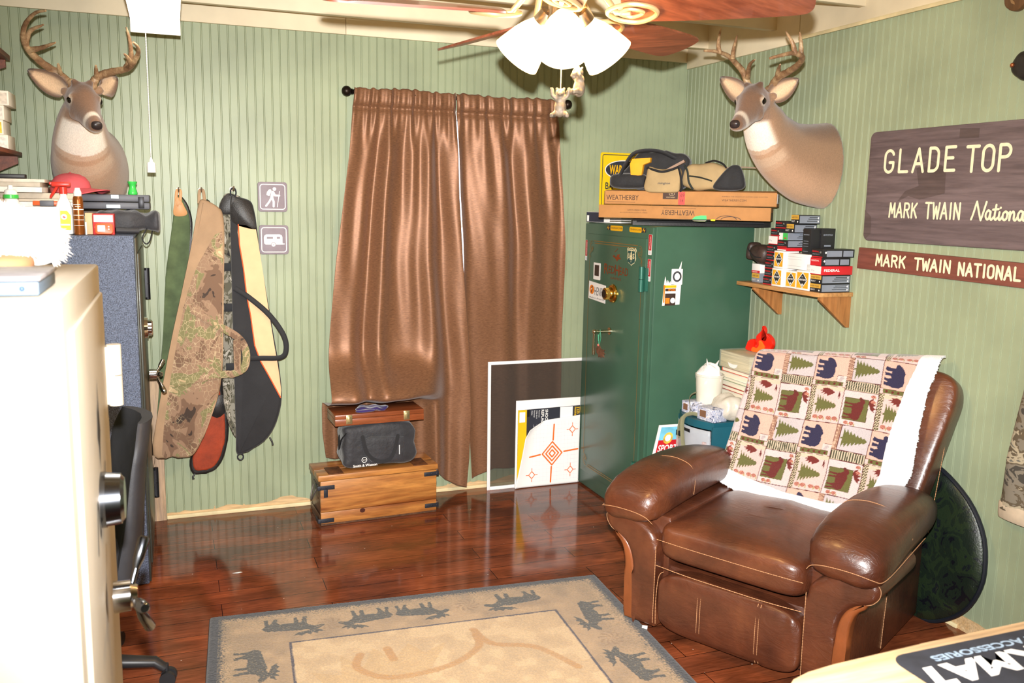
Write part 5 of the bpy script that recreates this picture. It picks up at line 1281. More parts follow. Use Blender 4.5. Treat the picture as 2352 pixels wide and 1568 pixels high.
# small carton at the left front
sb = thing('carton', 'small white and black carton at the left end of the safe top', 'carton', (-.66, -.19, ZG))
Ms = Mx.Translation((-.668, -.10, ZG)) @ Mx.Rotation(R(-62), 4, 'Z')
MB().box((0, 0, 0), (.235, .10, .058), bev=.002, M=Ms).build('carton_body', white_p, sb)
Fss = Fr(Ms @ V((0, -.0002, 0)), Ms.to_3x3() @ V((1, 0, 0)), (0, 0, 1))
MB().rect(0, .002, .12, .056, Fss).build('black_wrap', blk, sb)
MB().rect(.004, .006, .018, .038, Fss, .001).build('barcode', white_p, sb)
# arrow
ar = thing('arrow', 'black arrow with green and white vanes and yellow nock on the safe edge', 'arrow', (-.6, -.75, ZG+.03))
a0 = V((-.775, -.60, 1.557)); a1 = V((-.40, -.94, 1.5655)); dA = (a1-a0).normalized()
MB().cyl(a0, a1, .0032, n=12).build('shaft', pm('carbon', (22, 22, 24), .4), ar)
MB().cyl(a1, a1+dA*.012, .004, .005, n=10).ball(a1+dA*.016, (.006, .006, .0055), n=10).build('nock', pm('nock_yellow', (226, 222, 60), .4, emit=None), ar)
vw = a1-dA*.095
for dz, m_, nm in (((.0, .0, .022), pm('vane_green', (60, 205, 110), .5), 'green_vane'), ((-.012, -.010, -.008), white_p, 'white_vane'), ((.014, .016, -.006), pm('vane_green', (60, 205, 110), .5), 'green_vane')):
    dz = V(dz); P = [vw, vw+dz*.75+dA*.018, vw+dz+dA*.045, vw+dz+dA*.072, vw+dA*.075]
    MB().add(P+[p+Bk*.0012 for p in P], [(0, 1, 2, 3, 4), (9, 8, 7, 6, 5)]+[(i, (i+1) % 5, 5+(i+1) % 5, 5+i) for i in range(5)]).build(nm, m_, ar)
# yellow warning sign on the wall behind
ws = thing('warning_sign', 'yellow warning sign on the wall, half hidden behind the black bag', 'sign', (-.37, 0, 1.75))
Fw = Fr((-.545, -.0005, 1.60), (1, 0, 0), (0, 0, 1))
MB().prism(rrect(.35, .325, .012, 4, .175, .1625), Fw, 0, .002).build('plate', pm('sign_yellow', (236, 200, 24), .4, var=.02), ws)
g_ = MB().stroke([(u, v) for u, v in rrect(.322, .30, .01, 4, .175, .1625)], .004, Fw, .0026, 1, True)
g_.dots((.155, .228), .126, Fw, .003, 0, 40, .056).dots((.155, .228), .120, Fw, .0034, 1, 40, .051)
g_.text('WAR', Fw, .058, .205, .052, .085, 2, .0038, bold=.03).text('BA', Fw, .036, .118, .040, .05, 1, .003, bold=.015).text('IS U', Fw, .068, .062, .038, .06, 1, .003, bold=.015)
g_.build('lettering', [white_p, blk, yel_s], ws)
# bags
bblack = pm('bag_black', (30, 30, 33), .75, var=.2, vs=14, bump=.4, bs=40, sheen=.3, bd=.01)
khaki = pm('bag_khaki', (168, 144, 104), .85, var=.06, bump=.25, bs=60, bd=.006)
ZB = 1.7085
def at_box(u, v, z): return O2+U_*u+Bk*v+V((0, 0, z))
MBx = Mx.Translation(V((O2.x, O2.y, ZB))) @ Mx.Rotation(ANG, 4, 'Z')
bk = thing('bag', 'slouched black bag with a yellow panel at the left on the boxes', 'bag', at_box(.2, .08, .07))
def slouch(p):
    t = (p.z+.075)/.15; return V((p.x*(1-.30*t)+.012*math.sin(p.z*40)+.035*t, p.y*(1-.25*t), p.z+.006*math.sin(p.x*40)+.02*t*(p.x > 0)*0))
MB().pillow((.195, .060, .094), .42, .4, 48, 28, slouch, M=MBx @ Mx.Translation((.225, .094, .095))).pillow((.10, .06, .04), .6, .6, 30, 16, M=MBx @ Mx.Translation((.115, .06, .041))).build('bag_body', bblack, bk)
Fk = Fr(MBx @ V((.135, .014, .065)), U_, (0, .0, 1))
MB().prism([(-.005, .0), (.05, .004), (.056, .055), (.09, .068), (.092, .09), (.0, .085), (-.012, .06)], Fk, -.03, .0065, bev=.003).build('yellow_panel', pm('bag_yellow', (236, 165, 30), .7, var=.05, bump=.2, bs=60), bk)
MB().tube(smoothline([MBx @ V(p) for p in ((.07, .012, .05), (.10, .006, .12), (.15, .02, .182), (.26, .03, .188), (.345, .05, .15))], 5), .010, 8, flat=.3, up=(0, -1, 0)).build('strap', web, bk)
kb = thing('shoulder_bag', 'khaki pouch bag with dark trim hanging open over the box front', 'bag', at_box(.28, 0, .07))
def pouchfn(p):
    t = (p.z+.065)/.13; return V((p.x*(1.06-.10*t)+.004*math.sin(p.z*50), p.y*(1-.2*t)+.006*math.sin(p.x*30), p.z-.018*t*max(0, 1-(p.x/.07)**2)))
MB().pillow((.086, .034, .066), .35, .4, 44, 24, pouchfn, M=MBx @ Mx.Translation((.296, .008, .050))).build('pouch', khaki, kb)
Fk = Fr(MBx @ V((.296, -.0285, .048)), U_, (0, 0, 1))
MB().text('mington', Fk, -.02, -.022, .011, .06, lift=.003, slant=.2, bold=.01).build('lettering', blk, kb)
MB().tube(smoothline([MBx @ V(p) for p in ((.216, -.008, .106), (.254, -.026, .094), (.296, -.031, .086), (.339, -.026, .096), (.369, -.008, .110))], 5), .006, 8).tube(smoothline([MBx @ V(p) for p in ((.369, -.010, .110), (.383, -.010, .06), (.390, -.004, .01), (.38, .002, -.005))], 5), .010, 8, flat=.4).tube(smoothline([MBx @ V(p) for p in ((.213, -.012, .06), (.207, -.010, .03), (.211, -.004, .0))], 5), .009, 8, flat=.4).build('trim', web, kb)
for lab, a, b, w in (('small pale green booklet sticking out of the khaki pouch', (.245, .002, .103), (.305, .003, .082), 'pale'), ('brown notebook sticking up out of the khaki pouch', (.315, .006, .09), (.395, .016, .135), 'brown')):
    A, B = MBx @ V(a), MBx @ V(b); d_ = (B-A).normalized(); n_ = d_.cross(Bk).normalized()
    P = [A, B, B-n_*.028 if w == 'pale' else B+n_*.012, A-n_*.028 if w == 'pale' else A+n_*.012]
    q = MB().add(P+[p+Bk*.05 for p in P], [(0, 1, 2, 3), (7, 6, 5, 4), (0, 4, 5, 1), (1, 5, 6, 2), (2, 6, 7, 3), (3, 7, 4, 0)]).build('booklet', pm('booklet_'+w, (178, 196, 178) if w == 'pale' else (150, 120, 100), .6)); fixnormals(q.data); tag(q, lab, 'booklet')
k2 = thing('bag', 'khaki bag with a dark green seam and black folded end on the boxes', 'bag', at_box(.45, .08, .07))
def s2(p):
    t = (p.z+.065)/.13; return V((p.x*(1-.18*t), p.y*(1-.2*t), p.z*(1-.25*(p.x/.15)**2*(p.x < 0))+.004*math.sin(p.x*50)))
MB().pillow((.125, .058, .066), .5, .5, 44, 24, s2, M=MBx @ Mx.Translation((.490, .085, .066))).build('bag_body', khaki, k2)
MB().tube(smoothline([MBx @ V(p) for p in ((.385, .055, .125), (.408, .030, .09), (.418, .024, .04), (.44, .022, .004))], 5), .005, 8).tube(smoothline([MBx @ V(p) for p in ((.42, .022, .068), (.47, .020, .062), (.53, .028, .045))], 5), .009, 8, flat=.4).build('dark_trim', pm('dark_green_web', (44, 50, 46), .8), k2)
MB().tube(smoothline([MBx @ V(p) for p in ((.49, .07, .133), (.53, .06, .143), (.57, .06, .13), (.59, .06, .11))], 5), .009, 8, flat=.5).build('grab_handle', web, k2)
def s3(p):
    t = (p.z+.06)/.12; return V((p.x*(1.1-.75*t)+.03*t, p.y*(1-.4*t), p.z))
kk = MB().pillow((.085, .036, .062), .6, .6, 32, 20, s3, M=MBx @ Mx.Translation((.605, .045, .061))).build('drawstring_sack', bblack); tag(kk, 'small black cloth sack slumped at the right end of the bags', 'sack')
sp_ = MB().tube(smoothline([MBx @ V(p) for p in ((.54, .12, .118), (.60, .125, .112), (.66, .13, .116), (.72, .13, .112), (.745, .13, .108))], 4), [.008]*12+[.009]*5, 8, flat=.4).build('strap_end', pm('tan_strap', (188, 160, 138), .8)); sp_.parent = k2; sp_.data.transform(root_matrix(k2).inverted())

# ================================================================ RIGHT WALL: SHELF WITH AMMUNITION
shf = thing('wall_shelf', 'small pine shelf on two brackets holding ammunition boxes', 'shelf', (0, -1.19, 1.25))
pine = wood('oak_shelf', (178, 124, 70), (210, 158, 102), 1, .5, 7, 10)
MB().box((-.195, -1.503, 1.243), (0, -.888, 1.262), bev=.002).build('board', pine, shf)
pine_d = wood('oak_bracket', (150, 92, 44), (186, 126, 72), 2, .45, 7, 8)
for y_ in (-1.0, -1.484):
    MB().prism([(0, 0), (-.17, 0), (-.175, -.012), (-.018, -.142), (0, -.142)], Fr((0, y_, 1.2428), (1, 0, 0), (0, 0, 1)), -.009, .009, bev=.0015).build('bracket', pine_d, shf)
c_black = pm('ammo_black', (34, 34, 36), .45, var=.05); c_grey = pm('ammo_grey', (128, 134, 146), .5, var=.05); c_gold = pm('ammo_gold', (206, 160, 64), .5, var=.04)
c_red = pm('ammo_red', (196, 34, 42), .45, var=.03); c_white = pm('ammo_white', (232, 230, 228), .5, var=.02); c_dgold = pm('ammo_yellow', (228, 166, 36), .5, var=.08, vs=30); c_green = pm('ammo_green', (70, 190, 90), .5)
AM = [c_black, c_grey, c_gold, c_red, c_white, c_dgold, c_green]
grp = 'ammunition boxes on the pine shelf'
def ammo(label, x0, y1, z, dx, dy, dz, body, end=None, side=None, rot=0, txt=None, cat='box', name='ammo_box'):
    """box standing at left-front corner (x0,y1): end face looks into the room (-x), side face looks at the camera side (-y)"""
    t = thing(name, label, cat, (x0+dx/2, y1-dy/2, z), 0, grp)
    M = Mx.Translation((x0, y1, z)) @ Mx.Rotation(R(rot), 4, 'Z')
    MB().box((0, -dy, .0004), (dx, 0, dz-.0004), body, bev=.0012, M=M).build('carton', AM, t)
    X_ = M.to_3x3() @ V((1, 0, 0)); Y_ = M.to_3x3() @ V((0, 1, 0))
    fe = Fr(M @ V((-.0002, 0, 0)), -Y_, (0, 0, 1)); fs = Fr(M @ V((0, -dy-.0002, 0)), X_, (0, 0, 1))
    if end or side:
        g = MB()
        if end: end(g, fe, dy, dz)
        if side: side(g, fs, dx, dz)
        g.build('printing', AM, t)
    return t
def e_fed(g, f, w, h):
    g.rect(.001, .001, w-.001, h*.14, f, .0006, 3).text('FEDERAL', f, w*.06, h*.62, h*.17, w*.6, 3, .0009, bold=.03).text('PREMIUM', f, w*.1, h*.32, h*.15, w*.6, 1, .0009).text('12', f, w*.75, h*.55, h*.2, None, 4, .0009)
def e_white(g, f, w, h): g.rect(.001, h*.12, w-.001, h-.001, f, .0006, 4).text('20 ga', f, w*.1, h*.4, h*.18, w*.3, 1, .0009)
def e_hert(g, f, w, h):
    g.rect(.001, h*.5, w-.001, h-.001, f, .0006, 2).text('HERTERS', f, w*.1, h*.62, h*.2, w*.75, 0, .0009).text('SELECT', f, w*.1, h*.2, h*.18, w*.4, 4, .0009).dots((w*.86, h*.25), h*.1, f, .0009, 4, 12)
def s_grey(g, f, w, h):
    g.rect(w*.03, h*.1, w*.97, h*.9, f, .0006, 1)
    for k in (.3, .52, .72): g.rect(w*(.3+.25*k), h*k, w*.9, h*(k+.07), f, .0009, 0)
    g.dots((w*.9, h*.68), h*.12, f, .0012, 4, 4).dots((w*.9, h*.3), h*.12, f, .0012, 4, 4)
def s_panels(g, f, w, h): g.rect(w*.12, h*.14, w*.6, h*.82, f, .0006, 1).rect(w*.64, h*.14, w*.95, h*.82, f, .0006, 1).dots((w*.09, h*.6), h*.16, f, .0009, 4, 4)
def e_diamond(g, f, w, h):
    g.rect(w*.08, h*.1, w*.92, h*.9, f, .0006, 5)
    g.plate([(w*.5, h*.92), (w*.86, h*.52), (w*.5, h*.1), (w*.14, h*.52)], f, .0008, 4)
    g.plate([(w*.5, h*.86), (w*.81, h*.52), (w*.5, h*.16), (w*.19, h*.52)], f, .001, 0)
    g.text("HERTER'S", f, w*.24, h*.49, h*.09, w*.52, 4, .0013, bold=.02).text('CAL', f, w*.42, h*.66, h*.06, None, 4, .0013).dots((w*.5, h*.28), w*.06, f, .0013, 4, 12)
def s_diamond(g, f, w, h):
    g.rect(w*.06, h*.12, w*.95, h*.9, f, .0006, 5).plate([(w*.08, h*.52), (w*.95, h*.82), (w*.95, h*.22)], f, .0009, 0).text('CL', f, w*.55, h*.44, h*.2, None, 4, .0012, bold=.02).dots((w*.3, h*.75), w*.1, f, .0009, 1, 10)
def s_lines(g, f, w, h):
    for k in (.78, .62, .2): g.rect(w*.04, h*k, w*.7, h*k+.0008, f, .0006, 1)
ZSH = 1.2625
# left pair
ammo('lower gold-ended box under the white and red one at the shelf\'s left end', -.150, -.952, ZSH, .10, .062, .046, 1, e_hert, s_grey)
ammo('white and red box on top of the gold-ended one at the left', -.152, -.950, ZSH+.0465, .10, .068, .046, 4, lambda g, f, w, h: g.rect(.001, .001, w-.001, h*.28, f, .0006, 3).text('WINCHESTER', f, w*.1, h*.06, h*.14, w*.6, 4, .0009))
# black column
zz = ZSH; ords = ['bottom', 'second', 'third', 'fourth', 'fifth']
for k in range(5):
    ammo('black and red box, %s of the tall black column' % ords[k], -.172+.003*(k % 2), -1.072-.008*k*.5, zz, .14, .072, .0385, 0, e_fed, None); zz += .0388
ammo('white-ended red box, sixth up in the tall black column', -.170, -1.094, zz, .14, .07, .0415, 3, e_white); zz += .042
ammo('black and red box near the top of the black column, seventh up', -.166, -1.102, zz, .14, .072, .036, 0, e_fed); zz += .0363
ammo('topmost black and red box of the black column', -.162, -1.128, zz, .14, .08, .036, 0, e_fed); zt8 = zz+.0363
# white and gold cubes
ammo('tall gold box with black diamond, left of three on the shelf board', -.182, -1.152, ZSH, .085, .076, .086, 4, e_diamond)
ammo('gold box with black diamond, middle of three on the shelf board', -.168, -1.236, ZSH, .085, .080, .080, 4, e_diamond)
ammo('gold box with black diamonds on two faces, right of three on board', -.178, -1.325, ZSH, .085, .094, .089, 4, e_diamond, s_diamond)
ammo('gold box with black diamond stacked above the left one', -.180, -1.157, ZSH+.0865, .085, .074, .082, 4, e_diamond)
wh = ammo('long plain white carton beside the upper gold diamond box', -.165, -1.238, ZSH+.0895, .11, .145, .072, 4, s_lines)
ammo('flat white open carton on the shelf beside the long white one', -.176, -1.392, ZSH+.0895, .10, .056, .030, 4, s_lines, rot=0)
# second column on the whites
zz = ZSH+.169
ammo('red and white flat box lying above the upper diamond box', -.170, -1.165, zz, .13, .066, .016, 3, lambda g, f, w, h: g.rect(.001, .001, w-.001, h*.4, f, .0006, 4)); zz += .0163
ammo('black box with grey side above the red and white flat box', -.172, -1.166, zz, .15, .072, .034, 0, e_fed, s_grey); zz += .0343
ammo('white and green ended box in the middle of the upper column', -.166, -1.166, zz, .14, .066, .034, 1, lambda g, f, w, h: g.rect(.001, .001, w*.45, h-.001, f, .0006, 4).rect(w*.45, .001, w-.001, h-.001, f, .0006, 6).rect(w*.6, h*.2, w*.85, h*.35, f, .0009, 3), s_grey); zz += .0343
ammo('gold and black ended box second from the top of upper column', -.158, -1.196, zz, .13, .066, .042, 0, e_hert, s_grey); zz += .0423
ammo('topmost gold and black ended box of all on the shelf', -.146, -1.222, zz, .12, .056, .042, 0, e_hert, s_grey)
# tall black pair
def e_blk(g, f, w, h):
    g.text('ammo', f, w*.12, h*.74, h*.07, w*.7, 1, .0009, bold=.02)
    for k in (.5, .4, .3, .1): g.rect(w*.15, h*k, w*.75, h*k+.002, f, .0006, 1)
ammo('tall upright black box, left of the black pair on the shelf', -.150, -1.318, ZSH+.1625, .052, .056, .115, 0, e_blk)
ammo('tall upright black box, right of the black pair on the shelf', -.096, -1.332, ZSH+.1625, .075, .05, .118, 0, e_blk, lambda g, f, w, h: g.text('ammo', f, w*.1, h*.72, h*.09, w*.7, 1, .0009, bold=.02).rect(w*.2, h*.3, w*.7, h*.36, f, .0006, 1))
# right stack
zz = ZSH
for k, (lab, h, b, e, s_, x0, dx) in enumerate((('bottom gold and grey box of the right hand stack', .0385, 0, e_hert, s_grey, -.176, .16), ('second gold and grey box of the right hand stack', .0385, 0, e_hert, s_grey, -.176, .16),
        ('red box with white end in the right hand stack', .040, 3, e_white, lambda g, f, w, h: g.text('FEDERAL', f, w*.08, h*.4, h*.26, w*.5, 4, .0009, bold=.03), -.180, .172), ('black box with red end, second from top of right stack', .036, 0, lambda g, f, w, h: g.rect(.001, .001, w-.001, h-.001, f, .0006, 3).text('FEDERAL', f, w*.1, h*.55, h*.2, w*.7, 4, .0009), s_panels, -.182, .158), ('top black box with grey panels on the right stack', .038, 0, e_fed, s_panels, -.178, .174))):
    ammo(lab, x0, -1.421, zz, dx, .074, h, b, e, s_); zz += h+.0003
# dark leather pouch at the shelf's left
lp = thing('leather_pouch', 'dark brown leather pouch beside the black column above the shelf', 'pouch', (-.12, -.98, 1.36))
lm = pm('dark_brown_leather', (54, 40, 36), .45, var=.2, vs=30, bump=.3, bs=90)
Ml = Mx.Translation((-.128, -.995, 1.4055)) @ Mx.Rotation(R(12), 4, 'X')
MB().pillow((.05, .066, .046), .8, .7, 32, 20, lambda p: V((p.x, p.y, p.z*(1-.25*(p.y/.066)))), M=Ml).build('pouch_body', lm, lp)
MB().pillow((.040, .020, .044), .5, .8, 28, 16, M=Ml @ Mx.Translation((-.004, .066, -.004))).build('flap', lm, lp)
MB().tube(smoothline([Ml @ V(p) for p in ((-.046, .06, .01), (-.052, .0, -.012), (-.044, -.05, -.006))], 5), .003, 6).build('seam', web, lp)

# ================================================================ RIGHT WALL: ROUTED SIGNS
def strokefont():
    # simple routed letters on a 1 x 1.6 cell
    def arc(cx, cy, rx, ry, a0, a1, n=12): return [(cx+rx*math.cos(R(a)), cy+ry*math.sin(R(a))) for a in np.linspace(a0, a1, n)]
    return {
     'G': [arc(.5, 1.15, .42, .42, 20, 180)+[(.08, .45)]+arc(.5, .45, .42, .42, 180, 360)+[(.92, .72), (.55, .72)]],
     'L': [[(.12, 1.58), (.12, .03), (.92, .03)]], 'A': [[(.02, 0), (.5, 1.58), (.98, 0)], [(.2, .55), (.8, .55)]],
     'D': [[(.12, .02), (.12, 1.57), (.45, 1.57)]+arc(.45, 1.15, .45, .42, 90, 0)+arc(.45, .45, .45, .43, 0, -90)+[(.12, .02)]],
     'E': [[(.92, 1.57), (.12, 1.57), (.12, .03), (.92, .03)], [(.12, .85), (.75, .85)]],
     'T': [[(.02, 1.57), (.98, 1.57)], [(.5, 1.57), (.5, 0)]],
     'O': [arc(.5, 1.15, .42, .43, 0, 180)+arc(.5, .45, .42, .43, 180, 360)+[(.92, 1.15)]],
     'P': [[(.12, 0), (.12, 1.57), (.55, 1.57)]+arc(.55, 1.2, .37, .37, 90, -90)+[(.12, .83)]],
     'M': [[(.02, 0), (.12, 1.57), (.5, .45), (.88, 1.57), (.98, 0)]],
     'R': [[(.12, 0), (.12, 1.57), (.55, 1.57)]+arc(.55, 1.2, .35, .37, 90, -90)+[(.12, .83)], [(.5, .83), (.95, 0)]],
     'K': [[(.12, 0), (.12, 1.57)], [(.92, 1.57), (.14, .7)], [(.4, .98), (.95, 0)]],
     'W': [[(.0, 1.57), (.22, 0), (.5, 1.2), (.78, 0), (1, 1.57)]],
     'I': [[(.5, 0), (.5, 1.57)]], 'N': [[(.1, 0), (.1, 1.57), (.9, 0), (.9, 1.57)]]}
SF = strokefont(); NARROW = {'I': .45}
def routed(mb, st, fr, u, v, cw, h, gap, w, mi=0, lift=.001):
    for ch_ in st:
        if ch_ == ' ': u += cw*.95; continue
        k = NARROW.get(ch_, 1); off = -cw*.27 if ch_ == 'I' else 0
        for s_ in SF[ch_]: mb.stroke([(u+off+a*cw, v+b*h/1.6) for a, b in s_], w, fr, lift, mi)
        u += cw*k+gap
    return u
FR = Fr((-.0005, 0, 0), (0, -1, 0), (0, 0, 1))      # u = -y
umber = wood('weathered_umber', (92, 78, 80), (122, 106, 108), 1, .62, 5, 14, 0, .25)
cream_l = pm('cream_letter', (236, 224, 190), .6, var=.05, vs=40)
t = thing('routed_sign', 'large weathered dark brown wooden sign with cream routed letters', 'sign', (0, -2.05, 1.73))
MB().prism(rrect(1.12, .462, .03, 5, 1.558+.56, 1.729), FR, 0, .022, bev=.004).build('board', umber, t)
Fb = FR.up(.0225)
for w_ in (('GLADE', 1.652, 1.787, .056, .092, .023, .0125), ('TOP', 2.073, 1.782, .055, .094, .0155, .0125), ('MARK', 1.704, 1.603, .031, .058, .0085, .0085), ('TWAIN', 1.896, 1.602, .031, .062, .0085, .0085)):
    g_ = MB(); routed(g_, w_[0], Fb, *w_[1:]); g_.build('routed_word', cream_l, t)
g_ = MB()
nat = [[(0, 0), (.15, .55), (.35, 1.55), (.42, 1.4), (.75, .1), (.82, .05), (.95, .6), (1.15, 1.6)],
       [(1.5, .75), (1.35, .85), (1.2, .6), (1.18, .3), (1.3, .05), (1.45, .15), (1.55, .75), (1.55, .2), (1.65, .03), (1.8, .25)],
       [(1.95, 1.35), (1.88, .3), (1.98, .04), (2.12, .2)], [(1.72, .92), (2.15, .98)],
       [(2.25, .7), (2.22, .15), (2.34, .04), (2.45, .25)], [(2.3, 1.08), (2.32, 1.1)],
       [(2.72, .78), (2.55, .6), (2.53, .2), (2.68, .03), (2.84, .2), (2.86, .6), (2.72, .78), (2.98, .6)],
       [(3.05, .75), (3.05, .04), (3.1, .5), (3.28, .78), (3.38, .6), (3.38, .15), (3.5, .03), (3.62, .25)],
       [(4.0, .75), (3.85, .85), (3.7, .6), (3.68, .3), (3.8, .05), (3.95, .15), (4.05, .75), (4.05, .2), (4.15, .03), (4.3, .25)],
       [(4.4, .3), (4.62, 1.4), (4.5, 1.5), (4.42, .9), (4.42, .2), (4.55, .03)]]
for s_ in nat: g_.stroke([(p.x, p.y) for p in smoothline([(2.121+a*.0545, 1.603+b*.041, 0) for a, b in s_], 4)], .0085, Fb, .001)
g_.build('routed_word', cream_l, t)
stn = wood('umber_stain', (78, 65, 64), (100, 85, 84), 1, .62, 5, 14, 0, .2)
MB().plate([(1.83, 1.80), (1.90, 1.83), (1.98, 1.80), (1.985, 1.70), (1.86, 1.675), (1.80, 1.69), (1.74, 1.665), (1.78, 1.71), (1.85, 1.73)], Fb, .0004).build('dark_stain', stn, t)
MB().plate([(2.03, 1.945), (2.12, 1.94), (2.12, 1.905), (2.03, 1.91)], Fb, .0004).build('dark_stain', stn, t)
MB().plate([(1.56, 1.63), (1.60, 1.60), (1.605, 1.53), (1.575, 1.505), (1.562, 1.52)], Fb, .0004).build('dark_stain', stn, t)
t = thing('routed_sign', 'narrow red-brown wooden sign board below the large dark sign', 'sign', (0, -2.05, 1.41))
MB().prism([(1.533, 1.374), (1.537, 1.466), (2.66, 1.450), (2.66, 1.362)], FR, 0, .020, bev=.003).build('board', wood('redbrown_board', (118, 66, 54), (138, 80, 66), 1, .6, 5, 12, 0, .15), t)
Fb = FR.up(.0205)
for w_ in (('MARK', 1.649, 1.396, .034, .046, .0095), ('TWAIN', 1.864, 1.394, .033, .046, .0085), ('NATIONAL', 2.082, 1.390, .029, .047, .0085)):
    g_ = MB(); routed(g_, w_[0], Fb, *w_[1:], .0095); g_.build('painted_word', cream_l, t)
# plaque, black hanging item and camouflage sleeve at the right edge
pq = thing('wall_plaque', 'dark wooden shield plaque high on the right wall', 'plaque', (0, -2.22, 2.4))
MB().prism([(p.x, p.y) for p in smoothline([(2.165, 2.40), (2.172, 2.365), (2.20, 2.345), (2.218, 2.340), (2.238, 2.346), (2.262, 2.37), (2.27, 2.40), (2.265, 2.42), (2.17, 2.42)], 4, True)], FR, 0, .02, bev=.005).build('board', wood('walnut_plaque', (86, 58, 34), (116, 80, 48), 2, .4, 7, 8), pq)
MB().prism([(2.188, 2.40), (2.20, 2.37), (2.216, 2.362), (2.214, 2.37), (2.20, 2.385), (2.196, 2.40)], FR, .019, .022).build('brass_inlay', pm('plaque_inlay', (150, 118, 82), .4, .4), pq)
t = thing('hanging_case', 'black strapped item hanging on the right wall at the photo edge', 'strapped item', (-.05, -2.30, 2.13))
MB().pillow((.03, .05, .045), .7, .7, 24, 14, M=Mx.Translation((-.035, -2.302, 2.140)) @ Mx.Rotation(R(35), 4, 'X')).build('case_body', black_l, t)
MB().ball((-.064, -2.268, 2.145), .008, n=12).build('buckle', pm('copper_buckle', (190, 110, 70), .3, .8), t)
MB().tube(smoothline([(-.03, -2.31, 2.11), (-.03, -2.335, 2.05), (-.03, -2.345, 2.0), (-.03, -2.35, 1.955)], 4), .007, 8, flat=.4).ball((-.035, -2.335, 2.045), .016, n=12).build('strap', web, t)
t = thing('camo_jacket', 'camouflage jacket with pale cuff hanging at the right photo edge', 'jacket', (-.06, -2.5, .9))
jc = camo('sleeve_camo', [(0, (70, 66, 60)), (.4, (130, 122, 108)), (.5, (96, 84, 66)), (.56, (176, 164, 140)), (.64, (110, 108, 100)), (.7, (152, 132, 104))], 9, .85, (1, 1, 1.6))
rings = []
for z, y0, y1, d in ((.56, -2.385, -2.56, .045), (.62, -2.385, -2.57, .05), (.75, -2.40, -2.60, .055), (.90, -2.425, -2.66, .06), (1.05, -2.44, -2.72, .065), (1.2, -2.45, -2.78, .06), (1.34, -2.47, -2.80, .05)):
    rings.append([V((-.012-d*(1-math.sin(a))/2-.006*math.sin(3*a+z*30), (y0+y1)/2+(y0-y1)/2*math.cos(a)+.004*math.sin(z*70), z)) for a in np.linspace(0, 2*PI, 30, endpoint=False)])
MB().loft(rings).build('sleeve', jc, t)
MB().loft([[V((-.011-d*(1-math.sin(a))/2, -2.4725+.092*math.cos(a), z)) for a in np.linspace(0, 2*PI, 30, endpoint=False)] for z, d in ((.525, .044), (.54, .05), (.575, .052), (.585, .048))]).build('cuff', pm('tan_cuff', (196, 178, 154), .8, var=.1), t)
# ================================================================ RECLINER
RO = V((-1.035, -2.14, 0)); RZ = math.atan2(-.878, .479)
MR = Mx.Translation(RO) @ Mx.Rotation(RZ, 4, 'Z')
def leather():
    m, nt, b = base_mat('brown_leather'); vec = coords(nt)
    n = noise(nt, vec, 3.2, 5, .6, .4); n2 = noise(nt, vec, 14, 4)
    c = ramp(nt, n, [(.28, (62, 31, 20)), (.52, (88, 46, 28)), (.75, (116, 66, 39))])
    c = mixc(nt, c, ramp(nt, n2, [(.3, (205, 200, 196)), (.65, (255, 255, 255))]), .6, 'MULTIPLY')
    nt.links.new(c, b.inputs['Base Color']); b.inputs['Roughness'].default_value = .36
    b.inputs['Coat Weight'].default_value = .35; b.inputs['Coat Roughness'].default_value = .22
    vo = nt.nodes.new('ShaderNodeTexVoronoi'); vo.inputs['Scale'].default_value = 420; nt.links.new(vec, vo.inputs['Vector'])
    wr = noise(nt, coords(nt, (3, 14, 8)), 3, 4, .6, 2.2)
    b1 = nt.nodes.new('ShaderNodeBump'); b1.inputs['Strength'].default_value = .12; b1.inputs['Distance'].default_value = .001
    nt.links.new(vo.outputs['Distance'], b1.inputs['Height'])
    b2 = nt.nodes.new('ShaderNodeBump'); b2.inputs['Strength'].default_value = .30; b2.inputs['Distance'].default_value = .010
    nt.links.new(wr, b2.inputs['Height']); nt.links.new(b1.outputs[0], b2.inputs['Normal']); nt.links.new(b2.outputs[0], b.inputs['Normal'])
    return m
lth = leather()
lth2 = pm('caramel_leather', (122, 66, 34), .38, var=.1, vs=8, coat=.25, bump=.1, bs=200)
thread = pm('tan_thread', (176, 128, 90), .7, var=0)
rc_ = thing('recliner', 'brown leather recliner with stitched seams under a wildlife throw blanket', 'recliner', RO, RZ)
FF = Fr(RO, MR.to_3x3() @ V((1, 0, 0)), (0, 0, 1))
def stitch(paths, parent, r=.0014, dash=True, name='stitching'):
    mb = MB()
    for P in paths:
        P = smoothline([MR @ V(p) for p in P], 8)
        if not dash: mb.tube(P, r, 6); continue
        mb.tube(P, r*.55, 5)
        acc = 0
        for a, b in zip(P[:-1], P[1:]):
            l = (b-a).length
            if l < 1e-6: continue
            k = max(1, int(l/.009))
            for i in range(k): mb.tube([a.lerp(b, (i+.12)/k), a.lerp(b, (i+.8)/k)], r, 5)
    return mb.build(name, thread, parent)
body = MB()
body.box((-.405, .06, .03), (.405, .80, .27), bev=.02, M=MR)
for s in (-1, 1): body.box((s*.42, .05, .2), (s*.27, .78, .46), bev=.01, M=MR)
body.box((-.40, .58, .2), (.40, .74, .42), bev=.03, M=MR)
body.build('base_frame', lth, rc_)
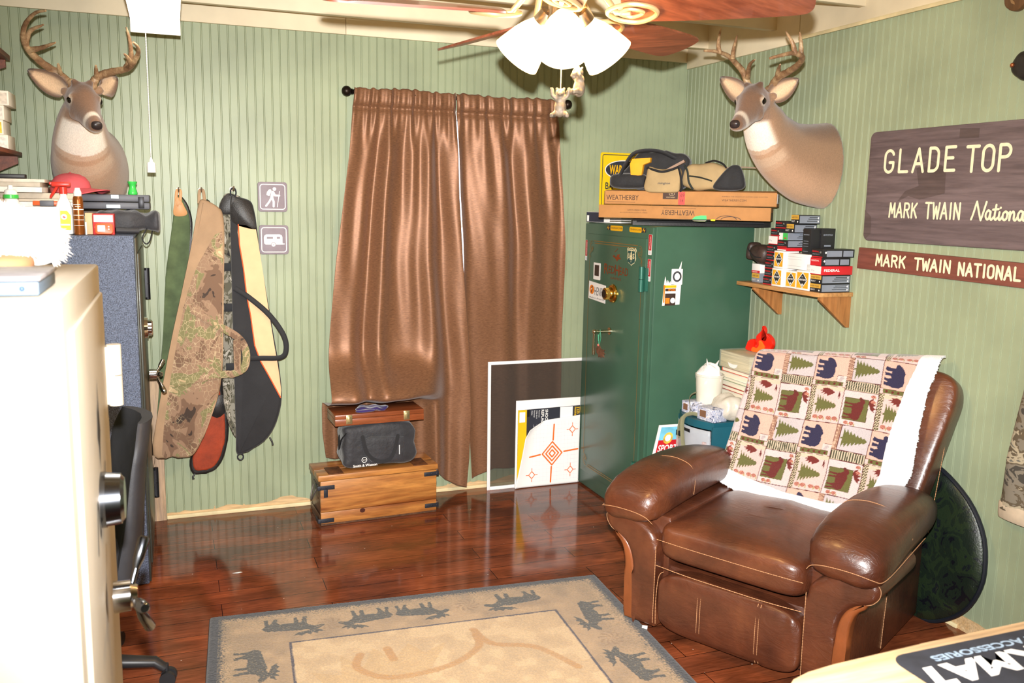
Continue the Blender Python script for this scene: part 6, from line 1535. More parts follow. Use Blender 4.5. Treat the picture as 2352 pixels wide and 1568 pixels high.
for s in (-1, 1):
    P = [(.295, .028), (.294, .2), (.294, .34), (.303, .388), (.35, .428), (.43, .455), (.49, .460), (.52, .447), (.529, .422), (.520, .392), (.495, .370), (.462, .356), (.43, .332), (.408, .29), (.397, .22), (.392, .13), (.390, .028)]
    P = [(s*p.x, p.y) for p in smoothline([(a, b, 0) for a, b in P], 3)]
    side = MB().prism(P, FF, -.36, .012, bev=.022, seg=4).build('arm_panel', lth, rc_, 50)
    Q = [(.384, .028), (.386, .13), (.391, .22), (.403, .29), (.425, .335), (.455, .362), (.478, .378), (.490, .374), (.484, .352), (.464, .334), (.448, .305), (.438, .25), (.434, .15), (.433, .028)]
    MB().prism([(s*p.x, p.y) for p in smoothline([(a, b, 0) for a, b in Q], 3)], FF, -.045, .004, bev=.012, seg=3).build('arm_trim', lth2, side, 50)
    # outer side below the roll
    MB().box((s*.395, .04, .03), (s*.428, .82, .37), bev=.012, M=MR).build('side_panel', lth, rc_)
    # padded arm top
    rows = []
    for y, hw, hh, zc, e in ((-.058, .05, .022, .492, .8), (-.050, .088, .046, .497, .75), (-.030, .112, .062, .503, .7), (.0, .124, .073, .512, .66), (.05, .130, .081, .524, .64), (.12, .131, .085, .537, .62), (.22, .129, .086, .545, .62), (.34, .126, .085, .550, .62), (.46, .120, .082, .548, .62), (.56, .112, .077, .540, .64), (.64, .10, .068, .53, .7), (.69, .07, .045, .52, .8)):
        ring = []
        for a in np.linspace(0, 2*PI, 40, endpoint=False):
            cu = math.copysign(abs(math.cos(a))**e, math.cos(a)); sv = math.copysign(abs(math.sin(a))**e, math.sin(a))
            wr = .0018*math.sin(a*9+y*30)*max(0, 1-abs(y-.02)/.12)
            ring.append(MR @ V((s*(.413+(hw+wr)*cu), y, zc+(hh+wr)*sv-.018*max(0, cu*1)*(1 if y < .2 else .6))))
        rows.append(ring)
    pad = MB().loft(rows).build('arm_pad', lth, rc_, 80); fixnormals(pad.data)
    st = []
    st.append([(s*x, .25, z) for x, z in ((.288, .50), (.286, .56), (.305, .612), (.36, .632), (.42, .632), (.48, .616), (.53, .575), (.541, .535))])
    st.append([(s*x, y, z) for x, y, z in ((.298, -.040, .452), (.318, -.054, .475), (.36, -.060, .487), (.42, -.061, .490), (.47, -.058, .487), (.515, -.046, .477), (.535, -.02, .468), (.544, .05, .475), (.546, .2, .49), (.542, .4, .5))])
    stitch(st, pad)
    stitch([[(s*x, -.0135, z) for x, z in ((.294, .05), (.293, .2), (.293, .36))], [(s*x, y, z) for x, y, z in ((.505, -.0, .458), (.527, .0, .435), (.526, 0, .405), (.505, 0, .378), (.48, 0, .368))]], side)
    stitch([[(s*.4295, .42, .345), (s*.4295, .40, .2), (s*.4295, .385, .05)]], rc_)
def seatfn(p):
    x, y, z = p
    dome = .022*max(0, 1-(x/.29)**2)*max(0, 1-(y/.33)**2) if z > 0 else 0
    return MR @ V((x+.003*math.sin(y*30), .295+y, .385+z*.82+dome+(.004*math.sin(x*24+y*9) if z > 0 else 0)))
seat = MB().pillow((.291, .325, .098), .42, .22, 72, 40, seatfn).build('seat_cushion', lth, rc_, 80)
stitch([[(-.285, -.024, .392), (-.15, -.030, .392), (0, -.031, .392), (.15, -.030, .392), (.285, -.024, .392)]], seat)
stitch([[(-.285, -.020, .288), (-.15, -.024, .284), (0, -.025, .284), (.15, -.024, .284), (.285, -.020, .288)]], seat, .0017)
def footfn(p):
    x, y, z = p
    for sx in (-.10, .128): y *= 1-.22*math.exp(-((x-sx)/.010)**2) if y < 0 else 1
    pk = .004*math.sin(x*120)*math.exp(-((abs(x)-.27)/.04)**2)*math.exp(-((z-.09)/.04)**2)
    return MR @ V((x, .045+y+pk, .148+z))
ft_ = MB().pillow((.284, .062, .122), .45, .2, 120, 36, footfn).build('footrest', lth, rc_, 80)
for sx in (-.106, -.094, .122, .134):
    stitch([[(sx+(.02*(.27-z) if 0 else 0)-.05*(.15-z)*0, -.0165+.028*max(0, abs(z-.148)/.122)**5, z) for z in (.035, .07, .12, .18, .23, .258)]], ft_)
stitch([[(-.282, -.012, .05), (-.283, -.014, .15), (-.278, -.008, .24), (-.262, -.0, .262)]], ft_)
# back
TB_ = R(-20)
MBk = MR @ Mx.Translation((0, .60, .42)) @ Mx.Rotation(TB_, 4, 'X')
def backfn(p):
    x, y, z = p; t = (z+.33)/.66
    w = 1-.06*(1-t); roll = .03*max(0, t-.7)/.3
    return MBk @ V((x*w*.85+.065+.045*(2*t-1), .088+y*(1+.35*max(0, t-.75))-.018*(abs(x)/.49)**4*(t > .2)-.006*math.sin(z*20), .297+z+.03*x/.49*t))
back = MB().pillow((.492, .085, .337), .33, .26, 72, 48, backfn).build('backrest', lth, rc_, 80)
stitch([[MR.inverted() @ (MBk @ V((.478, .075, z))) for z in (.03, .15, .3, .45, .55)]], back)
lumb = MB().pillow((.285, .05, .06), .6, .35, 48, 20, lambda p: MR @ V((p.x+.02, .628+p.y, .438+p.z))).build('lumbar_roll', lth, rc_, 80)
for sx in (-.13, .13): stitch([[(sx+.02, .578, .42), (sx+.02, .576, .44), (sx+.02, .585, .47)]], lumb)
MB().box((-.36, .12, .002), (.36, .74, .032), M=MR).build('base_plinth', pm('dark_plinth', (30, 20, 16), .7), rc_)

# ================================================================ THROW BLANKET (printed fleece, white sherpa back)
BEAR = [(0.02, .42), (.06, .36), (.14, .34), (.2, .36), (.2, .18), (.14, .04), (.26, .0), (.33, .05), (.34, .22), (.42, .24), (.40, .08), (.38, .0), (.52, .02), (.52, .2), (.62, .24), (.64, .1), (.60, .0), (.72, .0), (.76, .12), (.80, .1), (.78, .0), (.92, .0), (.94, .15), (1.0, .35), (.98, .52), (.88, .64), (.7, .68), (.5, .66), (.38, .70), (.28, .66), (.2, .62), (.14, .58), (.06, .5)]
MOOSE = [(.02, .62), (.0, .54), (.06, .5), (.16, .56), (.24, .46), (.28, .34), (.26, .0), (.32, .0), (.36, .3), (.4, .28), (.42, .0), (.48, .02), (.48, .28), (.7, .3), (.74, .16), (.72, .0), (.78, .0), (.82, .18), (.86, .28), (.88, .0), (.94, .0), (.92, .3), (.98, .46), (.92, .6), (.74, .64), (.56, .68), (.42, .72), (.3, .7), (.2, .76), (.12, .74)]
ANTL = [(.2, .72), (.3, .78), (.42, .82), (.52, .98), (.43, .93), (.38, 1.0), (.31, .91), (.25, 1.0), (.2, .89), (.13, .98), (.12, .86), (.02, .9), (.08, .78)]
def treepoly(n=7):
    L_ = [(.5, 1.0)]; Rr = []
    for i in range(n):
        w = .08+.42*(i+1)/n; y = 1-.92*(i+1)/n; yi = 1-.92*(i+.35)/n
        L_ += [(.5-w*.45, yi+.01), (.5-w, y)]; Rr += [(.5+w*.45, yi+.01), (.5+w, y)]
    return L_+[(.46, .08), (.46, 0), (.54, 0), (.54, .08)]+Rr[::-1]
TREE = treepoly()
def tile_canvas(N=420):
    yy, xx = np.mgrid[0:N, 0:N]; A = (xx+.5)/N; B = (yy+.5)/N
    im = np.zeros((N, N, 3)); im[:] = (222, 202, 196)
    def rect(a0, b0, a1, b1, c): im[(A >= a0) & (A < a1) & (B >= b0) & (B < b1)] = c
    def poly(P, a0, b0, w, h, c): im[inpoly(A, B, [(a0+w*x, b0+h*y) for x, y in P])] = c
    def ell(a, b, ra, rb, c): im[((A-a)/ra)**2+((B-b)/rb)**2 < 1] = c
    def frame(a0, b0, a1, b1, c=(92, 34, 36), w=.005):
        m = (A >= a0) & (A < a1) & (B >= b0) & (B < b1) & ~((A >= a0+w) & (A < a1-w) & (B >= b0+w) & (B < b1-w)); im[m] = c
    def cone(a, b, r=.034):
        ell(a, b, r*.85, r*1.15, (150, 70, 58))
        m = (((A-a)/(r*.85))**2+((B-b)/(r*1.15))**2 < 1) & ((np.sin((A-a)*260+(B-b)*190) > .55) | (np.sin((A-a)*260-(B-b)*190) > .6)); im[m] = (206, 150, 130)
        ell(a+r*.6, b+r*1.3, r*.7, r*.3, (176, 170, 120))
    navy, olive, maroon, dgreen = (46, 44, 76), (104, 108, 56), (104, 38, 34), (58, 62, 38)
    # bear panel
    rect(0, 0, .40, .5, (224, 190, 172)); poly(BEAR, .03, .03, .34, .42, navy); frame(0, 0, .40, .5)
    rect(.40, .04, .46, .46, olive)
    for k in range(5): ell(.43, .09+.082*k, .018, .018, maroon)
    rect(.30, .36, .40, .5, (226, 214, 208)); ell(.34, .43, .018, .035, (186, 182, 182)); ell(.37, .41, .016, .03, (192, 186, 186)); frame(.30, .36, .40, .5)
    # feather and tree panel
    rect(.47, 0, .53, .5, (222, 206, 180)); 
    m = (A >= .47) & (A < 1.0) & (B < .075); im[m] = (222, 208, 184)
    m2 = m & ((np.mod(A, .04) < .02) ^ (np.mod(B, .036) < .016)); im[m2] = (92, 96, 52)
    m3 = m & (np.abs(np.mod(A, .04)-.02) < .003); im[m3] = (74, 52, 42)
    poly([(0, .5), (.2, .75), (.45, .9), (.7, .8), (1, .55), (.7, .5), (.9, .35), (.6, .38), (.7, .2), (.45, .3), (.4, .1), (.25, .32), (.1, .25)], .50, .10, .12, .30, (116, 44, 38))
    poly(TREE, .60, .09, .30, .33, olive)
    poly([(0, .4), (.5, .7), (1, .5), (.6, .45), (.8, .2), (.4, .35)], .52, .40, .14, .08, (104, 38, 34))
    cone(.93, .13); cone(.93, .22); cone(.93, .34); cone(.93, .43); frame(.47, .0, 1.0, .5)
    # tree panel with stripes
    rect(0, .5, .36, 1.0, (202, 200, 202)); rect(0, .5, .36, .57, (214, 186, 160))
    m = (A < .36) & (B >= .5) & (B < .57) & ((np.mod(A, .016) < .005) | (np.mod(B, .016) < .005)); im[m] = (134, 92, 72)
    poly(TREE, .03, .58, .30, .38, olive); frame(0, .57, .36, 1.0)
    rect(.36, .5, .50, 1.0, (206, 198, 172)); m = (A >= .37) & (A < .49) & (B >= .5) & (np.mod(B, .034) < .017); im[m] = (62, 66, 44); frame(.36, .5, .50, 1.0)
    # moose panel
    rect(.50, .5, 1.0, 1.0, (226, 212, 210)); m = (A > .5) & (B > .5) & (np.sin(A*90+3*np.sin(B*40)) > .97); im[m] = (206, 200, 204)
    rect(.60, .53, .92, .88, olive); poly(MOOSE, .58, .54, .34, .38, maroon); poly(ANTL, .56, .56, .40, .43, (112, 42, 36)); frame(.60, .53, .92, .88, (70, 60, 36), .004)
    cone(.96, .60, .03); cone(.96, .68, .03); cone(.545, .93, .028); cone(.62, .94, .028); frame(.50, .5, 1.0, 1.0)
    return im*np.array([.90, .86, .86])
TILE = tile_canvas()
fleece = vcol('printed_fleece', .95, .5, 320, .5, (1, 1, 1), .003)
def blanket():
    nu, nv = 330, 400
    U0, V0 = np.meshgrid(np.linspace(0, 1, nu), np.linspace(-.025, .75, nv))
    lz = lambda s, xs, ys: np.interp(s, xs, ys)
    xl = lz(V0, [-.02, .05, .15, .35, .5, .6, .9], [-.425, -.415, -.408, -.385, -.36, -.335, -.32])
    xr = lz(V0, [-.03, .0, .04, .10, .18, .36, .53, .62, .9], [.22, .27, .33, .385, .41, .408, .412, .43, .43])
    Xl = xl+(xr-xl)*U0
    bot = np.interp(U0, [0, .25, .5, .75, .9, 1], [.040, -.004, -.030, -.032, -.010, .03])
    S_ = np.where(V0 < .3, bot+(V0+.025)*(.3-bot)/.325, V0)
    k_ = .02*np.sin(Xl*11+1)*np.clip(1-S_/.6, 0, 1)*.5+.004*np.sin(Xl*38+S_*12)+.004*np.sin(S_*30+Xl*6)
    off = .034+k_*.6+.010*(U0-.5)**2+.05*np.clip(1-(S_+.03)/.17, 0, 1)-60*np.clip(-.355+.10*np.clip(S_, 0, .6)-Xl, 0, 1)**2
    # over the top of the backrest
    top = .606+.035*Xl/.4; rad = .085
    Y = np.zeros_like(S_); Z = np.zeros_like(S_)
    fl_ = S_ < top
    Y = np.where(fl_, -off, 0); Z = np.where(fl_, S_, 0)
    a = np.clip((S_-top)/rad, 0, 1.8)
    Y = np.where(fl_, Y, -off+(rad+off)*(1-np.cos(a))); Z = np.where(fl_, Z, top+(rad*.62)*np.sin(a))
    # belly of the backrest pushes the middle forward a little
    P = np.zeros((nv, nu, 3))
    bulge = .02*np.clip(1-(Xl/.5)**2, 0, 1)*np.clip(1-((S_-.3)/.35)**2, 0, 1)
    Mb = np.array(MR @ Mx.Translation((0, .60, .42)) @ Mx.Rotation(TB_, 4, 'X'))
    hom = np.stack([Xl, Y-bulge*.6+.0, Z+.02, np.ones_like(Xl)], -1) @ Mb.T
    P[:] = hom[..., :3]
    rnd_ = np.random.RandomState(4)
    bord = (U0 > lz(V0, [-.03, .03, .1, .3, .6, .9], [.88, .89, .865, .865, .90, .93])) | (S_ < bot+.062)
    a_ = np.mod(-(S_+.228)/.285+.02*np.sin(Xl*9), 1); b_ = np.mod((Xl+.034)/.27+.015*np.sin(S_*12), 1)
    N = TILE.shape[0]
    col = TILE[(b_*N).astype(int) % N, (a_*N).astype(int) % N].copy()
    col[bord] = (236, 234, 236)
    nrm = (rnd_.rand(nv, nu)-.5)
    bump = np.where(bord, .006+.0022*nrm, .0008*nrm)
    nv_ = -np.array(Mb[:3, 1])
    P += nv_[None, None]*bump[..., None]
    return P, col
Pb, Cb = blanket()
bl_ = grid_mesh('throw_blanket', Pb, fleece, None, Cb)
m_ = bl_.modifiers.new('cloth', 'SOLIDIFY'); m_.thickness = .010; m_.offset = -1
tag(bl_, 'fleece throw blanket with bears, moose and trees draped over the recliner back', 'blanket')

# ================================================================ RUG
def rug():
    W_r, L_r = 1.606, 2.2; nu, nv = 470, 690
    xs = np.linspace(0, W_r, nu); ys = np.linspace(0, L_r, nv); X_, Y_ = np.meshgrid(xs, ys)
    rs = np.random.RandomState(2)
    def vnoise(sc, seed):
        r = np.random.RandomState(seed); g = r.rand(int(L_r/sc)+3, int(W_r/sc)+3)
        gx, gy = X_/sc, Y_/sc; i, j = gy.astype(int), gx.astype(int); fy, fx = gy-i, gx-j
        fy = fy*fy*(3-2*fy); fx = fx*fx*(3-2*fx)
        return (g[i, j]*(1-fx)+g[i, j+1]*fx)*(1-fy)+(g[i+1, j]*(1-fx)+g[i+1, j+1]*fx)*fy
    n1, n2, n3 = vnoise(.05, 1), vnoise(.012, 2), rs.rand(nv, nu)
    d = np.minimum(np.minimum(X_, W_r-X_), np.minimum(Y_, L_r-Y_))
    col = np.zeros((nv, nu, 3)); col[:] = (158, 130, 94)
    col = col*(.9+.2*n1[..., None])
    def put(mask, c, w=1.0):
        m = mask if mask.dtype != bool else mask.astype(float); m = np.clip(m*w, 0, 1)[..., None]
        col[:] = col*(1-m)+np.array(c, float)*m
    # speckled fade from the dark edge into the tan border
    f = np.clip((.095-d)/.07, 0, 1); put((f > .25+.75*n3*.9), (38, 37, 42), .9); put(d < .04, (26, 25, 31))
    sp = np.clip((.16-d)/.10, 0, 1); put((n3 < .4*sp) & (d > .03), (138, 118, 82), .8)
    inner = d > .285
    put(inner, (188, 158, 116)); col[inner] *= (.94+.10*n1[inner][:, None])
    put((d > .280) & (d < .290), (58, 46, 54))
    put(inner & (n1 > .62), (198, 170, 128), .6)
    # moose walking round the border, feet towards the edge
    def animal(P, cx, cy, w, h, side, flip, c, Ps=(ANTL,)):
        for Q in (P,)+tuple(Ps):
            pts = []
            for a, b in Q:
                a = 1-a if flip else a
                u, v = (a-.5)*w, b*h
                if side == 't': pts.append((cx+u, cy+v))
                if side == 'l': pts.append((cx+v, cy-u))
                if side == 'r': pts.append((cx-v, cy+u))
            bx = [p[0] for p in pts]; by = [p[1] for p in pts]
            i0, i1 = max(0, int(min(by)/L_r*nv)-3), min(nv, int(max(by)/L_r*nv)+3); j0, j1 = max(0, int(min(bx)/W_r*nu)-3), min(nu, int(max(bx)/W_r*nu)+3)
            m = np.zeros((nv, nu), bool); s_ = (slice(i0, i1), slice(j0, j1))
            m[s_] = inpoly(X_[s_], Y_[s_], pts)
            put(m & (n3 > .06), c, .92)
    dk = (50, 48, 40)
    for cx, fl_, w in ((.30, True, .24), (.58, False, .22), (.80, True, .22), (1.18, False, .26)): animal(MOOSE, cx, .085, w, .155, 't', fl_, dk)
    for cy, fl_ in ((.42, False), (.80, True), (1.2, False), (1.6, True), (2.0, False)): animal(MOOSE, .085, cy, .24, .155, 'l', fl_, dk)
    for cy, fl_ in ((.36, True), (.75, False), (1.15, True), (1.6, False), (2.0, True)): animal(MOOSE, W_r-.085, cy, .26, .155, 'r', fl_, dk)
    # faint brush between the animals
    for cx, cy in ((.44, .17), (.99, .15), (.16, .62), (W_r-.16, .56), (W_r-.15, .98)):
        r_ = np.hypot(X_-cx, Y_-cy); put((r_ < .05) & (np.sin(np.arctan2(Y_-cy, X_-cx)*9+r_*160) > .3), (128, 100, 66), .6)
    # large pale moose in the centre field
    big = [(x*1.05+.28, 1.62-y*1.25) for x, y in MOOSE]
    m = inpoly(X_, Y_, big) & inner; put(m & (n2 > .12), (176, 140, 90), .6); put(m & (n1 > .55), (184, 150, 100), .5)
    ant = [(x*1.0+.32, 1.58-y*1.18) for x, y in ANTL]
    m = inpoly(X_, Y_, ant) & inner; put(m, (182, 148, 98), .6)
    for P in ([(.52, .44), (.50, .53), (.60, .62), (.80, .60), (.94, .50), (.96, .40)], [(.62, .42), (.63, .50)], [(.96, .36), (1.0, .48), (1.15, .55), (1.25, .72)]):
        Q = smoothline([(a, b, 0) for a, b in P], 10)
        for q in Q: put((np.hypot(X_-q.x, Y_-q.y) < .016) & inner, (172, 128, 72), .7)
    col *= (.93+.14*n3[..., None])
    P = np.zeros((nv, nu, 3)); o = np.array([-2.770, -1.240]); ux = np.array([.9979, -.0641]); uy = np.array([-.0641, -.9979])
    xy = o+X_[..., None]*ux+Y_[..., None]*uy
    P[..., :2] = xy; P[..., 2] = .009+.0016*n3-.006*np.clip((.004-d)/.004, 0, 1)
    return P, np.clip(col, 0, 255)
Pr, Cr = rug()
rg = grid_mesh('area_rug', Pr, vcol('rug_pile', .95, .6, 420, .3, (1, 1, 1), .003), None, Cr)
m_ = rg.modifiers.new('pile', 'SOLIDIFY'); m_.thickness = .008; m_.offset = -1
tag(rg, 'tan wildlife rug with a dark border and moose silhouettes on the wood floor', 'rug')

# ================================================================ STORAGE BEHIND THE RECLINER
teal = pm('teal_plastic', (26, 84, 100), .4, var=.05)
clear_f = pm('frosted_plastic', (205, 212, 222), .35, var=.04, alpha=.55)
du = thing('drawer_unit', 'teal plastic drawer unit with bowed frosted drawer behind the recliner', 'drawer unit', (-.31, -1.06, 0))
def bow(t, grow=0): return (-.500-.050*(1-(2*t-1)**2)-grow, -.905-.305*t)
def bowring(z, x1=-.10, g=0): return [V((*bow(t, g), z)) for t in np.linspace(0, 1, 14)]+[V((x1, -1.21, z)), V((x1, -.905, z))]
for z0, z1 in ((.585, .62), (.405, .43), (.215, .24), (.02, .05)):
    o = MB().loft([bowring(z0), bowring(z1)]).build('shelf_plate', teal, du); fixnormals(o.data)
MB().box((-.505, -1.212, .02), (-.10, -1.198, .60), bev=.002).build('side_plate', teal, du)
MB().box((-.505, -.917, .02), (-.10, -.903, .60), bev=.002).build('side_plate', teal, du)
for z0, z1 in ((.435, .58), (.245, .40), (.055, .21)):
    F_ = np.array([[list((*bow(.03+.94*t, .006-.004*(1-s)), z0+(z1-z0)*s)) for t in np.linspace(0, 1, 24)] for s in np.linspace(0, 1, 6)])
    o = grid_mesh('drawer', F_, clear_f, du); m_ = o.modifiers.new('s', 'SOLIDIFY'); m_.thickness = .003
    MB().box((-.53, -1.185, z0+.004), (-.20, -.93, z0+(z1-z0)*.62), bev=.004).build('drawer_contents', pm('drawer_contents', (168, 150, 150), .8, var=.3, vs=22), o)
    MB().box((-.556, -1.09, z1-.03), (-.540, -1.02, z1-.012), bev=.003).build('drawer_pull', black_s, o)
ZD = .6205
pat = camo('blue_floral', [(0, (70, 84, 120)), (.40, (196, 198, 214)), (.5, (150, 160, 190)), (.56, (226, 222, 226)), (.68, (190, 150, 160))], 60, .6)
lbr = pm('label_brown', (122, 88, 66), .6, var=.05)
for k, (lab, x, y, rz, w, d, h) in enumerate((('left blue and white patterned carton with a brown label', -.515, -.945, -82, .058, .09, .058), ('right blue and white patterned carton with a brown label', -.520, -1.095, -80, .112, .085, .062))):
    t = thing('patterned_carton', lab+' on the teal drawers', 'carton', (x, y, ZD), R(rz), 'patterned cartons on the teal drawers')
    M = Mx.Translation((x, y, ZD)) @ Mx.Rotation(R(rz), 4, 'Z')
    MB().box((0, 0, .0004), (w, d, h), bev=.002, M=M).build('carton', pat, t)
    f = Fr(M @ V((0, -.0003, 0)), M.to_3x3() @ V((1, 0, 0)), (0, 0, 1))
    MB().rect(w*.22 if k == 0 else w*.16, h*.25, w*.78 if k == 0 else w*.54, h*.78, f, .0006).build('label', lbr, t)
wad = MB().pillow((.036, .036, .034), .9, .9, 36, 24, lambda p: V((p.x*(1+.12*math.sin(p.z*170+p.y*120)), p.y*(1+.12*math.sin(p.x*190)), p.z*(1+.1*math.sin(p.y*180)))), M=Mx.Translation((-.482, -1.048, ZD+.033))).build('wrapped_bundle', pat)
tag(wad, 'crumpled blue and white bundle between the two patterned cartons', 'bundle')
bkt = thing('bucket', 'translucent white plastic bucket with a crumpled white bag on top', 'bucket', (-.42, -1.03, ZD))
tw = pm('milky_plastic', (226, 222, 208), .35, var=.03, alpha=.9)
Mk_ = Mx.Translation((-.415, -1.025, ZD+.0005))
MB().lathe([(.001, 0), (.052, 0), (.054, .004), (.065, .15), (.066, .19), (.070, .192), (.070, .20), (.064, .20), (.062, .15), (.05, .008), (.001, .007)], 36, M=Mk_).build('bucket_body', tw, bkt)
MB().pillow((.058, .058, .06), .8, .8, 40, 26, lambda p: V((p.x*(1+.14*math.sin(p.z*80+p.y*60))*(1-.35*(p.z > 0)*p.z/.06), p.y*(1+.12*math.sin(p.x*90)), p.z+.006*math.sin(p.x*130+p.y*70))), M=Mk_ @ Mx.Translation((0, 0, .190))).build('bag_heap', pm('white_film', (236, 232, 230), .3, var=.04, bump=.6, bs=40, bd=.01), bkt)
for a, b in (((-.02, -.01, .235), (-.035, -.02, .28)), ((.02, -.01, .235), (.045, -.005, .265))):
    MB().tube([Mk_ @ V(a), Mk_ @ V(b)], [.014, .002], 8, flat=.4).build('bag_ear', _m['white_film'], bkt)
pb_ = MB().pillow((.062, .085, .060), .8, .8, 40, 24, lambda p: V((p.x*(1+.1*math.sin(p.z*90+p.y*50)), p.y*(1+.1*math.sin(p.x*80)), p.z*(1+.1*math.sin(p.y*90)))), M=Mx.Translation((-.385, -1.145, ZD+.060))).build('plastic_bag', pm('clear_bag', (214, 206, 192), .25, var=.05, alpha=.8, bump=.5, bs=40, bd=.01))
tag(pb_, 'clear crumpled plastic bag beside the white bucket behind the recliner', 'bag')
# stacked books
bc = [(150, 150, 140), (120, 60, 50), (222, 214, 198), (70, 80, 76), (226, 218, 204), (168, 60, 52), (216, 206, 188), (120, 146, 110), (228, 222, 210), (196, 64, 44)]
labs = ['grey book at the foot of the stack', 'dark red book, second from the foot of the stack', 'cream book, third from the foot of the stack', 'dark green book under the thick white one in the stack', 'thick white book in the middle of the stack', 'red covered book above the thick white one', 'cream book below the green one in the stack', 'green covered book near the top of the stack', 'white book just below the red-spined top one', 'red-spined book on the top of the stack']
zz = ZD+.0005; pagem = pm('page_edge', (230, 220, 198), .8, var=.06, st=(1, 1, 60), vs=20)
for k, c in enumerate(bc):
    h = (.022, .018, .026, .016, .028, .020, .026, .018, .026, .020)[k]; dx = (.0, .006, -.004, .008, -.002, .004, .01, .002, -.004, .006)[k]
    t = thing('book', labs[k]+' behind the recliner', 'book', (-.22, -1.06, zz), 0, 'books stacked behind the recliner')
    MB().box((-.305+dx, -1.195, zz), (-.13+dx, -.955, zz+.0025), bev=.0008).box((-.305+dx, -1.195, zz+h-.003), (-.13+dx, -.955, zz+h-.0004), bev=.0008).box((-.305+dx, -.958, zz+.001), (-.13+dx, -.955, zz+h-.001)).build('cover', pm('book_%d' % k, c, .55, var=.04), t)
    MB().box((-.302+dx, -1.191, zz+.0025), (-.134+dx, -.958, zz+h-.003)).build('pages', pagem, t)
    zz += h
ZC_ = zz
cc = thing('clear_box', 'clear plastic box of tan folders on top of the stacked books', 'box', (-.22, -1.06, ZC_))
MB().box((-.315, -1.20, ZC_+.0005), (-.10, -.95, ZC_+.088), bev=.004).build('box_shell', pm('clear_shell', (222, 222, 206), .15, var=0, alpha=.28), cc)
MB().box((-.309, -1.194, ZC_+.004), (-.106, -.956, ZC_+.082)).build('paper_fill', pm('folder_fill', (196, 182, 146), .8, var=.22, vs=14, st=(.3, .3, 12)), cc)
MB().prism([(1.03, ZC_+.034), (1.07, ZC_+.030), (1.11, ZC_+.034), (1.10, ZC_+.018), (1.085, ZC_+.012), (1.055, ZC_+.012), (1.04, ZC_+.018)], Fr((-.3155, 0, 0), (0, -1, 0), (0, 0, 1)), 0, .002).build('white_latch', white_p, cc)
# red flame ornament
fl2 = thing('flame_ornament', 'glossy red and orange plastic flame ornament above the clear box', 'ornament', (-.2, -1.10, ZC_+.088))
Ffl = Fr((-.17, -1.095, ZC_+.0885), V((.35, -1, 0)), (0, 0, 1))
uc = 0
out = [(-.078, .0), (-.082, .03), (-.07, .052), (-.045, .06), (-.036, .05), (-.040, .025), (-.028, .02), (-.022, .05), (-.030, .075), (-.012, .095), (.0, .112), (.002, .130), (.016, .110), (.012, .085), (.006, .07), (.020, .062), (.028, .075), (.024, .095), (.045, .085), (.062, .065), (.064, .04), (.055, .02), (.05, .0)]
MB().prism([(uc+p.x, p.y) for p in smoothline(out, 3, True)], Ffl, -.014, .014, bev=.0045, seg=2).build('red_flame', pm('flame_red', (224, 34, 18), .22, var=.02, coat=.4), fl2)
MB().prism([(uc+p.x, p.y) for p in smoothline([(-.045, .0), (-.04, .022), (-.018, .02), (-.006, .035), (-.008, .055), (.004, .06), (.018, .045), (.028, .03), (.02, .012), (.01, .0)], 3, True)], Ffl, .0142, .021, bev=.0025, seg=2).build('orange_flame', pm('flame_orange', (240, 100, 30), .25, var=.02, coat=.3), fl2)
# olive strap looped over the drawers
olv = pm('olive_webbing', (122, 120, 92), .8, var=.06, bump=.2, bs=300)
ostr = thing('webbing_strap', 'olive webbing strap looped over the teal drawer unit front', 'strap', (-.54, -1.02, ZD))
MB().tube(smoothline([(-.42, -1.02, ZD+.085), (-.47, -1.005, ZD+.105), (-.505, -1.0, ZD+.085), (-.515, -1.02, ZD+.04), (-.53, -1.04, ZD+.012), (-.565, -1.03, ZD-.01), (-.572, -1.02, ZD-.06), (-.566, -1.02, ZD-.11)], 6), .0105, 10, flat=.18, up=(-1, 0, 0)).tube(smoothline([(-.50, -1.08, ZD+.010), (-.53, -1.06, ZD+.016), (-.565, -1.045, ZD-.006), (-.570, -1.05, ZD-.08), (-.562, -1.06, ZD-.17), (-.560, -1.065, ZD-.20)], 6), .0105, 10, flat=.18, up=(-1, 0, 0)).build('webbing', olv, ostr)
MB().box((-.576, -1.035, ZD-.10), (-.566, -1.0, ZD-.075), bev=.003).build('buckle', black_s, ostr)
# magazine leaning on the unit
mg = thing('poster', 'white bordered sporting poster with a red block leaning beside the teal drawers', 'poster', (-.60, -.98, 0))
Fm = Fr((-.625, -.886, .275), V((1, -.08, 0)), V((.26, .07, 1)))
MB().prism([(-.035, 0), (.20, 0), (.20, .27), (-.035, .27)], Fm, 0, .004).build('card', white_p, mg)
g_ = MB().rect(-.02, .19, .19, .258, Fm, .0046, 0).rect(-.02, .12, .19, .19, Fm, .0046, 1).rect(-.02, .10, .19, .118, Fm, .0046, 0).rect(-.02, .02, .19, .098, Fm, .0046, 3)
g_.dots((.03, .20), .026, Fm, .005, 2, 24, .03).dots((.03, .20), .016, Fm, .0054, 4, 24, .018)
g_.text('SPORTS', Fm, -.012, .13, .036, .12, 4, .005, bold=.02).text('Outdoor life', Fm, -.012, .078, .012, .07, 4, .005)
g_.build('printing', [pm('poster_sky', (110, 186, 214), .5, var=.1, vs=20), red_s, pm('poster_gold', (222, 176, 70), .5, var=.2, vs=40), pm('poster_dark', (70, 86, 70), .5, var=.2, vs=30), white_p], mg)

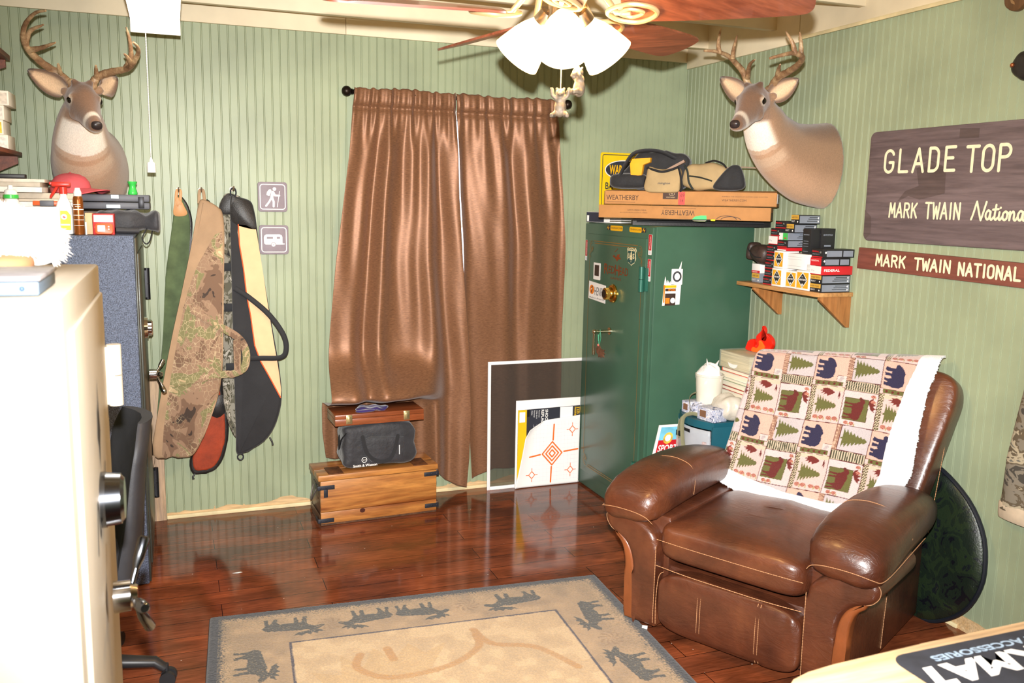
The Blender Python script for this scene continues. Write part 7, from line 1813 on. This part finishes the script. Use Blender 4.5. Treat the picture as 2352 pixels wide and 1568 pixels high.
# ================================================================ CAMO POP-UP BETWEEN RECLINER AND WALL
cm = thing('folded_blind', 'round folded dark camouflage cover with black rim leaning on the right wall', 'cover', (-.05, -2.1, 0))
dc = camo('dark_camo', [(0, (12, 14, 20)), (.38, (22, 32, 24)), (.5, (30, 42, 26)), (.62, (18, 24, 26)), (.68, (40, 42, 30))], 13, .38, bump=.6)
c0 = V((-.062, -2.03, .265)); rings = []
up = V((.03, .08, 1)).normalized(); sd = V((.02, -1, .10)).normalized(); nn = sd.cross(up)
for r_, d_ in ((.99, -.012), (1.0, 0), (.97, .012), (.85, .020), (.6, .026), (.3, .024), (.02, .022)):
    ring = []
    for a in np.linspace(0, 2*PI, 60, endpoint=False):
        rr_ = r_*(1+.02*math.sin(3*a+1)); wv = .006*math.sin(a*5+r_*9)*r_
        q = c0+sd*(.335*rr_*math.cos(a))+up*(.285*rr_*math.sin(a)*(1.0 if math.sin(a) < 0 else 1.35))+nn*(d_+wv)
        ring.append(V((min(q.x, -.006), q.y, max(q.z, .004))))
    rings.append(ring)
o = MB().loft(rings).build('camo_cover', dc, cm, 60); fixnormals(o.data)
MB().tube(smoothline(rings[1][::3], 3, True), .009, 8, closed=True).build('rim', pm('black_rim', (22, 26, 34), .5), cm)

# ================================================================ WORKBENCH AND CLEANING MAT IN THE FOREGROUND
tbm = wood('bench_top', (150, 104, 62), (182, 132, 84), 0, .5, 6, 10)
tb_ = thing('workbench', 'wooden workbench under the gun cleaning mat at the near right', 'workbench', (-1.2, -3.95, 0))
MB().box((-1.86, -4.35, .80), (-.40, -3.60, .838), bev=.004).build('bench_top', tbm, tb_)
for x in (-1.80, -.50):
    for y in (-4.28, -3.68): MB().box((x, y, .0), (x+.06, y+.06, .80), bev=.003).build('leg', tbm, tb_)
mt = thing('cleaning_mat', 'pale wood-look gun cleaning mat with a black lettered label, near right corner', 'mat', (-1.4, -3.8, .839))
out = [(-1.945, -4.20), (-1.945, -3.62), (-1.93, -3.575), (-1.90, -3.552), (-1.86, -3.540), (-1.80, -3.533), (-1.6, -3.528), (-1.3, -3.524), (-1.0, -3.522), (-.92, -3.53), (-.90, -3.56), (-.90, -4.20)]
MB().prism(out, Fr((0, 0, .8385), (1, 0, 0), (0, 1, 0)), 0, .0125, bev=.004).build('mat_sheet', wood('mat_wood_print', (196, 160, 118), (222, 192, 150), 0, .8, 5, 10, 0, .05), mt)
Fm = Fr((-1.05, -3.55, .8512), (-1, 0, 0), (0, -1, 0))
g_ = MB().plate(rrect(.74, .50, .035, 6, .275, .248), Fm, .0004, 0)
g_.text('GUN ACCESSORIES', Fm, .267, .022, .0175, .305, 2, .0009, bold=.03)
g_.text('TEKMAT', Fm, .235, .052, .056, .405, 1, .0009, slant=.35, bold=.05)
g_.build('label', [pm('label_charcoal', (44, 46, 54), .7, var=.12, vs=30), white_p, pm('label_pale_blue', (150, 170, 190), .7, var=0)], mt)

# ================================================================ CRUMBS ON THE FLOOR
o = MB().cyl((-1.192, -1.862, .0185), (-1.208, -1.850, .0185), .0075, n=14).build('white_plug', white_p); tag(o, 'tiny white cylinder on the rug edge beside the recliner', 'plug')
rnd = random.Random(9)
o = MB().add([(-2.665, -.80, .0012), (-2.64, -.806, .0016), (-2.622, -.80, .0012), (-2.63, -.79, .0018), (-2.65, -.792, .002)], [(0, 1, 2, 3, 4)]).build('paper_scrap', white_p); tag(o, 'small torn white paper scrap on the wood floor', 'paper scrap')
m_ = o.modifiers.new('s', 'SOLIDIFY'); m_.thickness = .001
mb = MB()
for k in range(170):
    x, y = rnd.uniform(-2.9, -.1), rnd.uniform(-2.9, -.15); s_ = rnd.uniform(.0012, .0035); a = rnd.uniform(0, 6.3)
    if -2.85 < x < -1.15 and y < -1.2: continue
    c = V((x, y, .0006)); mb.add([c+V((s_*math.cos(a+q), s_*.6*math.sin(a+q), .0004*(q > 2))) for q in (0, 1.6, 3.1, 4.6)], [(0, 1, 2, 3)])
o = mb.build('floor_lint', pm('lint', (206, 190, 176), .9), kind='stuff'); tag(o, 'pale crumbs and lint scattered on the dark wood floor', 'lint')
